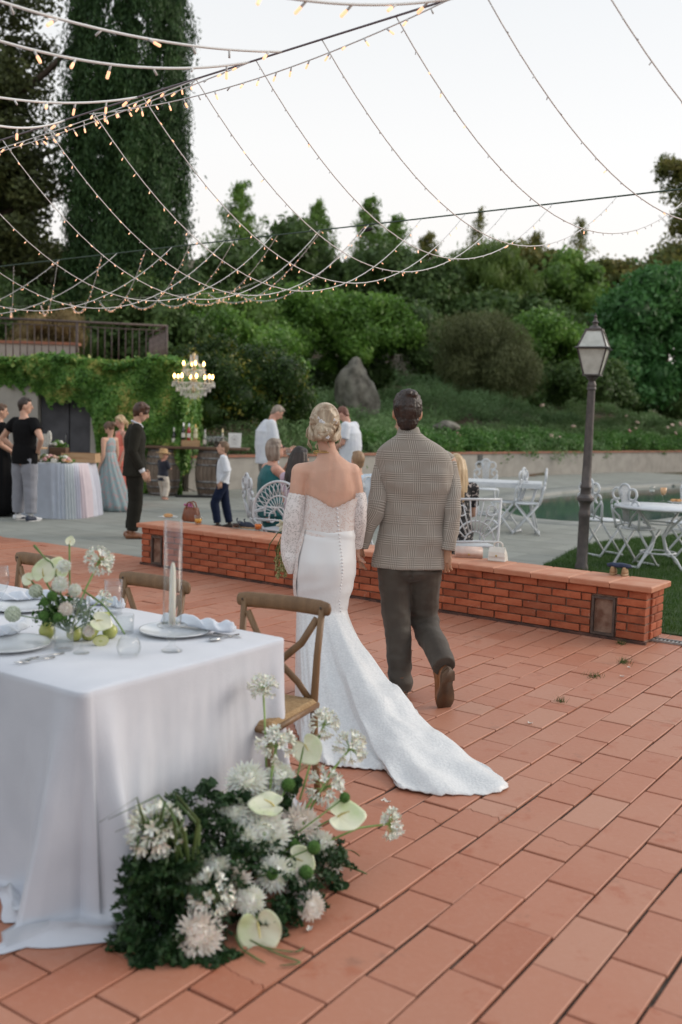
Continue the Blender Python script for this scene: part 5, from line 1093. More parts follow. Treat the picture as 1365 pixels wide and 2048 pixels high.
def person(label, loc, rz, H, J=None, skin=S_fair, hair=None, head=(0, 0), wear=(), g=1.0, voxel=.011, cat='person', hands=True, name='person', group=None, headk=1.0, bare_feet=False, face=True, shoe=M_brown_shoe):
    t = thing(name, label, cat, loc, rz, group); j = dict(JD); J = J or {}
    for k, v in J.items(): j[k] = v
    for k in ('sh', 'el', 'wr', 'hp', 'kn', 'an'):
        if k+'L' not in j: v = J.get(k+'R', JD[k+'R']); j[k+'L'] = (-v[0], v[1], v[2])
    P = {k: Vector(v)*H for k, v in j.items()}; ext = MB(); mb = MB(); h = H
    hk = headk*h; hc = P['hed']; hr = (Matrix.Rotation(R(head[0]), 3, 'Z') @ Matrix.Rotation(R(head[1]), 3, 'X'))
    def hp(x, y, z): return hc + hr @ (Vector((x, y, z))*hk)
    mb.ell(hc + hr @ Vector((0, -.002*hk, .006*hk)), (.042*hk, .051*hk, .060*hk), 16, 12, rot=hr); mb.ell(hp(0, .014, -.030), (.032*hk, .034*hk, .034*hk), 14, 10, rot=hr)
    mb.tube([hp(0, .048, .010), hp(0, .060, -.010), hp(0, .054, -.016)], [.005*hk, .0085*hk, .007*hk], 6, round_=True)
    for s in (-1, 1): mb.ell(hp(s*.043, -.004, -.004), (.006*hk, .012*hk, .018*hk), 8, 6, rot=hr)
    mb.tube([P['nec']+Vector((0, 0, -.02*h)), P['nec'], hp(0, -.012, -.03)], [.036*h, .030*h*g**.5, .029*h*g**.5], 12, round_=True)
    tor = [P['pel']+Vector((0, 0, -.03*h)), P['pel'], P['wai'], P['che'], P['che'].lerp(P['nec'], .55), P['nec']-Vector((0, 0, .012*h))]
    rx = [.078, .094, .078, .090, .088, .040]; ry = [.055, .064, .052, .060, .050, .032]
    side = (P['shR']-P['shL']).normalized()
    def torso(mb, inf=0, a=0, kx=1.0): mb.tube([p for p in tor[a:]], [r*h*g*kx+inf for r in rx[a:]], 18, side=side, ry=[r*h*g*kx+inf for r in ry[a:]], round_=True)
    torso(mb)
    for s in 'RL':
        mb.tube([tor[-2].lerp(P['sh'+s], .4), P['sh'+s]], [.034*h, .031*h*g**.5], 10, round_=True)
        mb.tube([P['sh'+s], P['sh'+s].lerp(P['el'+s], .5), P['el'+s]], [.031*h*g**.5, .028*h*g**.5, .022*h], 10, round_=True)
        mb.tube([P['el'+s], P['el'+s].lerp(P['wr'+s], .35), P['wr'+s]], [.022*h, .023*h, .015*h], 10, round_=True)
        mb.tube([P['hp'+s], P['hp'+s].lerp(P['kn'+s], .5), P['kn'+s]], [.050*h*g, .044*h*g, .031*h], 12, round_=True)
        mb.tube([P['kn'+s], P['kn'+s].lerp(P['an'+s], .35), P['an'+s]], [.031*h, .033*h, .020*h], 12, round_=True)
        fd = J.get('ft'+s, (0, 1, 0)); fd = Vector(fd); an = P['an'+s]; ft = an+Vector((0, 0, -.022*h))
        if bare_feet: mb.tube([ft-fd*.02*h, ft+fd*.05*h, ft+fd*.10*h], [.020*h, .022*h, .018*h], 10, round_=True, side=(1, 0, 0), ry=[.02*h, .017*h, .010*h])
        if hands:
            dd = J.get('hd'+s) or (P['wr'+s]-P['el'+s]); ts = J.get('ts'+s) or (0, 1, 0.1); f = fingers(mb, P['wr'+s], dd, ts, .105*h, .35, palm_n=Vector((1 if s == 'L' else -1, 0, 0)) if not J.get('hd'+s) else None)
            ext._a(f.v, f.f)
        else: mb.ell(P['wr'+s]+(P['wr'+s]-P['el'+s]).normalized()*.03*h, .02*h, 8, 6)
    solid(mb, voxel, 'body', skin, t, 2, ext if len(ext.v) else None)
    if face:
        for s in (-1, 1): q = MB(); q.ell(hp(s*.017, .0445, .008), (.0062*hk, .004*hk, .0036*hk), 8, 6, rot=hr); q.build('eye', M_eye, t)
        q = MB(); q.ell(hp(0, .0455, -.034), (.013*hk, .004*hk, .0035*hk), 8, 6, rot=hr); q.build('mouth', M_lip, t)
        q = MB()
        for s in (-1, 1): q.tube([hp(s*.008, .0475, .019), hp(s*.018, .0470, .0225), hp(s*.027, .042, .019)], .0018*hk, 5)
        if hair: q.build('eyebrows', hair[1], t); 
    if hair:
        kind, hm = hair[:2]; q = MB(); c = hp(0, -.012, .016)
        if kind in ('short', 'crop', 'mop'):
            k = {'short': 1, 'crop': .975, 'mop': 1.07}[kind]; q.ell(c, (.0465*hk*k, .0535*hk*k, .0585*hk*k), 18, 12, rot=hr); q.ell(hp(0, .018, .050), (.032*hk*k, .026*hk*k, .020*hk*k), 12, 8, rot=hr); q.ell(hp(0, -.030, -.018), (.036*hk, .024*hk, .034*hk), 12, 8, rot=hr)
            if kind == 'mop':
                for i in range(16): a = i*2.4; q.ell(hp(.038*math.cos(a), -.008+.042*math.sin(a), .032+.02*math.sin(i*1.7)), (.018*hk, .018*hk, .016*hk), 8, 6)
        if kind in ('bun', 'tied', 'long', 'bob'):
            q.ell(c, (.048*hk, .055*hk, .061*hk), 18, 12, rot=hr); q.ell(hp(0, .014, .047), (.036*hk, .030*hk, .022*hk), 12, 8, rot=hr)
            for s in (-1, 1): q.tube([hp(s*.036, .012, .040), hp(s*.046, .004, .005)], [.014*hk, .009*hk], 8, round_=True)
        if kind == 'bun': q.ell(hp(0, -.062, .012), (.030*hk, .026*hk, .030*hk), 12, 8)
        if kind == 'tied': q.tube([hp(0, -.055, .0), hp(.012, -.07, -.03), hp(.012, -.062, -.08)], [.018*hk, .022*hk, .008*hk], 10, round_=True)
        if kind == 'long':
            ln = hair[2] if len(hair) > 2 else .16
            for i in range(9):
                a = -PI*.08 + PI*1.16*i/8+PI; x, y = math.cos(a)*.046, math.sin(a)*.048-.008; wv = .006*math.sin(i*2.1)
                q.tube([hp(x*.9, y*.9, .03), hp(x*1.12, y*1.1, -.02), hp(x*1.25+wv, y*1.3-.004, -.06-ln*.3), hp(x*1.2-wv, y*1.35-.006, -.03-ln*.75), hp(x*.9, y*1.2-.004, -.03-ln)], [.016*hk, .019*hk, .019*hk, .016*hk, .006*hk], 8, round_=True)
        if kind == 'bob':
            for i in range(9):
                a = -PI*.02 + PI*1.04*i/8+PI; x, y = math.cos(a)*.046, math.sin(a)*.048-.006
                q.tube([hp(x, y, .02), hp(x*1.08, y*1.05, -.03), hp(x*1.05, y, -.065)], [.015*hk, .014*hk, .008*hk], 8, round_=True)
        solid(q, voxel*.8, 'hair', hm, t, 1)
    for wspec in wear:
        kd = wspec[0]; mt = wspec[1]; o_ = wspec[2] if len(wspec) > 2 else {}; q = MB(); inf = o_.get('inf', .009)
        if kd == 'top':
            hem = o_.get('hem', .47); lo = P['pel']+Vector((0, 0, (hem-.52)*h)); kx = o_.get('kx', 1.0); tp = [lo, P['pel'].lerp(P['wai'], .2), P['wai'], P['che'], P['che'].lerp(P['nec'], .55), P['nec']-Vector((0, 0, .012*h))]
            fl = o_.get('flare', 1.0)
            q.tube(tp, [(r*h*g*k_+inf) for r, k_ in zip((.098, .096, .097 if o_.get('box') else .084, .093, .089, .040), (fl*kx, kx, kx, kx, 1, 1))], 20, side=side, ry=[(r*h*g*k_+inf) for r, k_ in zip((.068, .067, .074 if o_.get('box') else .058, .064, .053, .034), (fl*kx, kx, kx, kx, 1, 1))])
            sl = o_.get('sleeve', 1.0)
            for s in 'RL':
                if sl <= 0: 
                    q.tube([tor[-2].lerp(P['sh'+s], .2), tor[-2].lerp(P['sh'+s], .75)], [.034*h+inf*.5, .030*h*g**.5+inf*.3], 10, round_=True); continue
                q.tube([tor[-2].lerp(P['sh'+s], .4), P['sh'+s]], [.036*h+inf, .032*h*g**.5+inf], 10, round_=True)
                a = min(1, sl/.5); e = P['sh'+s].lerp(P['el'+s], a); lw = o_.get('slw', 0)
                q.tube([P['sh'+s], P['sh'+s].lerp(e, .5), e], [.032*h*g**.5+inf, .030*h*g**.5+inf+lw*.6, .027*h*g**.5+inf+lw], 12)
                if sl > .5:
                    e2 = P['el'+s].lerp(P['wr'+s], (sl-.5)/.5*.96); q.ell(P['el'+s], .026*h+inf*.8, 10, 8); q.tube([P['el'+s], P['el'+s].lerp(e2, .5), e2], [.025*h+inf, .023*h+inf, .018*h+inf], 12)
            o = solid(q, voxel, wspec[3] if len(wspec) > 3 else 'shirt', mt, t, 2)
            if o_.get('wrinkle', 1):
                displace(o, lambda c: (noise.noise(c*9/h*1.7+Vector((3, 1, 7)))*.5+noise.noise(c*22/h*1.7)*.25)*.010*h/1.7)
        elif kd == 'pants':
            lw = o_.get('loose', 0); q.tube([P['pel']+Vector((0, 0, .055*h)), P['pel'], P['pel']-Vector((0, 0, .035*h))], [.084*h*g+inf, .097*h*g+inf, .088*h*g+inf], 18, side=side, ry=[.058*h*g+inf, .068*h*g+inf, .062*h*g+inf])
            cr = o_.get('len', .93)
            for s in 'RL':
                q.tube([P['hp'+s], P['hp'+s].lerp(P['kn'+s], .5), P['kn'+s]], [.053*h*g+inf, .047*h*g+inf+lw*.5, .037*h+inf+lw], 14, round_=True)
                e = P['kn'+s].lerp(P['an'+s], cr); q.tube([P['kn'+s], P['kn'+s].lerp(e, .4), e], [.037*h+inf+lw, .036*h+inf+lw, .028*h+inf+lw], 14)
            o = solid(q, voxel, wspec[3] if len(wspec) > 3 else 'trousers', mt, t, 2)
            displace(o, lambda c: (noise.noise(Vector((c.x*6, c.y*6, c.z*12))/h*1.7)*.6+noise.noise(c*24/h)*.25)*.010*h/1.7)
        elif kd == 'shoes':
            for s in 'RL':
                fd = Vector(J.get('ft'+s, (0, 1, 0))).normalized(); an = P['an'+s]; f0 = an-Vector((0, 0, .026*h)); sd = fd.cross(Vector((0, 0, 1))); sd = sd.normalized() if sd.length > .1 else Vector((1, 0, 0)); L_ = .148*h; up_ = sd.cross(fd)
                q = MB(); q.tube([f0-fd*.03*h+up_*.004*h, f0+fd*.02*h+up_*.002*h, f0+fd*.075*h-up_*.006*h, f0+fd*.11*h-up_*.008*h], [.021*h, .024*h, .026*h, .020*h], 12, round_=True, side=sd, ry=[.024*h, .023*h, .015*h, .010*h]); q.tube([an+Vector((0, 0, .01*h)), f0], [.022*h, .022*h], 10, round_=True)
                so_ = q.build('shoe', mt, t)
                q = MB(); c_ = f0+fd*.038*h-up_*.019*h; q.loft([[c_+fd*(math.cos(a)*.078*h)+sd*(math.sin(a)*.027*h*(1+.12*math.cos(a)))+up_*z for a in [2*PI*i/16 for i in range(16)]] for z in (-.006*h, .004*h)], True); q.build('sole', o_.get('sole', M_soleblk), so_)
        elif kd == 'skirt':
            prof = wspec[2]['prof']; nf = wspec[2].get('folds', 14); am = wspec[2].get('amp', .012); rows = []
            n_ = 72; z_top = prof[0][0]
            for z, a, b, ox, oy in prof:
                k = min(1, (z_top-z)/.25) if z < z_top else 0
                rows.append([Vector((ox+math.cos(2*PI*i/n_)*(a+am*k*math.sin(nf*2*PI*i/n_+z*5)*(1+.5*math.sin(3.3*i))), oy+math.sin(2*PI*i/n_)*(b+am*k*math.sin(nf*2*PI*i/n_+z*5)), z))*h for i in range(n_)])
            q.loft(rows, True); q.build(wspec[3] if len(wspec) > 3 else 'dress_skirt', mt, t)
    return t, P, hp, hr, hk
def pl_(px, py): p = gr(px, py); return (p.x, p.y, 0)
def plY(px, Y): p = at(px, 1000, Y); return (p.x, Y, 0)
# man in black T-shirt
t, P, hp, hr, hk = person('man in black t-shirt and grey trousers with hands on hips', plY(50, 14.5), R(-28), 1.80, dict(elR=(.215, -.035, .665), wrR=(.125, .02, .565), elL=(-.215, -.035, .665), wrL=(-.125, .02, .565), knR=(.062, 0, .28), anR=(.075, -.01, .045), knL=(-.062, 0, .28), anL=(-.075, 0, .045), hdR=(-.7, .2, -.35), hdL=(.7, .2, -.35)), S_fair, ('crop', H_dark), (-50, -5),
   [('pants', K_grey, dict(loose=.018, inf=.014)), ('top', K_black, dict(sleeve=.26, slw=.014, hem=.46, kx=1.03, inf=.012)), ('shoes', M_sneak, dict(sole=pm('white_rubber', (.6, .6, .6))))], g=1.12)
# woman in black at the left edge
t, P, hp, hr, hk = person('woman in long black dress with lanyard at the left photo edge', plY(2, 15.0), R(-60), 1.70, dict(elR=(.14, -.03, .64), wrR=(.11, .10, .56)), S_fair, ('short', H_brown), (-10, -8),
   [('top', K_black, dict(sleeve=.3, hem=.5), 'dress_bodice'), ('skirt', K_black, dict(prof=[(.64, .082, .06, 0, 0), (.52, .11, .085, 0, 0), (.35, .12, .10, 0, 0), (.15, .13, .11, 0, 0), (.02, .135, .12, 0, 0)], folds=9, amp=.006))])
q = MB(); q.tube([P['nec']+Vector((-.06, -.02, 0)), P['che']+Vector((-.02, .13, 0)), P['wai']+Vector((0, .135, -.02))], .006, 5); q.build('lanyard', K_white, t)
# girls
GJ = dict(wrR=(.12, .05, .49), elR=(.118, -.01, .63))
t, P, hp, hr, hk = person('girl with brown hair in a long blue floral dress by the dessert table', pl_(219, 1020), R(62), 1.45, GJ, S_fair, ('bun', H_brown), (10, -38),
   [('top', K_floral, dict(sleeve=0, hem=.55, inf=.006), 'dress_bodice'), ('skirt', K_floral, dict(prof=[(.66, .078, .058, 0, 0), (.58, .088, .072, 0, 0), (.45, .112, .11, 0, -.01), (.25, .15, .165, 0, -.035), (.08, .175, .21, 0, -.06), (.005, .18, .225, 0, -.07)], folds=13, amp=.010))], g=.86, headk=1.08)
t, P, hp, hr, hk = person('blond girl in coral pink dress standing behind the floral dress girl', plY(241, 17.3), R(125), 1.56, GJ, S_pink, ('tied', H_blond), (0, -18),
   [('top', K_coral, dict(sleeve=0, hem=.55, inf=.006), 'dress_bodice'), ('skirt', K_coral, dict(prof=[(.66, .078, .058, 0, 0), (.55, .09, .075, 0, 0), (.4, .11, .10, 0, 0), (.2, .14, .13, 0, 0), (.03, .17, .16, 0, 0)], folds=13, amp=.010))], g=.86, headk=1.06)
# man in dark suit
t, P, hp, hr, hk = person('man in dark olive suit seen from the side, head bowed', pl_(268, 1076), R(-72), 1.775, dict(hed=(0, .045, .915), nec=(0, .012, .83), shR=(.108, 0, .80), elR=(.13, -.03, .635), wrR=(.13, .045, .495), shL=(-.10, .0, .80), elL=(-.125, -.01, .635), wrL=(-.12, .07, .50), knR=(.052, .012, .28), anR=(.052, -.02, .045)), S_fair, ('mop', H_brown if False else hairmat('chestnut_hair', (.045, .02, .011), (.10, .045, .025))), (0, -24),
   [('top', K_white, dict(sleeve=1.04, inf=.004, hem=.5), 'shirt'), ('pants', K_suitp, dict(inf=.012, loose=.008)), ('top', K_suit, dict(sleeve=.95, hem=.455, flare=1.06, kx=1.06, inf=.018), 'jacket'), ('shoes', M_brown_shoe)], g=1.02)
q = MB(); q.tube([P['nec']+Vector((-.05, -.035, .03)), P['nec']+Vector((0, -.062, .045)), P['nec']+Vector((.05, -.035, .03)), P['nec']+Vector((.045, .05, -.005)), P['nec']+Vector((0, .075, -.03)), P['nec']+Vector((-.045, .05, -.005)), P['nec']+Vector((-.05, -.035, .03))], .014, 6); q.build('shirt_collar', K_white, t)
# toddler
t, P, hp, hr, hk = person('toddler in straw hat, navy top and cream trousers by the barrel', pl_(326, 1000), R(-38), .95, dict(hed=(0, .01, .885), nec=(0, 0, .775), shR=(.105, 0, .745), elR=(.135, .03, .64), wrR=(.10, .09, .62), che=(0, 0, .67), wai=(0, 0, .57), pel=(0, 0, .46), hpR=(.055, 0, .44), knR=(.07, .04, .24), anR=(.085, -.03, .05), knL=(-.06, .05, .24), anL=(-.10, .10, .05)), S_pink, ('crop', H_blond), (-20, -5),
   [('pants', K_cream, dict(inf=.012, loose=.012, len=.92)), ('top', K_navy if False else cloth('navy_knit', (.012, .015, .03)), dict(sleeve=.8, hem=.44, inf=.01))], g=1.18, headk=1.55, bare_feet=True, voxel=.009)
M_straw = pm('straw', (.42, .26, .12), (.52, .35, .18), 60, .8, .5, 120)
hat = MB(); hat.lathe([(0, .078), (.03, .078), (.046, .070), (.050, .045), (.053, .028), (.094, .022), (.095, .017), (.05, .017)], n=22); hat.v = [tuple(hc_) for hc_ in [hp(v[0]*1.06, v[1]*1.06-.006, v[2]+.006) for v in hat.v]]; ho = hat.build('straw_hat', M_straw, t)
# boy in white shirt
t, P, hp, hr, hk = person('boy in white shirt, navy tie and trousers, hand in pocket', plY(446, 14.3), R(95), 1.27, dict(elR=(.135, -.05, .64), wrR=(.115, -.005, .53), elL=(-.13, -.04, .64), wrL=(-.11, .02, .53), hed=(0, .01, .905), nec=(0, -.005, .81), knR=(.05, -.03, .28), anR=(.05, -.08, .045), knL=(-.05, .09, .29), anL=(-.05, .05, .045), hdR=(0, .2, -1), hdL=(0, .2, -1)), S_fair, ('short', hairmat('light_brown_hair', (.10, .055, .03), (.18, .11, .06))), (6, 6),
   [('pants', K_navy, dict(inf=.010, loose=.008)), ('top', K_white, dict(sleeve=.98, hem=.50, inf=.013, slw=.01, box=1)), ('shoes', M_soleblk)], g=.93, headk=1.14, voxel=.009)
q = MB(); q.tube([P['nec']+Vector((0, .045, -.01)), P['che']+Vector((0, .105, 0)), P['wai']+Vector((0, .10, -.03))], [.012, .022, .028], 8, side=(1, 0, 0), ry=[.004, .005, .005]); q.build('tie', K_navy, t)
q = MB(); q.tube([P['pel']+Vector((-.11, 0, .02)), P['pel']+Vector((0, .085, .02)), P['pel']+Vector((.11, 0, .02)), P['pel']+Vector((0, -.09, .02)), P['pel']+Vector((-.11, 0, .02))], .013, 6); q.build('belt', K_black, t)
# men in white shirts behind
t, P, hp, hr, hk = person('heavy man in loose white shirt with bowed head near the bush', plY(533, 17.0), R(-75), 1.86, dict(hed=(0, .085, .905), nec=(0, .035, .83), che=(0, -.01, .73), shR=(.115, .01, .80), elR=(.13, .03, .64), wrR=(.10, .13, .58)), S_pink, ('crop', H_grey), (0, -40),
   [('pants', K_khaki, dict(inf=.015, loose=.02)), ('top', K_white, dict(sleeve=.45, slw=.035, hem=.44, flare=1.0, kx=1.15, box=1, inf=.02)), ('shoes', M_brown_shoe)], g=1.25)
t, P, hp, hr, hk = person('man in white polo shirt bending forward behind the bride', plY(698, 17.0), R(68), 1.87, dict(hed=(0, .085, .905), nec=(0, .035, .83), shR=(.112, .01, .80), elR=(.14, .03, .64), wrR=(.09, .14, .60), elL=(-.14, .02, .645), wrL=(-.07, .13, .60)), S_pink, ('crop', H_red), (0, -35),
   [('pants', K_khaki, dict(inf=.015, loose=.02)), ('top', K_white, dict(sleeve=.38, slw=.025, hem=.44, flare=1.0, kx=1.1, box=1, inf=.018)), ('shoes', M_brown_shoe)], g=1.15)
t, P, hp, hr, hk = person('guest in pale blue shirt mostly hidden behind the groom', plY(804, 16.0), R(80), 1.68, dict(hed=(0, .03, .92), elR=(.13, .03, .64), wrR=(.06, .13, .66), elL=(-.13, .04, .64), wrL=(-.04, .14, .68)), S_fair, ('crop', H_brown), (0, -10),
   [('pants', K_khaki, dict(inf=.012)), ('top', K_ltblue, dict(sleeve=.5, hem=.45, slw=.02)), ('shoes', M_brown_shoe)], g=1.05)
# seated guests
SIT = dict(pel=(0, 0, .30), wai=(0, -.01, .40), che=(0, 0, .51), nec=(0, .005, .615), hed=(0, .025, .705), shR=(.105, 0, .58), elR=(.13, .03, .43), wrR=(.08, .14, .40), hpR=(.055, .02, .285), knR=(.06, .25, .285), anR=(.06, .24, .045))
def sit(**k): d = dict(SIT); d.update(k); return d
pt_ = plY(542, 11.4)
t, P, hp, hr, hk = person('seated woman with glasses in teal sleeveless dress drinking', pt_, R(-68), 1.78, sit(elR=(.13, .10, .49), wrR=(.035, .135, .655), elL=(-.13, .10, .49), wrL=(-.03, .13, .62), hdR=(-.35, .1, .9), hdL=(.3, .2, .8)), S_pink, ('bob', H_grey), (0, 8),
   [('top', K_teal, dict(sleeve=0, hem=.50, inf=.008, kx=1.08), 'dress_bodice'), ('skirt', K_teal, dict(prof=[(.40, .11, .085, 0, 0), (.33, .13, .13, 0, .04), (.27, .13, .17, 0, .10), (.15, .13, .15, 0, .13), (.08, .13, .14, 0, .13)], folds=9, amp=.006)), ('shoes', M_soleblk)], g=1.18)
q = MB()
for s in (-1, 1): q.tube([hp(s*.017+.011*math.cos(a), .054, .010+.009*math.sin(a)) for a in [2*PI*i/10 for i in range(11)]], .0016*hk, 5); q.tube([hp(s*.028, .053, .012), hp(s*.046, .0, .008)], .0016*hk, 5)
q.tube([hp(-.006, .056, .012), hp(.006, .056, .012)], .0016*hk, 5); q.build('glasses', M_spec, t)
gw = Matrix.Translation(t.location) @ t.rotation_euler.to_matrix().to_4x4() @ hp(0, .070, -.035)
tumbler('clear tumbler held to the mouth by the woman in teal', gw-Vector((-.03, 0, .03)), .033, .08, L_water, .4)
garden_chair('white iron chair carrying the woman in teal', (pt_[0]-.03, pt_[1], .0), R(-68))
pd = plY(590, 10.55)
t, P, hp, hr, hk = person('seated girl with long straight dark hair beside the woman in teal', (pd[0]+.02, pd[1], 0), R(-42), 1.70, sit(), S_fair, ('long', H_black, .17), (-12, -4),
   [('top', K_pinkw, dict(sleeve=.3, hem=.50), 'shirt'), ('pants', K_navy, dict(inf=.01)), ('shoes', M_soleblk)], g=.92)
t, P, hp, hr, hk = person('seated boy with short fair hair in light blue shirt behind the bride', plY(716, 11.6), R(25), 1.62, sit(), S_fair, ('crop', hairmat('sandy_hair', (.22, .13, .07), (.36, .23, .13))), (0, 0),
   [('top', K_ltblue, dict(sleeve=.35, hem=.50), 'shirt'), ('pants', K_navy, dict(inf=.01)), ('shoes', M_soleblk)], g=.92, headk=1.05)
garden_chair('white iron chair under the fair haired boy', plY(716, 11.6), R(25))
pb = plY(912, 9.75)
t, P, hp, hr, hk = person('seated woman with long wavy blond hair in black floral dress', pb, R(18), 1.70, sit(), S_fair, ('long', H_blond, .22), (-10, 0),
   [('top', K_blkfl, dict(sleeve=.35, hem=.50), 'dress_bodice'), ('skirt', K_blkfl, dict(prof=[(.40, .10, .08, 0, 0), (.33, .13, .13, 0, .04), (.27, .14, .17, 0, .10), (.15, .15, .16, 0, .12), (.08, .16, .15, 0, .12)], folds=9, amp=.006)), ('shoes', M_soleblk)], g=.98)
# square backed chair of the blond woman, seen from behind
def square_chair(label, loc, rz):
    t = thing('garden_chair', label, 'chair', loc, rz, 'white square backed garden chairs'); r = .013
    mb = MB(); mb.bbox((0, 0, .45), (.46, .44, .02), .006); mb.build('seat', M_white, t, False)
    for s in (-1, 1):
        mb = MB(); mb.tube([(s*.24, -.22, 0), (s*.24, -.23, .45), (s*.24, -.27, .92)], r, 6); mb.build('back_leg', M_white, t)
        mb = MB(); mb.tube([(s*.23, .21, 0), (s*.23, .21, .45)], r, 6); mb.build('leg', M_white, t)
        mb = MB(); mb.tube([(s*.24, -.24, .66), (s*.27, -.05, .68), (s*.27, .14, .67), (s*.24, .2, .58), (s*.235, .21, .45)], r*.9, 6); mb.build('armrest', M_white, t)
    mb = MB(); mb.tube([(-.24, -.27, .91), (.24, -.27, .91)], r, 6); mb.tube([(-.24, -.235, .50), (.24, -.235, .50)], r, 6); mb.tube(arc((0, -.236, .50), .2, 0, 180, 14), .009, 6); mb.tube(arc((0, -.236, .50), .1, 0, 180, 10), .008, 6)
    for k in range(-4, 5): a = R(90+k*17); mb.tube([(math.cos(a)*.10, -.238, .5+math.sin(a)*.10), (math.cos(a)*.24*min(1, 1.1), -.262, min(.90, .5+math.sin(a)*.42))], .0065, 5)
    for s in (-1, 1): mb.tube(arc((s*.15, -.262, .80), .05, 0, 330, 12), .007, 5)
    mb.build('back_frame', M_white, t); return t
square_chair('white square backed garden chair under the blond woman behind the groom', (pb[0]+.10, pb[1]-.08, 0), R(14))
def fan_chair(label, loc, rz):
    t = thing('garden_chair', label, 'chair', loc, rz, 'white fan backed garden chairs'); r = .014
    mb = MB(); mb.bbox((0, 0, .44), (.50, .46, .02), .006); mb.build('seat', M_white, t, False)
    c = (0, -.24, .62); mb = MB(); mb.tube(arc(c, .34, -15, 195, 26), r, 7); mb.tube(arc(c, .19, -10, 190, 18), .009, 6); mb.tube(arc(c, .07, 0, 180, 10), .009, 6); mb.tube([(-.33, -.24, .55), (-.25, -.23, .45)], r, 6); mb.tube([(.33, -.24, .55), (.25, -.23, .45)], r, 6); mb.tube([(-.33, -.24, .55), (.33, -.24, .55)], .010, 6); mb.build('back_frame', M_white, t)
    mb = MB()
    for k in range(15): a = R(k*180/14); mb.tube([Vector(c)+Vector((math.cos(a)*.07, 0, math.sin(a)*.07)), Vector(c)+Vector((math.cos(a)*.19, 0, math.sin(a)*.19))], .005, 5)
    for k in range(16):
        a0 = R(-4+k*11.8); 
        for da in (-11, 11): a1 = a0+R(da); mb.tube([Vector(c)+Vector((math.cos(a0)*.19, 0, math.sin(a0)*.19)), Vector(c)+Vector((math.cos((a0+a1)/2)*.275, .004, math.sin((a0+a1)/2)*.275)), Vector(c)+Vector((math.cos(a1)*.33, 0, math.sin(a1)*.33))], .005, 5)
    mb.build('back_lattice', M_white, t)
    for s in (-1, 1):
        mb = MB(); mb.tube([(s*.33, -.24, .62), (s*.32, -.05, .66), (s*.30, .12, .64), (s*.26, .2, .55), (s*.24, .2, .44)], r, 6); mb.tube(arc((s*.28, .02, .55), .06, 0, 330, 12, (0, 1, 0)), .009, 6); mb.build('armrest', M_white, t)
        for y in (-.2, .2): mb = MB(); mb.tube([(s*.22, y, .44), (s*.25, y*1.15, 0)], r, 6); mb.build('leg', M_white, t)
    return t
fan_chair('white fan backed lattice armchair under the dark haired girl', (pd[0]-.02, pd[1]-.0, 0), R(-42+10))
# ------------------------------------------------------------------ groom
def plaid():
    m, nt, b, o = newmat('glen_plaid_wool'); L = nt.links.new
    uv = N(nt, 'ShaderNodeAttribute', attribute_name='fabric'); sp = N(nt, 'ShaderNodeSeparateXYZ'); L(uv.outputs['Vector'], sp.inputs[0])
    def M2(op, a, b_=None, c=None):
        n = N(nt, 'ShaderNodeMath', operation=op)
        for i, v in enumerate((a, b_, c)):
            if v is None: continue
            if isinstance(v, (int, float)): n.inputs[i].default_value = v
            else: L(v, n.inputs[i])
        return n.outputs[0]
    def lines(c, period, frac, pitch, ph):
        w = M2('ADD', c, ph); mo = M2('PINGPONG', w, period/2); band = M2('LESS_THAN', mo, period*frac/2)
        ln = M2('SINE', M2('MULTIPLY', w, 2*PI/pitch)); l2 = M2('MULTIPLY_ADD', ln, .5, .5); return M2('MULTIPLY', band, M2('POWER', l2, 1.6)), band
    lu, bu_ = lines(sp.outputs[0], .104, .50, .0115, 0.0); lv, bv = lines(sp.outputs[1], .122, .48, .0125, .031)
    light = M2('MAXIMUM', lu, lv); both = M2('MULTIPLY', bu_, bv)
    no = N(nt, 'ShaderNodeTexNoise'); no.inputs['Scale'].default_value = 420; L(uv.outputs['Vector'], no.inputs[0])
    base = N(nt, 'ShaderNodeValToRGB'); base.color_ramp.elements[0].color = (.235, .21, .185, 1); base.color_ramp.elements[1].color = (.38, .35, .31, 1); base.color_ramp.elements[0].position = .3; base.color_ramp.elements[1].position = .7; L(no.outputs[0], base.inputs[0])
    x = N(nt, 'ShaderNodeMix', data_type='RGBA'); L(M2('MULTIPLY', light, .58), x.inputs[0]); L(base.outputs[0], x.inputs[6]); x.inputs[7].default_value = (.58, .545, .49, 1)
    dk = M2('MULTIPLY', M2('MAXIMUM', M2('SUBTRACT', bu_, lu), M2('SUBTRACT', bv, lv)), .36); y = N(nt, 'ShaderNodeMix', data_type='RGBA'); L(dk, y.inputs[0]); L(x.outputs[2], y.inputs[6]); y.inputs[7].default_value = (.07, .052, .04, 1)
    L(y.outputs[2], b.inputs['Base Color']); b.inputs['Roughness'].default_value = .9; b.inputs['Sheen Weight'].default_value = .15; b.inputs['Specular IOR Level'].default_value = .2
    n2 = N(nt, 'ShaderNodeTexNoise'); n2.inputs['Scale'].default_value = 14; n2.inputs['Detail'].default_value = 6; L(uv.outputs['Vector'], n2.inputs[0]); bp = N(nt, 'ShaderNodeBump'); bp.inputs['Strength'].default_value = .3; bp.inputs['Distance'].default_value = .010; L(n2.outputs[0], bp.inputs['Height']); L(bp.outputs[0], b.inputs['Normal'])
    return m
M_plaid = plaid()
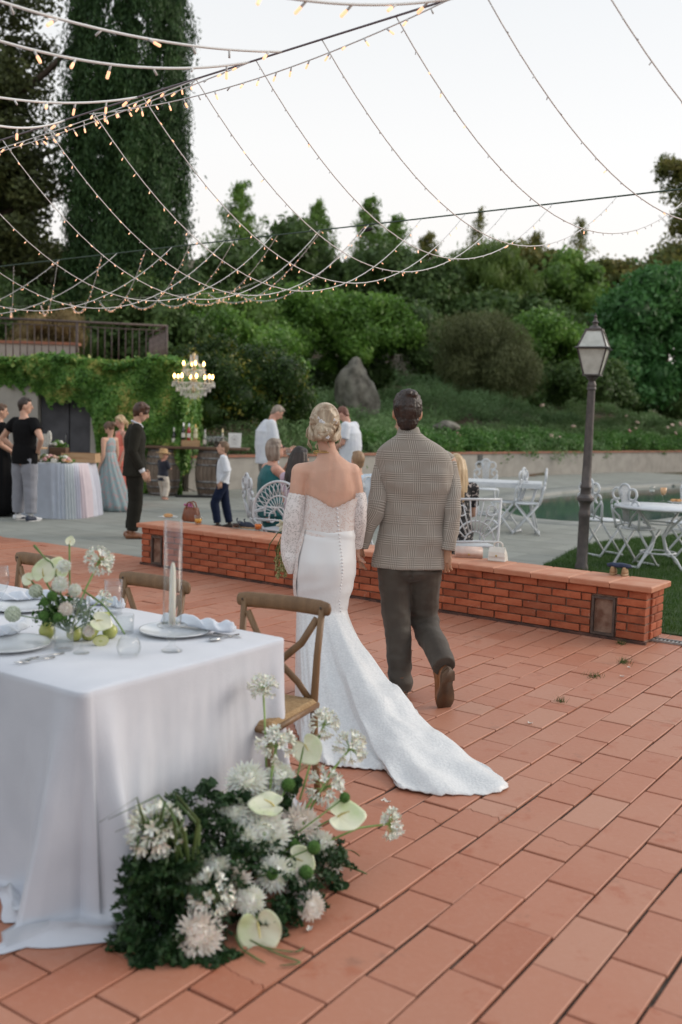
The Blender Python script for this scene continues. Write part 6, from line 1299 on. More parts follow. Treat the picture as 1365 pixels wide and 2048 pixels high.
def cloth_loft(name, rings, mat, parent, uoff=0, voff=0, z_as_v=True, cap=False, closed=True):
    """rings of equal length; stores a 'fabric' coordinate in metres per vertex (around, along)"""
    mb = MB(); mb.loft(rings, cap, 0, closed); o = mb.build(name, mat, parent); n = len(rings[0]); vals = []; acc = 0
    ref = max(range(len(rings)), key=lambda i: sum((rings[i][k]-rings[i][k-1]).length for k in range(n)))
    arcl = [0]
    for k in range(1, n): arcl.append(arcl[-1]+(rings[ref][k]-rings[ref][k-1]).length)
    for i, r in enumerate(rings):
        if i: acc += sum(((rings[i][k]-rings[i-1][k]).length for k in range(n)))/n
        cu = 0; own = [0]
        for k in range(1, n): own.append(own[-1]+(r[k]-r[k-1]).length)
        for k in range(n): vals += [arcl[k]*.35+own[k]*.65+uoff if not z_as_v else own[k]-own[n//4]+uoff, (r[k].z if z_as_v else acc)+voff, 0]
    a = o.data.attributes.new('fabric', 'FLOAT_VECTOR', 'POINT'); a.data.foreach_set('vector', vals[:3*len(o.data.vertices)]); return o
GL = gr(800, 1402); GL.z = 0; HG = 1.84
def gp(px, py, Y): return at(px, py, Y)-GL
def gj(px, py, Y): v = gp(px, py, Y)/HG; return (v.x, v.y, v.z)
GJn = dict(pel=gj(822, 1112, 5.84), wai=gj(824, 1040, 5.85), che=gj(830, 962, 5.86), nec=gj(817, 872, 5.86), hed=gj(815, 826, 5.87), shL=gj(769, 932, 5.86), shR=gj(897, 926, 5.87), elL=gj(752, 1018, 5.80), elR=gj(907, 1015, 5.82), wrL=gj(722, 1090, 5.82), wrR=gj(896, 1092, 5.80),
   hpL=gj(792, 1140, 5.84), hpR=gj(852, 1140, 5.85), knL=gj(795, 1250, 5.86), anL=gj(801, 1380, 5.72), knR=gj(850, 1246, 5.96), anR=gj(878, 1308, 5.62), ftR=(.06, .22, -.97), ftL=(0, 1, 0), hdL=(-.05, .35, -.9), tsL=(0, 1, .1), hdR=(-.12, .05, -1), tsR=(-.75, .6, 0))
groom, P, hp, hr, hk = person('man in tan glen plaid jacket walking away beside the bride', GL, 0, HG, GJn, S_tan, None, (0, 0), (), g=.80, voxel=.009, headk=1.0, face=True)
groom['category'] = 'person'
# hair
M_hairG = hairmat('short_dark_hair', (.013, .008, .007), (.045, .028, .022))
q = MB(); q.ell(hp(0, -.012, .017), (.0465*hk, .0530*hk, .0590*hk), 22, 16); q.ell(hp(0, .016, .052), (.034*hk, .028*hk, .022*hk), 14, 10); q.ell(hp(0, -.030, -.022), (.0355*hk, .024*hk, .036*hk), 14, 10)
for i in range(9): a = R(-20+i*27.5); q.ell(hp(math.cos(a)*.030, -.012+.02*math.sin(i*1.3), .030+.030*math.sin(a)), (.017*hk, .034*hk, .017*hk), 10, 7)
gh = solid(q, .0055, 'hair', M_hairG, groom, 2); hcx = hp(0, -.012, .02)
displace(gh, lambda c: .0011*math.sin(math.atan2(c.x-hcx.x, c.z-hcx.z)*46+noise.noise(c*30)*6)+noise.noise(c*85)*.0035)
# jacket
def ringpts(cx, cy, z, rx, ry, n=96, e=2.3):
    pts = []
    for k in range(n):
        a = PI + 2*PI*k/n      # starts at the viewer's left side, runs across the back first
        c, s_ = math.cos(a), math.sin(a); pts.append(Vector((cx+rx*math.copysign(abs(c)**(2/e), c), cy+ry*math.copysign(abs(s_)**(2/e), s_), z)))
    return pts
prof = [(866, 797, 843, .060, .055), (872, 791, 850, .065, .055), (879, 781, 862, .070, .05), (886, 771, 875, .078, .045), (894, 762, 887, .088, .035), (903, 755, 897, .098, .02), (914, 751, 905, .108, .01), (928, 751, 909, .115, 0), (948, 754, 909, .122, 0), (975, 757, 906, .125, 0), (1010, 759, 899, .122, 0), (1045, 757, 893, .118, 0), (1080, 753, 891, .125, -.005), (1110, 749, 889, .132, -.01), (1134, 746, 887, .135, -.01)]
rings = []; Yb = 5.855
yy = list(np.linspace(866, 1134, 74))
for y in yy:
    l = np.interp(y, [p[0] for p in prof], [p[1] for p in prof]); r = np.interp(y, [p[0] for p in prof], [p[2] for p in prof]); ry = np.interp(y, [p[0] for p in prof], [p[3] for p in prof]); dy = np.interp(y, [p[0] for p in prof], [p[4] for p in prof])
    a, b = gp(l, y, Yb), gp(r, y, Yb); cz = (a.z+b.z)/2; rg = ringpts((a.x+b.x)/2, a.y-dy*.4, cz, (b.x-a.x)/2, ry)
    out_ = []
    for k, p in enumerate(rg):
        ang = 2*PI*k/96; d = Vector((p.x-(a.x+b.x)/2, p.y-a.y, 0)).normalized(); f = min(1, max(0, (y-880)/60))
        u = p.x*7; w1 = noise.noise(Vector((p.x*5, p.y*5, cz*9+4)))*.014+noise.noise(Vector((p.x*14+cz*10, p.y*12, cz*16-p.x*8)))*.007
        seam = -.009*math.exp(-((k-24)/1.2)**2)                                      # centre back seam
        waistfold = .0045*math.sin(p.x*30+cz*9)*min(1, max(0, (y-1000)/60))
        blade = .010*(math.exp(-((k-15)/5)**2)+math.exp(-((k-33)/5)**2))*math.exp(-((y-950)/40)**2)
        hemw = .008*math.sin(ang*5+1)*max(0, (y-1090)/44)
        out_.append(p+d*((w1+seam+waistfold+hemw)*f+blade*f))
    if y > 1128: out_ = [p+Vector((0, 0, (p.x)*-.0)) for p in out_]
    rings.append(out_)
hem = [p+(Vector(((rings[-1][0].x+rings[-1][48].x)/2, rings[-1][24].y*.5+rings[-1][72].y*.5, p.z))-p).normalized()*.008+Vector((0, 0, .003)) for p in rings[-1]]
up = [Vector((p.x, p.y, p.z+.07)) for p in hem]
jk = cloth_loft('jacket', rings+[hem, up], M_plaid, groom)
# vent slits, collar and sleeves
def gpath(pts, k=24):     # smooth curve through points
    P_ = [pts[0]]+list(pts)+[pts[-1]]; out = []; n = len(pts)-1
    for i in range(k+1):
        t_ = i/k*n; j = min(int(t_), n-1); f = t_-j; a, b, c, d = P_[j], P_[j+1], P_[j+2], P_[j+3]
        out.append(.5*((2*b)+(c-a)*f+(2*a-5*b+4*c-d)*f*f+(3*b-a-3*c+d)*f**3))
    return out
def sleeve(pts, rad, uo, sd):
    C_ = gpath(pts, 34); rr = np.interp(np.linspace(0, 1, 35), np.linspace(0, 1, len(rad)), rad); rings = []; n = 36; u = Vector((0, 1, 0))
    for i, c in enumerate(C_):
        T = (C_[min(i+1, 34)]-C_[max(i-1, 0)]).normalized(); uu = (u-T*u.dot(T)).normalized(); v = T.cross(uu); rg = []
        for k in range(n):
            a = 2*PI*k/n; w1 = noise.noise(Vector((math.cos(a)*1.3+sd, math.sin(a)*1.3, i*.33)))*.006+.003*math.sin(i*.8+math.cos(a-1)*2.2)*math.exp(-((i-17)/5)**2)+.006*noise.noise(Vector((math.cos(a)*2+sd, math.sin(a)*2, i*.7)))*math.exp(-((i-17)/8)**2)
            rg.append(c+(uu*math.cos(a)+v*math.sin(a))*(rr[i]+w1*min(1, i/4)))
        rings.append(rg)
    rings.append([p+(C_[-1]-p).normalized()*.006 for p in rings[-1]]); rings.append([p-(C_[-1]-C_[-2]).normalized()*.04 for p in rings[-1]])
    return cloth_loft('sleeve', rings, M_plaid, groom, uo, 0, z_as_v=False)
sleeve([gp(786, 912, 5.87), gp(768, 930, 5.86), gp(760, 962, 5.84), gp(754, 1015, 5.79), gp(738, 1052, 5.80), gp(724, 1092, 5.83)], [.028, .048, .052, .055, .052, .046, .041], .02, 3)
sleeve([gp(880, 906, 5.88), gp(896, 924, 5.87), gp(902, 960, 5.85), gp(906, 1012, 5.81), gp(903, 1052, 5.80), gp(896, 1100, 5.79)], [.028, .048, .051, .053, .050, .046, .042], .05, 8)
# buttons of the sleeve
M_btn = pm('dark_button', (.02, .013, .01), rough=.35)
for i in range(4):
    for (cx, cy, Y) in ((715+i*1.3, 1096-i*7.5, 5.775),): o = MB(); o.ell(gp(cx+1.5, cy, Y), (.0055, .003, .0055), 8, 5); o.build('button', M_btn, groom)
colr = []
for z_, k in ((853, .80), (853.5, .92), (858, 1.0), (866, 1.13), (873, 1.24), (875, 1.20), (868, 1.05)):
    c = gp(818, z_, 5.862); rg = []
    for i in range(41):
        a = PI*.92*(-1)*(1-i/20.5)+(-PI/2)+PI*.0; a = -PI/2+(i/40-.5)*PI*1.75; drop = .045*max(0, (abs(a+PI/2)-PI*.42))
        rg.append(c+Vector((math.cos(a)*.064*k, math.sin(a)*.060*k, -drop)))
    colr.append(rg)
cloth_loft('collar', colr, M_plaid, groom, .01, .0, z_as_v=False, closed=False)
q = MB(); q.tube([gp(818, 858, 5.862)+Vector((math.cos(a)*.051, math.sin(a)*.048, -.004-.02*max(0, math.sin(a)))) for a in [2*PI*i/20 for i in range(21)]], .008, 6); q.build('shirt_collar', K_white, groom)
# trousers
M_trs = pm('brown_grey_trousers', (.052, .042, .034), (.068, .057, .046), 7, .7, .25, 30, sheen=.1, spec=.35)
q = MB(); q.tube([gp(822, 1095, 5.86), gp(822, 1120, 5.86), gp(822, 1145, 5.86)], [.165, .175, .165], 24, side=(1, 0, 0), ry=[.115, .125, .115])
q.tube([gp(788, 1130, 5.85), gp(790, 1190, 5.86), gp(795, 1250, 5.85), gp(798, 1310, 5.80), gp(801, 1350, 5.76), gp(801, 1385, 5.74)], [.098, .092, .080, .074, .072, .074], 18, side=(1, 0, 0), ry=[.115, .105, .09, .085, .08, .082], round_=False)
q.tube([gp(852, 1130, 5.87), gp(846, 1180, 5.92), gp(848, 1232, 5.96), gp(856, 1262, 5.90), gp(874, 1298, 5.68), gp(889, 1334, 5.54)], [.102, .102, .090, .082, .074, .068], 18, side=(1, 0, 0), ry=[.11, .105, .095, .085, .078, .070])
q.ell(gp(849, 1240, 5.95), (.085, .09, .095), 14, 10); q.ell(gp(822, 1142, 5.85), (.13, .125, .07), 16, 10)
tr_ = solid(q, .008, 'trousers', M_trs, groom, 3)
kn = gp(850, 1245, 5.95); cr_ = gp(800, 1370, 5.74)
def trf(c):
    n_ = noise.noise(Vector((c.x*7, c.y*7, c.z*11)))*.008+noise.noise(Vector((c.x*16, c.y*16, c.z*30+5)))*.0045
    n_ += .009*math.sin((c.z-kn.z)*75+c.x*25)*math.exp(-((c-kn).length/.11)**2) + .010*math.sin(c.z*62+c.x*20)*math.exp(-((c-cr_).length/.13)**2)
    return n_ - .012*math.exp(-((c.x-gp(820, 1140, 5.86).x)/.012)**2)*(1 if c.y < .1 and c.z > .72 else 0)
displace(tr_, trf)
# shoes
M_shoeG = pm('cognac_leather', (.15, .050, .018), (.27, .105, .04), 9, .3, coat=.35)
def dress_shoe(heel, fd, up, L_=.30, wd=.122):
    fd = Vector(fd).normalized(); up = Vector(up); up = (up-fd*up.dot(fd)).normalized(); sd = fd.cross(up); q = MB(); N_ = 26
    def outline(k, z): return [heel+fd*(L_*(.5-.5*math.cos(PI*0)+0)+0)*0+fd*(x*L_)+sd*(y*wd*k)+up*z for x, y in oc]
    oc = []
    for i in range(N_):
        a = 2*PI*i/N_; x = .5-.5*math.cos(a); wv = np.interp(x, [0, .08, .25, .45, .65, .82, .94, 1], [0, .27, .33, .29, .42, .46, .30, 0]); oc.append((x, wv*(1 if a < PI else -1)+.03*math.sin(PI*x)))
    q.loft([outline(1.02, -.004), outline(1.06, 0), outline(1.06, .008), outline(.99, .010)], True); so_ = q.build('sole', M_soleG, groom)
    q = MB(); hl = [(x*.27, y) for x, y in oc]
    hq = [[heel+fd*(x*.30*L_+.004)+sd*(np.interp(x, [0, .3, .7, 1], [0, .30, .33, .33])*wd*(1 if i < N_/2 else -1))+up*z for i, (x, y) in enumerate(oc)] for z in (-.024, -.004)]
    q.loft(hq, True); q.build('heel', M_soleG, so_)
    q = MB(); rows = []
    for z, kx, x1 in ((.008, .97, 1.0), (.022, 1.0, .99), (.035, .95, .93), (.050, .82, .78), (.066, .70, .60), (.085, .60, .46), (.105, .56, .38)):
        rows.append([heel+fd*((x*x1+.012)*L_*.985)+sd*(y*wd*kx)+up*z for x, y in oc])
    q.loft(rows, True); q.build('shoe', M_shoeG, groom)
M_soleG = pm('dark_leather_sole', (.045, .028, .018), (.11, .06, .032), 8, .55)
dress_shoe(gp(895, 1332, 5.52), (.02, .30, -.95), (-.42, .85, .25))
dress_shoe(gp(800, 1398, 5.67)+Vector((0, 0, .02)), (.12, 1, 0), (0, 0, 1))

# ------------------------------------------------------------------ bride
BLc = gr(650, 1440); BLc.z = 0; HB = 1.70; YB_ = 5.62
def bp(px, py, Y=YB_): return at(px, py, Y)-BLc
def bj(px, py, Y=YB_): v = bp(px, py, Y)/HB; return (v.x, v.y, v.z)
BJ = dict(pel=bj(651, 1130), wai=bj(657, 1052), che=bj(664, 980), nec=bj(657, 906), hed=bj(650, 853, 5.64), shL=bj(601, 944), shR=bj(704, 944), elL=bj(589, 1030, 5.60), elR=bj(719, 1020, 5.62), wrL=bj(592, 1082, 5.82), wrR=bj(716, 1082, 5.76), hpR=bj(672, 1140), knR=bj(664, 1240), anR=bj(668, 1400), hpL=bj(630, 1140), knL=bj(634, 1240), anL=bj(634, 1400), hdL=(.1, .8, -.4), hdR=(.05, .4, -.9), tsL=(0, .3, 1), tsR=(0, 1, .1))
S_bride = skinmat('bride_skin', (.68, .41, .305))
bride, P, hp, hr, hk = person('bride with blond updo and off shoulder lace gown seen from behind', BLc, 0, HB, BJ, S_bride, None, (0, 0), (), g=.98, voxel=.0085, headk=.98)
bd = [o for o in bride.children if o.name.startswith('body')][0]
for v in bd.data.vertices:      # shoulder blades and spine line of the bare back
    c = v.co; 
    if c.y < 0 + P['che'].y and P['wai'].z < c.z < P['nec'].z:
        dx = c.x-P['che'].x; dz = c.z-P['che'].z
        c.y += .009*math.exp(-(dx/.012)**2)*math.exp(-(dz/.16)**2) - .010*(math.exp(-((dx-.075)/.032)**2)+math.exp(-((dx+.075)/.032)**2))*math.exp(-((dz-.07)/.06)**2)
# gown
def satin(name, lacez=None):
    m, nt, b, o = newmat(name); L = nt.links.new; tc = N(nt, 'ShaderNodeTexCoord')
    b.inputs['Base Color'].default_value = (.74, .755, .775, 1); b.inputs['Roughness'].default_value = .42; b.inputs['Sheen Weight'].default_value = .2
    v = N(nt, 'ShaderNodeTexVoronoi'); v.inputs['Scale'].default_value = 75; L(tc.outputs['Object'], v.inputs[0]); n = N(nt, 'ShaderNodeTexNoise'); n.inputs['Scale'].default_value = 48; n.inputs['Detail'].default_value = 6; n.inputs['Distortion'].default_value = 1.6; L(tc.outputs['Object'], n.inputs[0])
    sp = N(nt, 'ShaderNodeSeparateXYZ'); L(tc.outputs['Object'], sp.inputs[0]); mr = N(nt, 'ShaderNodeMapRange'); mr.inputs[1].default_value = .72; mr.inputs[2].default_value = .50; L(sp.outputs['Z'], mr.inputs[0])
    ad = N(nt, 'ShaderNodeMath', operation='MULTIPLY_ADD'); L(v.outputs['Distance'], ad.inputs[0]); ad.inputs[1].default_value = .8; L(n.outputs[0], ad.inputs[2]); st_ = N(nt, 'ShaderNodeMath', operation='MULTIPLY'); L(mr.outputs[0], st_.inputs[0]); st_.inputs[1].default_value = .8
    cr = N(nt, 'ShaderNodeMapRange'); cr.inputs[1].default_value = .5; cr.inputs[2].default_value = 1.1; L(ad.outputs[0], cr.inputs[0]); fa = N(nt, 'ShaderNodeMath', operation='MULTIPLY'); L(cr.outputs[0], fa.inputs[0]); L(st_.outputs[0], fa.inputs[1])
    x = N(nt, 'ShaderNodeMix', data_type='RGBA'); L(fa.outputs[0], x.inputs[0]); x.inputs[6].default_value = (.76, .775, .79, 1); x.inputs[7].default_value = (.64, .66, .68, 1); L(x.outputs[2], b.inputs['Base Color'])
    bu = N(nt, 'ShaderNodeBump'); bu.inputs['Distance'].default_value = .0025; L(st_.outputs[0], bu.inputs['Strength']); L(ad.outputs[0], bu.inputs['Height']); L(bu.outputs[0], b.inputs['Normal']); return m
def lace(name, under=None, cover=.45):
    m, nt, b, o = newmat(name); L = nt.links.new; tc = N(nt, 'ShaderNodeTexCoord')
    n = N(nt, 'ShaderNodeTexNoise'); n.inputs['Scale'].default_value = 34; n.inputs['Detail'].default_value = 5; n.inputs['Distortion'].default_value = 1.8; L(tc.outputs['Object'], n.inputs[0])
    w_ = N(nt, 'ShaderNodeMapRange'); w_.inputs[1].default_value = .46; w_.inputs[2].default_value = .53; L(n.outputs[0], w_.inputs[0])
    n2 = N(nt, 'ShaderNodeTexVoronoi', feature='DISTANCE_TO_EDGE'); n2.inputs['Scale'].default_value = 90; L(tc.outputs['Object'], n2.inputs[0]); e = N(nt, 'ShaderNodeMapRange'); e.inputs[1].default_value = .16; e.inputs[2].default_value = .05; L(n2.outputs['Distance'], e.inputs[0])
    mx = N(nt, 'ShaderNodeMath', operation='MAXIMUM'); L(w_.outputs[0], mx.inputs[0]); L(e.outputs[0], mx.inputs[1]); f = N(nt, 'ShaderNodeMapRange'); f.inputs[3].default_value = cover; f.inputs[4].default_value = .95; L(mx.outputs[0], f.inputs[0])
    b.inputs['Roughness'].default_value = .8
    if under:
        x = N(nt, 'ShaderNodeMix', data_type='RGBA'); L(f.outputs[0], x.inputs[0]); x.inputs[6].default_value = c4(under); x.inputs[7].default_value = (.76, .73, .72, 1); L(x.outputs[2], b.inputs['Base Color'])
    else:
        b.inputs['Base Color'].default_value = (.80, .77, .765, 1); L(f.outputs[0], b.inputs['Alpha'])
    bu = N(nt, 'ShaderNodeBump'); bu.inputs['Strength'].default_value = .25; bu.inputs['Distance'].default_value = .003; L(mx.outputs[0], bu.inputs['Height']); L(bu.outputs[0], b.inputs['Normal']); return m
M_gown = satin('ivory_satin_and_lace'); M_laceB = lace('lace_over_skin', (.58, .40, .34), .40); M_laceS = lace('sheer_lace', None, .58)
tab = [(975, 613, 722, .098), (1000, 612, 719, .099), (1030, 608, 712, .096), (1058, 603, 707, .095), (1090, 597, 709, .112), (1120, 592.5, 711, .128), (1145, 591, 710, .13), (1170, 592, 704, .122), (1195, 594, 696, .108), (1218, 596, 692, .102)]
def bprof(y):
    l = np.interp(y, [t_[0] for t_ in tab], [t_[1] for t_ in tab]); r = np.interp(y, [t_[0] for t_ in tab], [t_[2] for t_ in tab]); ry = np.interp(y, [t_[0] for t_ in tab], [t_[3] for t_ in tab])
    a, b = bp(l, y), bp(r, y); return (a.x+b.x)/2, a.y, (a.z+b.z)/2, (b.x-a.x)/2, ry
n_ = 120; rows = []; 
for i in range(16):
    f = i/15; rg = []
    for k in range(n_):
        a = PI+2*PI*k/n_; back = max(0, -math.sin(a)); xx = math.cos(a)
        ytop = 996-8*abs(xx)+15*math.exp(-((xx-.12)/.55)**2)*back + 2.0*abs(math.sin(k*.85)); ytop = ytop if math.sin(a) < 0 else 990
        y = ytop+(1070-ytop)*f; cx, cy, z, rx, ry = bprof(y); t_in = .006+(.004 if i == 0 else 0)
        rg.append(Vector((cx+math.cos(a)*(rx+t_in), cy+math.sin(a)*(ry+t_in), z+.0)))
    rows.append(rg)
q = MB(); q.loft(rows, False); q.build('lace_bodice', M_laceB, bride)
ys = list(np.linspace(1058, 1218, 34)); rows = []
for j_, y in enumerate(ys):
    cx, cy, z, rx, ry = bprof(y); rg = []
    for k in range(n_):
        a = PI+2*PI*k/n_; c, s_ = math.cos(a), math.sin(a); d = Vector((c, s_, 0)); w_ = noise.noise(Vector((c*1.4, s_*1.4, z*7)))*.004
        w_ += .005*math.sin(z*95+c*3)*math.exp(-((y-1068)/9)**2)+.0035*math.sin(z*55-c*4)*math.exp(-((y-1175)/22)**2)
        cheek = .016*(math.exp(-((c-.42)/.28)**2)+math.exp(-((c+.42)/.28)**2))*math.exp(-((y-1128)/26)**2)*(1 if s_ < 0 else 0)
        zz = z-(.010*math.exp(-((c-.1)/.4)**2) if (j_ == 0 and s_ < 0) else 0)
        rg.append(Vector((cx+c*(rx+.008), cy+s_*(ry+.008), zz))+d*(w_*.9)+Vector((0, -cheek, 0)))
    rows.append(rg)
# flare and train
outl = [((590,1447),190),((604,1490),205),((628,1515),225),((652,1531),240),((700,1535),255),((748,1539),264),((772,1543),272),((786,1560),279),((795,1577),286),((838,1583),294),((880,1592),300),((925,1590),306),((965,1590),311),((1002,1584),316),((1014,1572),321),((1000,1556),327),((965,1536),333),((925,1513),339),((888,1490),345),((850,1452),352),((822,1415),360),((788,1390),378),((735,1370),410),((680,1362),450),((630,1372),490),((598,1400),520)]
ox = [gr(p[0], p[1])-BLc for p, a in outl]; oa = [a for p, a in outl]
def outline_at(a):
    a = (a-190) % 360+190; A_ = oa+[oa[0]+360]; X_ = [p.x for p in ox]+[ox[0].x]; Y_ = [p.y for p in ox]+[ox[0].y]; return Vector((np.interp(a, A_, X_), np.interp(a, A_, Y_), 0))
knee = rows[-1]; MR = 60; kc = Vector((sum(p.x for p in knee)/n_, sum(p.y for p in knee)/n_, knee[0].z)); zk = kc.z
nn = 240; kfull = []
for k in range(nn):
    a = 180+360*k/nn; kfull.append(a)
base_rows = []
for rg in rows: base_rows.append([rg[(k//2) % n_].lerp(rg[(k//2+1) % n_], .5*(k % 2)) for k in range(nn)])
fl_rows = []; ocen = sum(ox, Vector())/len(ox)
for i in range(1, MR+1):
    t_ = i/MR; rg = []
    for k in range(nn):
        a = 180+360*k/nn; K_ = base_rows[-1][k]; O_ = outline_at(a)
        ln = (O_-Vector((K_.x, K_.y, 0))).length; tr = min(1, max(0, (ln-.45)/.9))        # 0 near the legs, 1 along the train
        h = t_**(1.35-.25*tr); z = zk*(1-t_)**(1.12+.75*tr)
        p = Vector((K_.x, K_.y, 0)).lerp(O_, h); p.z = max(z, 0)
        d = (O_-kc); d.z = 0; d = d.normalized() if d.length > .01 else Vector((0, -1, 0)); sidev = Vector((-d.y, d.x, 0)); e = min(1, t_*2.2)
        fold = (.5*math.sin(R(a)*17+t_*1.5)+.35*math.sin(R(a)*31-t_*2+1))*(.014*e*(1-tr*.3))*(1-.3*t_)
        p += d*fold*(1 if t_ < .92 else .5)
        wr_ = noise.noise(Vector((p.x*6+2, p.y*6, z*5)))*.030+noise.noise(Vector((p.x*15, p.y*15, z*9+7)))*.008; p.z += max(0, wr_+.012)*e*(.25+.9*tr)*(math.sin(PI*min(1, t_*.98))**.5)
        if tr > .2: p.z += .045*tr*math.exp(-((a-300-(1-t_)*0)/14)**2)*math.sin(PI*t_)+.03*tr*math.exp(-((a-328)/8)**2)*math.sin(PI*t_)
        edge = max(0, (t_-.80)/.2); p += d*(.022*edge*abs(math.sin(R(a)*46)))+Vector((0, 0, .012*edge*(math.sin(R(a)*23)+1)*(1 if t_ < .99 else .4)))
        p.z = max(p.z, .006+.004*math.sin(k*.9)*(1-edge)+.002); rg.append(p)
    fl_rows.append(rg)
hemr = [p+Vector((0, 0, -.004)) for p in fl_rows[-1]]
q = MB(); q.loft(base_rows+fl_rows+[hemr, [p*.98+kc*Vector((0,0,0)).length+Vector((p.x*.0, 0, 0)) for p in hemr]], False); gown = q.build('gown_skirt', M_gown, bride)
# buttons down the back
M_pearl = pm('pearl_button', (.72, .72, .74), rough=.25, coat=.5)
bq = MB(); bq.ell((0, 0, 0), .0056, 10, 6); bme_ = bq.mesh('button', M_pearl)
bl = [(675, 1018), (677, 1045), (679, 1072), (682, 1095), (685, 1118), (686, 1140), (684, 1160), (681, 1180), (679, 1200), (682, 1222), (690, 1250), (698, 1280)]
def surf_y(px, py):    # nearest gown surface point toward the camera on that column
    d = ray(px, py); y = 5.2
    best = None
    for rg in base_rows[::2]+rows:
        for p in rg[::4]:
            w_ = p+BLc; v = w_-Vector((0, 0, EYE)); z = v.dot(_F); x_ = 682.5+FPX*v.dot(_Rr)/z; y_ = 1024-FPX*v.dot(_Ur)/z; e = (x_-px)**2+(y_-py)**2
            if best is None or e+z*60 < best[0]: best = (e+z*60, w_.y)
    return best[1]
for i in range(30):
    f = i/29*(len(bl)-3); j_ = int(f); fr_ = f-j_; x_, y_ = bl[j_][0]*(1-fr_)+bl[j_+1][0]*fr_, bl[j_][1]*(1-fr_)+bl[j_+1][1]*fr_
    cx, cy, z, rx, ry = bprof(min(y_, 1218)); o = link(bpy.data.objects.new('button', bme_), bride); pp = bp(x_, y_); c = max(-1, min(1, (pp.x-cx)/(rx+.008))); ch_ = .016*(math.exp(-((c-.42)/.28)**2)+math.exp(-((c+.42)/.28)**2))*math.exp(-((y_-1128)/26)**2) if y_ > 1058 else 0
    ydep = cy-(ry+.012)*math.sqrt(max(0, 1-c*c))-ch_; o.location = at(x_, y_, ydep+BLc.y)-BLc
# sheer sleeves
def lace_sleeve(pts, rad, scal):
    C_ = gpath([bp(*p) for p in pts], 30); rr = np.interp(np.linspace(0, 1, 31), np.linspace(0, 1, len(rad)), rad); rings = []; n = 40
    for i, c in enumerate(C_):
        T = (C_[min(i+1, 30)]-C_[max(i-1, 0)]).normalized(); uu = (Vector((0, 1, 0))-T*T.y).normalized(); v = T.cross(uu)
        rings.append([c+(uu*math.cos(a)*1.05+v*math.sin(a))*(rr[i]*(1+.10*noise.noise(Vector((math.cos(a)*1.5+scal, math.sin(a)*1.5, i*.16)))+.04*math.sin(a*5+i*.1)))+(T*-.004*abs(math.sin(a*6)) if i == 0 else Vector()) for a in [2*PI*k/n for k in range(n)]])
    q = MB(); q.loft(rings, False); q.build('lace_sleeve', M_laceS, bride)
lace_sleeve([(595, 990, 5.61), (590, 1018, 5.60), (588, 1048, 5.61), (585, 1078, 5.63), (582, 1105, 5.62), (581, 1122, 5.60), (581, 1148, 5.59)], [.050, .055, .062, .062, .054, .042, .012], 1)
lace_sleeve([(716, 986, 5.62), (718, 1012, 5.62), (718, 1040, 5.64), (716, 1068, 5.70), (714, 1092, 5.74)], [.044, .047, .046, .042, .034], 5)
# lace panel falling from the left hip
rows2 = []
for i in range(22):
    f = i/21; y = 1056+f*150; cx, cy, z, rx, ry = bprof(y); rg = []
    for k in range(9):
        a = PI*(1.03+.20*k/8*(1-.5*f)); rg.append(Vector((cx+math.cos(a)*(rx+.014+.004*math.sin(i*.8+k)), cy+math.sin(a)*(ry+.014), z)))
    rows2.append(rg)
q = MB(); q.grid(rows2); q.build('lace_panel', lace('lace_panel_trim', (.55, .42, .37), .3), bride)
# hair
M_hairB = hairmat('ash_blond_hair', (.24, .165, .10), (.56, .46, .34))
q = MB(); q.ell(hp(0, -.010, .018), (.0475*hk, .0545*hk, .0600*hk), 22, 16); q.ell(hp(0, .014, .050), (.036*hk, .030*hk, .022*hk), 14, 10); q.ell(hp(.0, -.040, -.012), (.038*hk, .026*hk, .036*hk), 16, 12)
solid(q, .006, 'hair', M_hairB, bride, 2)
def hs(path, r): q = MB(); q.tube([hp(*p) for p in path], [x*hk for x in r], 7, round_=True); return q
sw = MB()
rh = random.Random(4)
for i in range(24):     # strands swept back from the crown into the bun
    a = R(-8+i*8.5); x0, z0 = math.cos(a)*.044, .020+math.sin(a)*.056
    s_ = MB(); s_.tube([hp(x0*1.03, -.004, z0), hp(x0*.98+rh.gauss(0, .0012), -.034+rh.gauss(0, .0012), z0*.92), hp(x0*.72+rh.gauss(0, .0022), -.056+rh.gauss(0, .0018), .014+(z0-.012)*.62), hp(x0*.28, -.070, -.006+(z0-.01)*.2)], [.0065*hk, .0072*hk, .0068*hk, .005*hk], 7, round_=True); sw._a(s_.v, s_.f)
for i in range(20):     # coiled bun
    r0 = .028-.00115*i; cz = -.018+.003*math.sin(i*2.2); cx_ = .004*math.cos(i*1.9); a0 = i*1.7; s_ = MB()
    s_.tube([hp(cx_+math.cos(a0+t_)*r0*1.15, -.068-.016*(i/20)-.005*math.sin(t_*2+i), cz+math.sin(a0+t_)*r0*.95) for t_ in [j_*.42 for j_ in range(10)]], [.003*hk]+[.0058*hk]*8+[.003*hk], 7, round_=True); sw._a(s_.v, s_.f)
for s0 in (-1, 1):
    for i in range(4): s_ = MB(); s_.tube([hp(s0*.046, .004-.01*i, .012-.012*i), hp(s0*.047, -.022, -.018-.006*i), hp(s0*.034, -.048, -.034-.003*i), hp(s0*.012, -.062, -.038)], [.007*hk, .009*hk, .009*hk, .006*hk], 7, round_=True); sw._a(s_.v, s_.f)
o = solid(sw, .0034, 'hair_updo', M_hairB, bride, 0)
wisps = MB()
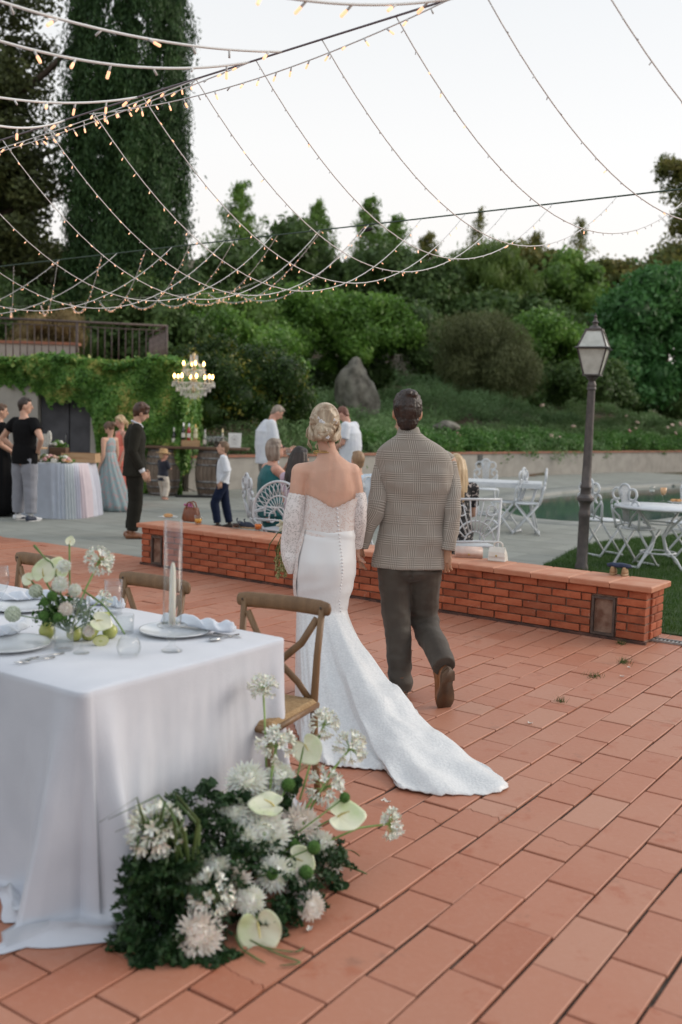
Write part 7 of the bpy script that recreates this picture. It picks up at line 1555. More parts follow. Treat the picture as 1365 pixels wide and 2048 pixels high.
for (pts_) in ([(-.046, .0, .0), (-.058, -.006, -.022), (-.050, -.008, -.042), (-.056, -.006, -.062), (-.046, -.008, -.076)], [(-.045, .01, .01), (-.060, .008, -.012), (-.062, .004, -.034), (-.050, .004, -.048)], [(.046, .004, -.012), (.056, .0, -.034), (.050, -.006, -.056), (.058, -.004, -.074)], [(.045, .012, .02), (.054, .010, -.004), (.052, .006, -.024)], [(-.02, -.05, -.05), (-.028, -.05, -.066), (-.020, -.046, -.08)], [(-.040, -.012, -.03), (-.054, -.014, -.05), (-.044, -.014, -.068), (-.040, -.012, -.088)], [(.012, -.05, -.05), (.02, -.048, -.07)]):
    wisps.tube([hp(*p) for p in pts_], [.0028*hk]*(len(pts_)-1)+[.0008*hk], 5)
wisps.build('loose_strands', M_hairB, bride)
for (x, y, z) in ((-.022, -.066, .026), (-.012, -.072, .018), (-.004, -.074, .012), (.030, -.062, .022), (.036, -.056, .016), (.022, -.078, -.024), (.004, -.086, -.012), (-.018, -.080, -.03), (.012, -.085, -.034)):
    q = MB()
    for k in range(5): a = k*1.257; q.ell(hp(x+math.cos(a)*.0045, y, z+math.sin(a)*.0045), (.0034*hk, .0016*hk, .0026*hk), 6, 4)
    q.ell(hp(x, y-.001, z), .0022*hk, 6, 4); q.build('hair_pin', M_pearl, bride)
q = MB(); nk = hp(0, -.010, -.082)
for r_, dz in ((.056, 0), (.060, -.008)): q.tube([nk+Vector((math.cos(a)*r_, math.sin(a)*r_*.95, dz-.028*max(0, math.sin(a)))) for a in [2*PI*i/28 for i in range(29)]], .0026, 6)
q.build('necklace', M_gold, bride)
# bouquet hanging at the bride's left side
M_stem = pm('green_stem', (.06, .11, .03), (.10, .16, .05), 10, .5); M_amar = pm('hanging_amaranth', (.26, .27, .10), (.42, .36, .18), 60, .9, 1, 90); M_petal = pm('cream_petal', (.72, .70, .56), (.60, .64, .40), 6, .55, sss=.1)
bq_ = thing('bouquet', 'bridal bouquet with trailing green amaranth held at the bride left hip', 'bouquet', bp(592, 1075, 5.86)+BLc); B0 = Vector(bq_.location)
def bb(px, py, Y=5.84): return at(px, py, Y)-B0
for k, (pts_, r_) in enumerate((([(585, 1052), (556, 1066), (540, 1088), (535, 1110)], .009), ([(588, 1054), (562, 1075), (552, 1100), (556, 1128)], .010), ([(590, 1060), (566, 1090), (561, 1118), (566, 1138)], .009))):
    q = MB(); q.tube([bb(*p) for p in pts_], [r_*.6, r_*1.6, r_*1.5, r_*.3], 8, side=(0, 1, 0), ry=[.002, .003, .003, .001]); q.build('leaf', M_stem, bq_)
for k, pts_ in enumerate(([(584, 1070), (560, 1092), (555, 1122), (553, 1139)], [(586, 1072), (566, 1096), (562, 1130), (556, 1155)], [(590, 1074), (572, 1100), (571, 1128), (570, 1152)], [(590, 1076), (577, 1105), (568, 1135), (566, 1142)])):
    P_ = gpath([bb(x, y, 5.84-.015*k) for x, y in pts_], 16); q = MB()
    for i, p in enumerate(P_):
        for _ in range(5): q.ell(p+Vector((random.gauss(0, .006), random.gauss(0, .006), random.gauss(0, .004))), random.uniform(.0045, .0075), 6, 4)
    q.tube(P_, .006, 6); q.build('amaranth_tassel', M_amar, bq_)
for i in range(12):
    x = 577+i*1.9; q = MB(); q.tube([bb(x*.4+592*.6, 1066, 5.85), bb(x, 1100, 5.85), bb(x+random.uniform(-2, 2), 1136+random.uniform(-5, 8), 5.85)], .0042, 6); q.build('stem', M_stem, bq_)
for (x, y, s_) in ((566, 1050, .03), (578, 1044, .026), (572, 1062, .024), (600, 1040, .03)):
    for k in range(6): q = MB(); a = k*1.05; c = bb(x, y, 5.88); q.tube([c, c+Vector((math.cos(a)*s_*.6, -.01, math.sin(a)*s_*.6)), c+Vector((math.cos(a)*s_*1.3, -.02, math.sin(a)*s_*1.3))], [.004, s_*.42, .003], 8, side=(math.sin(a), 0, -math.cos(a)), ry=[.002, .003, .001]); q.build('petal', M_petal, bq_)
# ------------------------------------------------------------------ laid table in the foreground
M_linen = pm('pale_blue_linen', (.60, .63, .70), (.56, .59, .66), 6, .9, .25, 260, sheen=.3)
M_cotton = pm('blue_white_napkin', (.62, .67, .75), (.56, .61, .70), 8, .85, .4, 60, sheen=.3)
TS0, TS1, TT1, TT0, TZ = 2.05, 3.095, -2.375, -6.2, .76
dt = thing('dining_table', 'long dining table hidden under a pale floor length cloth', 'table', st((TS0+TS1)/2, (TT0+TT1)/2), YAW)
mb = MB(); mb.box((0, 0, TZ-.025), (TS1-TS0-.12, abs(TT1-TT0)-.12, .03)); mb.build('tabletop', M_pine, dt, False)
for sx in (-1, 1):
    for sy in (-1, 1): mb = MB(); mb.box((sx*.42, sy*1.75, (TZ-.04)/2), (.05, .05, TZ-.04)); mb.build('leg', M_pine, dt, False)
# cloth: outline walked around the table, folds growing downward, cloth pooling on the tiles
rc = .035; per = []
def corner(cs, ct_, a0, n=10):
    for i in range(n+1): a = R(a0+90*i/n); per.append((cs+rc*math.cos(a), ct_+rc*math.sin(a), math.cos(a), math.sin(a), 1))
def edge(s0, t0, s1, t1, ns, nt_, n):
    for i in range(1, n): per.append((s0+(s1-s0)*i/n, t0+(t1-t0)*i/n, ns, nt_, 0))
corner(TS0+rc, TT1-rc, 90, 30); n_far = 60       # near corner (small s, large t)
edge(TS0, TT1-rc, TS0, TT0+rc, -1, 0, 170); corner(TS0+rc, TT0+rc, 180); edge(TS0+rc, TT0, TS1-rc, TT0, 0, -1, 20); corner(TS1-rc, TT0+rc, 270); edge(TS1, TT0+rc, TS1, TT1-rc, 1, 0, 110); corner(TS1-rc, TT1-rc, 0, 16); edge(TS1-rc, TT1, TS0+rc, TT1, 0, 1, 110)
NPER = len(per); arc_ = [0]
for i in range(1, NPER): arc_.append(arc_[-1]+math.hypot(per[i][0]-per[i-1][0], per[i][1]-per[i-1][1]))
tot = arc_[-1]; i_nc = 15; s_nc = arc_[i_nc]
fr_c = [i for i, p in enumerate(per) if p[4] == 1]; s_rc = [arc_[i] for i in fr_c][-9]
def dist(a, b): d = abs(a-b); return min(d, tot-d)
def sdist(a, b): d = (a-b+tot/2) % tot-tot/2; return d
rows = []; ZR = list(np.linspace(TZ+.003, .05, 40))
for zi, z in enumerate(ZR+[-1, -2, -3, -4]):
    rg = []
    for i, (s, t_, ns, nt_, cflag) in enumerate(per):
        u = sdist(arc_[i], s_nc); v = sdist(arc_[i], s_rc); h = max(0.0, min(1, float(TZ-max(z, .05))/.71))
        # soft folds: a wide double cone at the near corner, a pair at the far one, gentle waves between
        # cloth spreads away from the corner as it falls
        f = h**1.2*(.15*math.exp(-((u-.085)/.042)**2)+.17*math.exp(-((u+.085)/.052)**2)) + .02*h*math.exp(-(u/.22)**2) - .055*h**1.1*math.exp(-(u/.030)**2) + .04*h**1.5*math.exp(-((u-.2)/.04)**2)+.035*h**1.5*math.exp(-((u+.23)/.05)**2)
        f += .11*h**1.2*(math.exp(-((v-.06)/.045)**2)+math.exp(-((v+.06)/.045)**2)) - .03*h*math.exp(-(v/.02)**2)
        f += .006*h*noise.noise(Vector((arc_[i]*9, z*1.5, 4)))+.003*min(1, h*4)*noise.noise(Vector((arc_[i]*26, z*5, 9))); f += h*(.008*math.sin(arc_[i]*11+.7)+.007*math.sin(arc_[i]*17.3+z*2))+.004*noise.noise(Vector((arc_[i]*3, z*3, 1)))
        f += .030*h**1.5*math.exp(-((u+.62)/.07)**2)+.024*h**1.5*math.exp(-((u+.80)/.05)**2)+.02*h**1.4*math.exp(-((u+.42)/.08)**2)+.022*h**1.4*math.exp(-((u-.5)/.1)**2)
        lateral = .0
        p = st(s+ns*f, t_+nt_*f)
        cs, ct_ = TS0, TT1
        if z >= .05: p.z = z if zi else TZ+.003
        else:
            k = -z; ex = [0, .018, .045, .035, .075][k]*(1.0+.9*noise.noise(Vector((arc_[i]*9, k*.7, 5)))+.5*math.exp(-(u/.16)**2)); bump_ = [0, .028, .050, .022, .004][k]*(1+1.0*noise.noise(Vector((arc_[i]*14, k*2.1, 2))))
            p = p + SA*ns*ex + SD*nt_*ex; p.z = max(.004, bump_)
        rg.append(p)
    rows.append(rg)
top_in = [[st(s-ns*.004-(0), t_-nt_*.004, TZ+.006) for (s, t_, ns, nt_, c_) in per]]
cen = [st((TS0+TS1)/2+(s-(TS0+TS1)/2)*.5, (TT0+TT1)/2+(t_-(TT0+TT1)/2)*.98, TZ+.0065) for (s, t_, ns, nt_, c_) in per]; cen2 = [st((TS0+TS1)/2, (TT0+TT1)/2+(t_-(TT0+TT1)/2)*.9, TZ+.0065) for (s, t_, ns, nt_, c_) in per]
mb = MB(); mb.loft([cen2, cen]+top_in+rows, False); tc_ = mb.build('tablecloth', M_linen); tag(tc_, 'floor length pale blue white tablecloth pooling on the terracotta tiles', 'tablecloth')
TT = TZ+.0075
def tb(px, py): return gr(px, py, TT)
# cross back chairs
M_oak = pm('brown_oak', (.13, .070, .030), (.22, .125, .058), 5, .5, .3, 40, stretch=(5, 5, .7), mix=(.3, .7), coat=.1); M_rush = pm('woven_rush', (.30, .19, .09), (.40, .27, .14), 60, .85, .8, 120)
def cross_chair(label, loc, rz):     # faces -y local (toward the table); back at +y
    t = thing('cross_back_chair', label, 'chair', loc, rz, 'brown cross back chairs along the table'); yb = .0
    mb = MB(); mb.bbox((0, -.20, .455), (.40, .40, .03), .02); mb.build('seat', M_rush, t, False)
    mb = MB()
    for a, b in (((-.2, -.4), (.2, -.4)), ((-.2, 0), (.2, 0))): mb.tube([(a[0], a[1], .44), (b[0], b[1], .44)], .015, 8)
    for s in (-1, 1): mb.tube([(s*.2, -.4, .44), (s*.19, 0, .44)], .015, 8)
    mb.build('seat_frame', M_oak, t)
    for s in (-1, 1):
        mb = MB(); mb.tube([(s*.185, .06, 0), (s*.182, .02, .2), (s*.18, .0, .44), (s*.183, .012, .65), (s*.19, .035, .855)], [.013, .015, .017, .015, .0145], 10, side=(1, 0, 0), ry=[.013, .016, .018, .016, .013]); mb.build('back_leg', M_oak, t)
        mb = MB(); mb.tube([(s*.2, -.40, 0), (s*.2, -.4, .45)], [.013, .017], 10); mb.build('front_leg', M_oak, t)
        mb = MB(); mb.tube([(s*.165, .030, .80), (s*.10, .022, .69), (0, .016, .60), (-s*.10, .010, .525), (-s*.165, .002, .455)], .011, 8, side=(0, 1, 0), ry=.0165); mb.xf(Matrix.Translation((0, .006*s, 0))); mb.build('cross_brace', M_oak, t)
        mb = MB(); mb.tube([(s*.192, -.38, .20), (s*.182, .02, .20)], .010, 7); mb.build('side_stretcher', M_oak, t)
    P_ = [Vector((x, .038+.030*(1-(x/.215)**2), .845)) for x in np.linspace(-.215, .215, 13)]
    mb = MB(); mb.tube(P_, [.028]+[.034]*11+[.028], 14, side=(0, 0, 1), ry=[.014]+[.0175]*11+[.014], round_=True); mb.build('top_rail', M_oak, t)
    for s in (-1, 1): mb = MB(); mb.ell((s*.19, .018, .85), (.006, .003, .006), 8, 5); mb.build('peg', M_black_peg, t)
    return t
M_black_peg = pm('dark_peg', (.04, .025, .015), rough=.6)
for (l, r_, lab) in (((485, 1196), (650, 1216), 'brown wooden cross back chair nearest the bride at the table end'), ((236, 1152), (384, 1176), 'brown wooden cross back chair behind the hurricane candle'), ((20, 1110), (147, 1135), 'brown wooden cross back chair behind the flowers at left')):
    a, b = gr(*l, .85), gr(*r_, .85); c = (a+b)/2; d = (b-a); an = math.atan2(d.y, d.x); nrm = Vector((-d.y, d.x, 0)).normalized()
    loc = c - nrm*.035; cross_chair(lab, (loc.x, loc.y, 0), an)
# plates, napkins, cutlery
M_plate2 = pm('ivory_charger', (.66, .69, .72), rough=.25, coat=.4); M_silver = pm('polished_cutlery', (.6, .6, .6), rough=.15, metal=1)
def charger(label, px, py, r=.145):
    p = tb(px, py); t = thing('dinner_plate', label, 'plate', p, 0); mb = MB(); mb.lathe([(0, .006), (r*.62, .006), (r*.7, .010), (r*.97, .017), (r, .020), (r*.99, .014), (r*.72, .004), (r*.55, .0), (0, 0)], n=48); mb.build('plate', M_plate2, t); return p
pA = charger('white dinner plate near the table end under a folded napkin', 352, 1266); pB = charger('white dinner plate at the left photo edge carrying a knotted napkin', 18, 1294, .15); pC = charger('far white dinner plate behind the flowers', 45, 1218, .14)
def napkin(label, loc, L_, W_, rz, seed, hgt=.03):
    rn = random.Random(seed); rows = []; nu, nv = 44, 18
    for i in range(nu):
        u = i/(nu-1); rg = []
        for k in range(nv):
            a = 2*PI*k/nv; w_ = W_*(.75+.25*math.sin(u*5+seed))*(.35+.65*min(1, min(u, 1-u)*6)); x = (u-.5)*L_+.012*math.sin(u*8+seed); y = math.cos(a)*w_/2+.018*math.sin(u*6+seed*2); z = max(.001, (hgt*.55+math.sin(a)*hgt*.55*(1+.5*noise.noise(Vector((u*6, a, seed))))+.010*math.sin(u*22+math.cos(a)*3)*(math.sin(a) > 0)))
            rg.append(Vector((x, y, z)))
        rows.append(rg)
    mb = MB(); mb.loft(rows, True); o = mb.build('napkin', M_cotton); o.location = loc; o.rotation_euler = (0, 0, rz); return tag(o, label, 'napkin')
napkin('loosely folded pale blue napkin spilling off the plate at the table end', tb(400, 1264)+Vector((0, 0, .016)), .34, .12, -.35, 3, .034)
napkin('knotted pale blue napkin on the plate at left', tb(14, 1276)+Vector((0, 0, .018)), .22, .09, 1.0, 7, .03)
napkin('white napkin on the far plate behind the flowers', tb(50, 1206)+Vector((0, 0, .016)), .24, .10, .2, 5, .028)
napkin('small white napkin by the tumbler behind the flowers', tb(215, 1212), .20, .09, -.2, 9, .03)
def cutlery(label, kind, p0, p1):
    a, b = tb(*p0), tb(*p1); L_ = (b-a).length; t = thing(kind, label, 'cutlery', a, math.atan2((b-a).y, (b-a).x)); mb = MB()
    mb.tube([(0, 0, .004), (L_*.3, 0, .005), (L_*.62, 0, .007)], [.006, .004, .003], 8, side=(0, 1, 0), ry=[.002, .002, .0015]); mb.build('handle', M_silver, t)
    mb = MB()
    if kind == 'fork':
        mb.tube([(L_*.6, 0, .007), (L_*.72, 0, .006), (L_*.80, 0, .006)], [.003, .010, .011], 8, side=(0, 1, 0), ry=[.0015]*3)
        for k in range(4): mb.tube([(L_*.79, -.0085+.0057*k, .006), (L_, -.0085+.0057*k, .009)], .0014, 5)
    elif kind == 'spoon': mb.ell((L_*.82, 0, .008), (L_*.19, .019, .006), 14, 8)
    else: mb.tube([(L_*.58, 0, .004), (L_*.75, .002, .004), (L_, 0, .004)], [.007, .010, .003], 8, side=(0, 1, 0), ry=[.001]*3)
    mb.build('head' if kind != 'knife' else 'blade', M_silver, t)
cutlery('silver spoon lying right of the plate at the table end', 'spoon', (478, 1270), (420, 1284)); cutlery('silver fork beside the napkin at the table end', 'fork', (482, 1276), (428, 1270)); cutlery('silver knife in front of the left plate', 'knife', (128, 1308), (40, 1322)); cutlery('silver fork in front of the left plate', 'fork', (110, 1316), (30, 1330))
# hurricane candle on its glass holder
M_candle = pm('ivory_wax', (.82, .82, .73), rough=.5, sss=.2); pc = tb(344, 1302)
M_gl2 = thinglass('thick_cut_glass', (.975, .98, .98), .32)
t = thing('candle_holder', 'clear stemmed glass candle holder near the table end', 'candle holder', pc); mb = MB(); mb.lathe([(0, 0), (.038, 0), (.040, .004), (.022, .014), (.010, .026), (.014, .036), (.020, .046), (.012, .058), (.009, .066), (.018, .078), (.034, .088), (.052, .092), (.056, .098), (.05, .102), (.016, .100), (.014, .112), (.012, .112), (.012, .098), (0, .096)], n=28); mb.build('glass_stem', M_gl2, t)
t = thing('candle', 'tall ivory taper candle standing in the glass holder', 'candle', pc+Vector((0, 0, .099))); hC = .235; mb = MB(); mb.lathe([(0, 0), (.0125, 0), (.0122, .12), (.0105, hC-.03), (.006, hC-.008), (.001, hC)], n=18); mb.build('wax', M_candle, t); mb = MB(); mb.tube([(0, 0, hC-.004), (.001, 0, hC+.010)], .0012, 5); mb.build('wick', M_black_peg, t)
hT_ = 1.65-(1038-825)/FPX*(pc.y)*1.0; t = thing('hurricane_glass', 'tall clear glass cylinder around the taper candle', 'glass cylinder', pc+Vector((0, 0, .103))); Hh = (at(350, 1040, pc.y).z-pc.z-.103); mb = MB(); mb.lathe([(.0345, 0), (.0345, Hh), (.0320, Hh), (.0320, .004), (.0345, 0)], n=32); mb.build('cylinder', M_gl2, t)
# glassware
tumbler('clear water tumbler in front of the flowers', tb(128, 1300), .038, .095, None); tumbler('tall clear tumbler behind the flowers', tb(227, 1228), .040, .15, None, taper=.95); tumbler('clear tumbler with a stem leaning in it right of the pears', tb(250, 1266), .037, .075, None)
stem_glass('clear wine glass in front of the flowers', tb(163, 1306), .034, .125, .085, None); stem_glass('clear wine glass at the far left edge', tb(3, 1224), .036, .12, .08, None)
p = tb(258, 1312); t = thing('ribbed_vase', 'small squat ribbed clear glass vase at the table front', 'vase', p); mb = MB()
mb.loft([[p_ for p_ in [Vector((math.cos(a)*r_*(1+.03*math.sin(a*24)), math.sin(a)*r_*(1+.03*math.sin(a*24)), z)) for a in [2*PI*k/96 for k in range(96)]]] for z, r_ in ((0, .026), (.012, .038), (.035, .043), (.058, .036), (.068, .030), (.070, .028), (.058, .033), (.034, .040), (.012, .034), (.006, .02))], False); mb.build('vase_body', M_gl2, t)

# ------------------------------------------------------------------ flowers
F_white = pm('white_petal', (.82, .83, .78), (.76, .78, .66), 30, .6, sss=.15); F_cream = pm('blush_cream_petal', (.80, .75, .68), (.76, .68, .60), 30, .6, sss=.15); F_anth = pm('anthurium_spathe', (.70, .71, .54), (.55, .64, .36), 14, .3, .15, 40, coat=.3, mix=(.45, .7)); F_green = pm('green_pompom', (.06, .15, .025), (.11, .24, .05), 120, .8, 1, 160); F_agst = pm('pale_flower_stalk', (.20, .32, .09), (.30, .42, .14), 20, .5); F_spad = pm('yellow_spadix', (.60, .52, .22), rough=.6, bump=.6, bscale=200); F_stemg = pm('fresh_green_stem', (.09, .17, .04), (.14, .24, .06), 10, .45)
F_fern = leafmat('fern_leaf', [(.012, .034, .012), (.026, .065, .022), (.055, .115, .038)], .25, .45, 14); F_fern2 = leafmat('fresh_leaf', [(.03, .08, .015), (.05, .13, .025), (.08, .17, .04)], .3, .4, 8); F_dusty = leafmat('pale_grey_leaf', [(.16, .22, .12), (.24, .30, .18), (.32, .38, .26)], .3, .6, 8)
def frame(nv):
    nv = Vector(nv).normalized(); u, v = basis(nv); return nv, u, v
def mum(t, c, nv, r, seed, mat, centre=None):
    """chrysanthemum: rings of strap petals curving out from a centre"""
    rn = random.Random(seed); nv, u, v = frame(nv); mb = MB(); c = Vector(c)
    for ring in range(8):
        f = ring/7; n_ = int(12+16*f); el_ = R(84-100*f)
        for k in range(n_):
            a = 2*PI*(k+rn.random()*.5)/n_+ring; L_ = r*(.62+.42*f)*rn.uniform(.88, 1.08); d = (u*math.cos(a)+v*math.sin(a)); e0 = el_+rn.gauss(0, .10)
            p0 = c+nv*r*.10*(1-f)+d*r*.05; p1 = p0+(d*math.cos(e0)+nv*math.sin(e0))*L_*.55; e1 = e0+R(18)*(1-f*1.2); p2 = p1+(d*math.cos(e1)+nv*math.sin(e1))*L_*.45; sdv = nv.cross(d).normalized(); w_ = r*.115
            th = (d*-math.sin(e0)+nv*math.cos(e0))*w_*.5
            mb._a([p0-sdv*w_*.5, p0+sdv*w_*.5, p1-sdv*w_+th, p1+sdv*w_+th, p1, p2], [(0, 4, 2), (0, 1, 4), (1, 3, 4), (2, 4, 5), (4, 3, 5)])
    b = len(mb.v); mb.ell(c+nv*r*.12, r*.50, 12, 9)
    mb.build('chrysanthemum', mat, t)
    if centre: q = MB(); q.ell(c+nv*r*.5, r*.13, 8, 6); q.build('flower_centre', centre, t)
def agap(t, base, c, nv, r, seed, n_=34, stem=True):
    rn = random.Random(seed); nv, u, v = frame(nv); c = Vector(c); mb = MB(); st_ = MB()
    for k in range(n_):
        z = rn.uniform(-.25, 1); a = k*2.399; q_ = math.sqrt(max(0, 1-z*z)); d = (u*math.cos(a)*q_+v*math.sin(a)*q_+nv*z).normalized(); l = r*rn.uniform(.55, .8); p1 = c+d*l; st_.tube([c, p1], r*.018, 4, cap=False)
        d2 = (d+Vector((0, 0, -.25))).normalized(); s_ = r*.42; dd, uu, vv = frame(d2); p2 = p1+d2*s_*.55
        mb.tube([p1, p1+d2*s_*.3, p2], [r*.04, r*.075, r*.10], 6, cap=False)
        for m_ in range(5):
            b_ = m_*1.257; o_ = uu*math.cos(b_)+vv*math.sin(b_); s2 = dd.cross(o_); pe = p2+o_*r*.06
            mb._a([pe-s2*r*.07, pe+s2*r*.07, p2+o_*r*.20+d2*r*.16+s2*r*.075, p2+o_*r*.30+d2*r*.20, p2+o_*r*.20+d2*r*.16-s2*r*.075], [(0, 1, 2, 3, 4)])
    if stem and base is not None: st_.tube([base, Vector(base).lerp(c, .55)+Vector((0, 0, .02)), c], r*.075, 7)
    st_.ell(c, r*.10, 8, 6); f = mb.build('agapanthus', F_white, t); st_.build('stalks', F_agst, f)
def anth(t, base, c, nv, r, tipdir, seed=0):
    nv = Vector(nv).normalized(); y = Vector(tipdir); y = (y-nv*y.dot(nv)).normalized(); x = y.cross(nv); c = Vector(c); rows = []
    for i in range(9):
        q_ = i/8; rg = []
        for k in range(36):
            a = 2*PI*k/36; rr_ = r*(1+.25*math.cos(a)-.55*math.exp(-((a-PI)/.38)**2)+.20*math.exp(-(min(a, 2*PI-a)/.30)**2)); cup = .16*q_**2+.05*math.sin(a*5+seed)*q_**3-.10*q_*math.exp(-((abs(a-PI)-.0)/.5)**2)
            rg.append(c+y*(math.cos(a)*rr_*q_)+x*(math.sin(a)*rr_*q_*.98)+nv*(cup*r+.03*r*abs(math.sin(a*3.5))*q_))
        rows.append(rg)
    back = [[p-nv*.0015 for p in rg] for rg in rows[::-1]]
    mb = MB(); mb.loft(rows+back, False); f = mb.build('anthurium', F_anth, t); q = MB(); q.tube([c-y*r*.1, c+nv*r*.25+y*r*.08, c+nv*r*.5+y*r*.45], [r*.06, r*.065, r*.03], 8, round_=True); q.build('spadix', F_spad, f)
    if base is not None: q = MB(); q.tube([base, Vector(base).lerp(c, .5)+Vector((0, 0, .01)), c-nv*.004-y*r*.2], .0035, 6); q.build('stem', F_stemg, f)
def pomp(t, base, c, r):
    mb = MB(); c = Vector(c)
    for k in range(170):
        z = 1-2*(k+.5)/170; a = k*2.399; q_ = math.sqrt(1-z*z); d = Vector((q_*math.cos(a), q_*math.sin(a), z)); u, v = basis(d); p = c+d*r*.8; w_ = r*.10; mb._a([p-u*w_, p+v*w_, p+u*w_, p-v*w_, c+d*r*random.uniform(1.0, 1.18)], [(0, 1, 4), (1, 2, 4), (2, 3, 4), (3, 0, 4)])
    mb.ell(c, r*.85, 12, 8); f = mb.build('green_dianthus', F_green, t)
    if base is not None: q = MB(); q.tube([base, c], .003, 5); q.build('stem', F_stemg, f)
def fern(P, Q, base, tip, w_, n_, droop=.1, rs=RS):
    """adds leaflet positions of one frond"""
    base = Vector(base); tip = Vector(tip); ax = (tip-base); L_ = ax.length; ax.normalize(); u, v = basis(ax)
    for i in range(n_):
        f = rs.uniform(.08, 1); s_ = 1 if i % 2 else -1; wv = w_*math.sin(PI*(1-f)**.8*.9+.15)*rs.rand(); p = base.lerp(tip, f)+Vector((0, 0, -droop*L_*f*f))+u*s_*wv+v*rs.normal()*w_*.15; P.append(p); Q.append(v+Vector((0, 0, .6)))
# arrangement on the floor against the table end
A0 = gr(330, 1900); A0.z = 0
fa = thing('floor_flower_arrangement', 'big ground arrangement of white flowers and ferns at the table end', 'flower arrangement', A0)
def fp(px, py, Y): return at(px, py, Y)-A0
P, Q = [], []; rsf = np.random.RandomState(12)
def mass(cx, cy, Y, rx, ry, rz, n_):
    c = fp(cx, cy, Y)
    for _ in range(n_):
        d = rsf.normal(size=3); d /= np.linalg.norm(d); k = rsf.uniform(.3, 1)**.4; tip = c+Vector((d[0]*rx*k, d[1]*ry*k, d[2]*rz*k)); tip.z = max(tip.z, .01); b = c.lerp(tip, .35); fern(P, Q, b, tip+(tip-b)*.25, .024, 42, .15, rsf)
mass(360, 1770, 3.02, .20, .16, .17, 110); mass(335, 1865, 2.95, .18, .13, .10, 90); mass(450, 1730, 3.15, .22, .16, .16, 90); mass(590, 1720, 3.35, .20, .15, .12, 60); mass(380, 1640, 3.18, .14, .10, .12, 50); mass(370, 1915, 2.90, .18, .08, .04, 60); mass(640, 1700, 3.45, .14, .12, .08, 30); mass(320, 1720, 3.0, .11, .1, .14, 50); mass(600, 1790, 3.15, .10, .08, .07, 30); mass(540, 1830, 3.05, .12, .08, .06, 30); mass(275, 1780, 2.95, .06, .08, .14, 30)
P_ = np.array([tuple(p) for p in P]); P_[:, 2] = np.maximum(P_[:, 2], .006); lo = leafcloud('fern_foliage', P_, np.array([tuple(q_) for q_ in Q]), .023, F_fern, fa, .42, .3, 21, .5); lo['kind'] = 'stuff'
P, Q = [], []
for (b, tp, n_) in (((430, 1560, 3.3), (398, 1585, 3.28), 40), ((470, 1600, 3.3), (415, 1590, 3.25), 60), ((500, 1590, 3.35), (455, 1600, 3.3), 50), ((650, 1720, 3.4), (690, 1790, 3.35), 50), ((640, 1700, 3.4), (688, 1715, 3.4), 40), ((540, 1640, 3.4), (600, 1560, 3.45), 40), ((330, 1940, 2.88), (230, 1830, 2.9), 40), ((350, 1900, 2.9), (260, 1960, 2.82), 60), ((440, 1880, 2.95), (430, 1960, 2.85), 50)):
    fern(P, Q, fp(*b), fp(*tp), .04, n_*2, 0, rsf)
P_ = np.array([tuple(p) for p in P]); P_[:, 2] = np.maximum(P_[:, 2], .006); lo = leafcloud('broad_foliage', P_, np.array([tuple(q_) for q_ in Q]), .034, F_fern2 if False else F_fern, fa, .6, .2, 22, .6); lo['kind'] = 'stuff'
for k in range(16):      # long grass like leaves
    x0, y0 = rsf.uniform(300, 400), rsf.uniform(1640, 1760); b = fp(350+rsf.uniform(-40, 60), 1800, 3.0); a = fp(x0-30, y0-60, 3.0-rsf.uniform(0, .1)); q = MB(); m_ = b.lerp(a, .6)+Vector((rsf.normal()*.03, 0, .05)); q.tube([b, m_, a, a+Vector((rsf.normal()*.06-.03, -.03, -.07))], [.004, .006, .004, .001], 6, side=(1, .3, 0), ry=[.001]*4); q.build('blade_leaf', F_fern2_m if False else M_stem, fa)
for (pts_) in ([(520, 1890, 2.95), (560, 1935, 2.9), (600, 1960, 2.86), (560, 1975, 2.84)], [(500, 1880, 2.95), (585, 1920, 2.92), (608, 1900, 2.95)], [(470, 1870, 2.95), (510, 1950, 2.88), (530, 1975, 2.85)], [(620, 1730, 3.4), (690, 1700, 3.45), (720, 1712, 3.5)], [(600, 1740, 3.4), (680, 1730, 3.42), (735, 1748, 3.4)]):
    q = MB(); G_ = gpath([fp(*p) for p in pts_], 14); G_ = [Vector((p.x, p.y, max(p.z, .008))) for p in G_]; q.tube(G_, [.0022+.0025*math.sin(PI*i/14) for i in range(15)], 6, side=(1, 0, 0), ry=[.0015]*15); q.build('blade_leaf', M_stem, fa)
core = fp(470, 1760, 3.2)
MUMS = [(493, 1562, 3.42, .062, F_white, (-.1, -.6, .8)), (560, 1560, 3.48, .055, F_white, (.1, -.5, .8)), (527, 1668, 3.28, .075, F_white, (.1, -.9, .4)), (485, 1690, 3.22, .060, F_white, (-.3, -.9, .3)), (600, 1650, 3.42, .062, F_cream, (.3, -.8, .5)), (466, 1628, 3.30, .052, F_white, (-.2, -.7, .6)), (655, 1722, 3.42, .055, F_cream, (.5, -.8, .3)), (460, 1770, 3.08, .062, F_cream, (.1, -.9, .5)), (548, 1748, 3.16, .052, F_white, (.1, -.9, .4)), (397, 1868, 2.90, .062, F_cream, (0, -.9, .4)), (622, 1812, 3.10, .038, F_cream, (.3, -.9, .4)), (505, 1650, 3.30, .055, F_white, (-.2, -.8, .6)), (575, 1700, 3.34, .05, F_white, (.3, -.8, .5)), (640, 1690, 3.40, .045, F_white, (.4, -.8, .4)), (525, 1600, 3.42, .048, F_white, (0, -.8, .6)), (430, 1735, 3.08, .045, F_white, (-.1, -.9, .4)), (600, 1770, 3.2, .042, F_cream, (.3, -.9, .3)), (500, 1800, 3.02, .040, F_white, (.1, -.9, .4))]
for i, (x, y, Y, r, mt, nv) in enumerate(MUMS): mum(fa, fp(x, y, Y), nv, r*1.32, i, mt, F_agst if i in (2, 4, 8) else None)
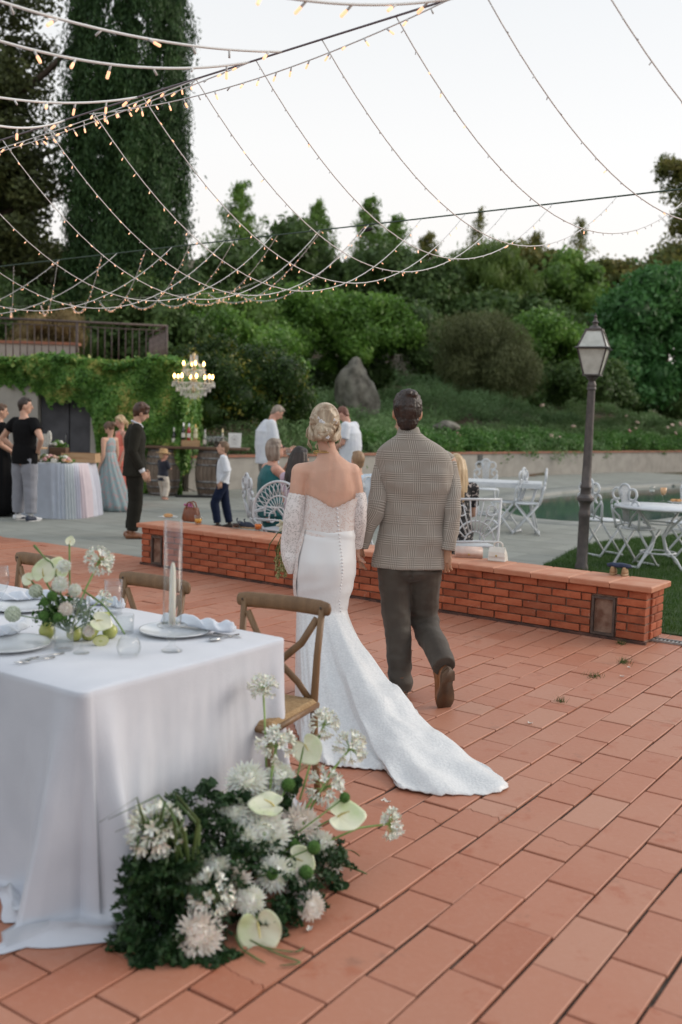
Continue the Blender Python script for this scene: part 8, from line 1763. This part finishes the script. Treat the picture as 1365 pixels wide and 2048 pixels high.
AG = [(527, 1378, 3.62, .052, (533, 1535, 3.5), (0, -.2, 1)), (553, 1492, 3.5, .068, (535, 1620, 3.4), (0, -.4, .9)), (648, 1450, 3.62, .055, (600, 1600, 3.45), (.2, -.4, .9)), (700, 1498, 3.6, .062, (620, 1620, 3.45), (.5, -.3, .8)), (652, 1575, 3.52, .066, (590, 1650, 3.4), (.3, -.5, .7)), (778, 1648, 3.56, .055, (640, 1690, 3.4), (1, -.2, .2)), (312, 1660, 3.0, .082, (370, 1800, 3.0), (-.3, -.8, .5)), (420, 1790, 2.98, .070, (420, 1850, 3.0), (-.1, -.9, .3))]
for i, (x, y, Y, r, b, nv) in enumerate(AG): agap(fa, fp(*b), fp(x, y, Y), nv, r, 50+i, 30 if r < .07 else 44)
for i, (x, y, Y, r, b, nv, td) in enumerate([(612, 1492, 3.55, .055, (575, 1640, 3.42), (-.1, -.9, .45), (.6, 0, -.9)), (545, 1612, 3.3, .060, (520, 1680, 3.3), (0, -.35, 1), (-1, -.1, .05)), (680, 1633, 3.42, .066, (600, 1680, 3.4), (.1, -.55, .85), (1, -.1, .25)), (517, 1849, 2.98, .070, (500, 1800, 3.1), (.05, -1, .25), (.25, -.1, -1)), (592, 1718, 3.25, .050, (560, 1740, 3.25), (.2, -.8, .5), (1, 0, -.5))]):
    anth(fa, fp(*b), fp(x, y, Y), nv, r, td, i)
for (x, y, Y, r) in [(577, 1570, 3.42, .026), (690, 1595, 3.45, .020), (628, 1695, 3.25, .024), (612, 1745, 3.2, .026), (545, 1748, 3.10, .021), (590, 1690, 3.3, .022), (474, 1715, 3.15, .022)]: pomp(fa, core.lerp(fp(x, y, Y), .3), fp(x, y, Y), r)
pp_, qq_, _ = crown_pts(tuple(fp(390, 1745, 3.02)), (.045, .03, .06), 8, .025, 420, 5); lo = leafcloud('dusty_foliage', pp_, qq_, .014, F_dusty, fa, .7, 0, 6); lo['kind'] = 'stuff'
# centrepiece on the table
C0 = tb(125, 1285); cp = thing('table_centrepiece', 'table centrepiece of white anthurium, green pompoms and pale scabiosa', 'flower arrangement', C0)
def cpp(px, py, dy=0.): return at(px, py, C0.y+dy)-C0
cb = cpp(140, 1265)
for i, (x, y, dy, r, mt, nv) in enumerate([(128, 1132, 0, .030, F_white, (.1, -.8, .6)), (120, 1168, -.03, .034, F_white, (0, -.9, .4)), (150, 1180, .02, .028, F_white, (.3, -.8, .4)), (132, 1218, -.04, .030, F_cream, (.1, -.9, .3)), (178, 1262, -.03, .024, F_cream, (.3, -.9, .2))]): mum(cp, cpp(x, y, dy), nv, r, 80+i, mt, F_agst if i < 3 else None)
for i, (x, y, dy, r, nv, td) in enumerate([(88, 1150, 0, .046, (-.1, -.9, .3), (.1, 0, 1)), (112, 1145, .05, .044, (.3, -.8, .4), (.3, 0, 1)), (60, 1160, 0, .026, (-.3, -.8, .5), (-.8, 0, .4)), (196, 1242, -.02, .040, (.3, -.7, .6), (1, 0, -.3)), (140, 1085, .06, .018, (.3, -.8, .3), (.3, 0, 1))]): anth(cp, cb, cpp(x, y, dy), nv, r, td, i+9)
for (x, y, dy, r) in [(105, 1192, -.05, .020), (90, 1204, -.05, .018), (88, 1232, -.05, .021), (117, 1235, -.06, .020)]: pomp(cp, cb, cpp(x, y, dy), r)
F_scab = pm('pale_green_scabiosa', (.48, .55, .42), (.60, .66, .55), 90, .7, 1, 150)
def scab(c, r):
    mb = MB()
    for k in range(70):
        z = 1-2*(k+.5)/70; a = k*2.399; q_ = math.sqrt(1-z*z); d = Vector((q_*math.cos(a), q_*math.sin(a), z)); mb.ell(c+d*r*.75, r*.24, 6, 4)
    f = mb.build('scabiosa_head', F_scab, cp); q = MB(); q.tube([cb, cb.lerp(c, .5)+Vector((0, 0, .015)), c], .0025, 5); q.build('stem', F_stemg, f)
scab(cpp(26, 1228, -.06), .032); scab(cpp(72, 1182, 0), .028)
agap(cp, cb, cpp(198, 1125, 0), (.5, -.5, .8), .052, 91, 34); agap(cp, cb, cpp(205, 1200, .1), (.8, -.3, .4), .034, 92, 20)
q = MB(); q.tube(gpath([cpp(165, 1180), cpp(205, 1208), cpp(232, 1240), cpp(250, 1268)], 12), .0035, 6); q.build('leaning_stem', F_stemg, cp)
q = MB(); q.tube(gpath([cb, cpp(110, 1140), cpp(92, 1118), cpp(68, 1090)], 12), [.003]*10+[.004, .006, .004], 6); q.build('bud_stem', F_stemg, cp)
pp_, qq_, _ = crown_pts(tuple(cpp(125, 1225)), (.09, .05, .06), 12, .035, 700, 15); lo = leafcloud('foliage', pp_, qq_, .022, F_fern2, cp, .45, 0, 16); lo['kind'] = 'stuff'
M_pear = pm('green_pear', (.28, .33, .07), (.40, .42, .12), 14, .35, coat=.2); M_cut = pm('cut_fruit', (.50, .50, .20), (.58, .58, .32), 20, .4)
def fruit(label, name, px, py, r, pear=True, tilt=0.0, rz=0.0):
    p = tb(px, py); t = thing(name, label, 'fruit', p+Vector((0, 0, r*.94)), rz, 'fruit around the centrepiece'); mb = MB()
    if pear: mb.lathe([(0, -r), (r*.5, -r*.92), (r*.95, -r*.4), (r, 0), (r*.82, r*.55), (r*.48, r*1.05), (r*.36, r*1.4), (r*.2, r*1.6), (0, r*1.62)], n=20)
    else: mb.lathe([(0, -r*.88), (r*.5, -r*.85), (r*.95, -r*.4), (r, .1*r), (r*.75, r*.68), (r*.3, r*.86), (0, r*.76)], n=20)
    o = mb.build('flesh', M_pear, t); q = MB(); q.tube([(0, 0, r*(1.55 if pear else .75)), (.002, 0, r*(1.95 if pear else 1.15))], .0018, 5); s_ = q.build('stalk', M_black_peg, t)
    for e in (o, s_): e.rotation_euler = (0, tilt, 0)
    return t
fruit('green pear left of the tumbler at the foot of the flowers', 'pear', 95, 1276, .032); fruit('green pear leaning right at the foot of the flowers', 'pear', 178, 1280, .033, True, 1.1, .3); fruit('yellow pear at the right of the fruit', 'pear', 220, 1276, .030, True, .9, 2.2); fruit('round green apple behind the wine glass', 'apple', 150, 1282, .032, False)
fruit('green pear lying behind the right anthurium', 'pear', 200, 1252, .031, True, 1.2, .8)
t = thing('halved_fruit', 'halved pale green fruit showing its cut face beside the pears', 'fruit', tb(202, 1290)+Vector((0, 0, .018))); mb = MB(); mb.ell((0, 0, 0), (.030, .014, .022), 18, 12); mb.build('flesh', M_pear, t); mb = MB(); mb.lathe([(0, 0), (.022, 0), (.026, -.002)], n=20); mb.v = [(v[0]*1.1, -.0135-v[2]*0, v[1]*.78) for v in mb.v]; mb.build('cut_face', M_cut, t); t.rotation_euler = (0, 0, .2)
# fallen petals on the tiles
F_pet = pm('fallen_petal', (.66, .62, .56), rough=.7)
for i, (x, y) in enumerate(((619, 1863), (775, 1607), (768, 1604), (1258, 1337), (1244, 1355), (1060, 1449))):
    p = gr(x, y); mb = MB(); a = random.uniform(0, 6); mb.grid([[Vector((math.cos(a)*u*.014-math.sin(a)*v*.008, math.sin(a)*u*.014+math.cos(a)*v*.008, .003+.006*(u*u+v*v))) for u in (-1, -.3, .4, 1)] for v in (-1, 0, 1)]); o = mb.build('fallen_petal', F_pet); o.location = p
    tag(o, ('small white petal on the tiles in front of the arrangement', 'larger fallen petal near the sunken tile by the train', 'tiny petal touching the sunken tile by the train', 'pale petal on a tile near the wall end light', 'pale fleck on a tile below the grass tuft', 'pale petal on the tiles right of the train')[i], 'petal')
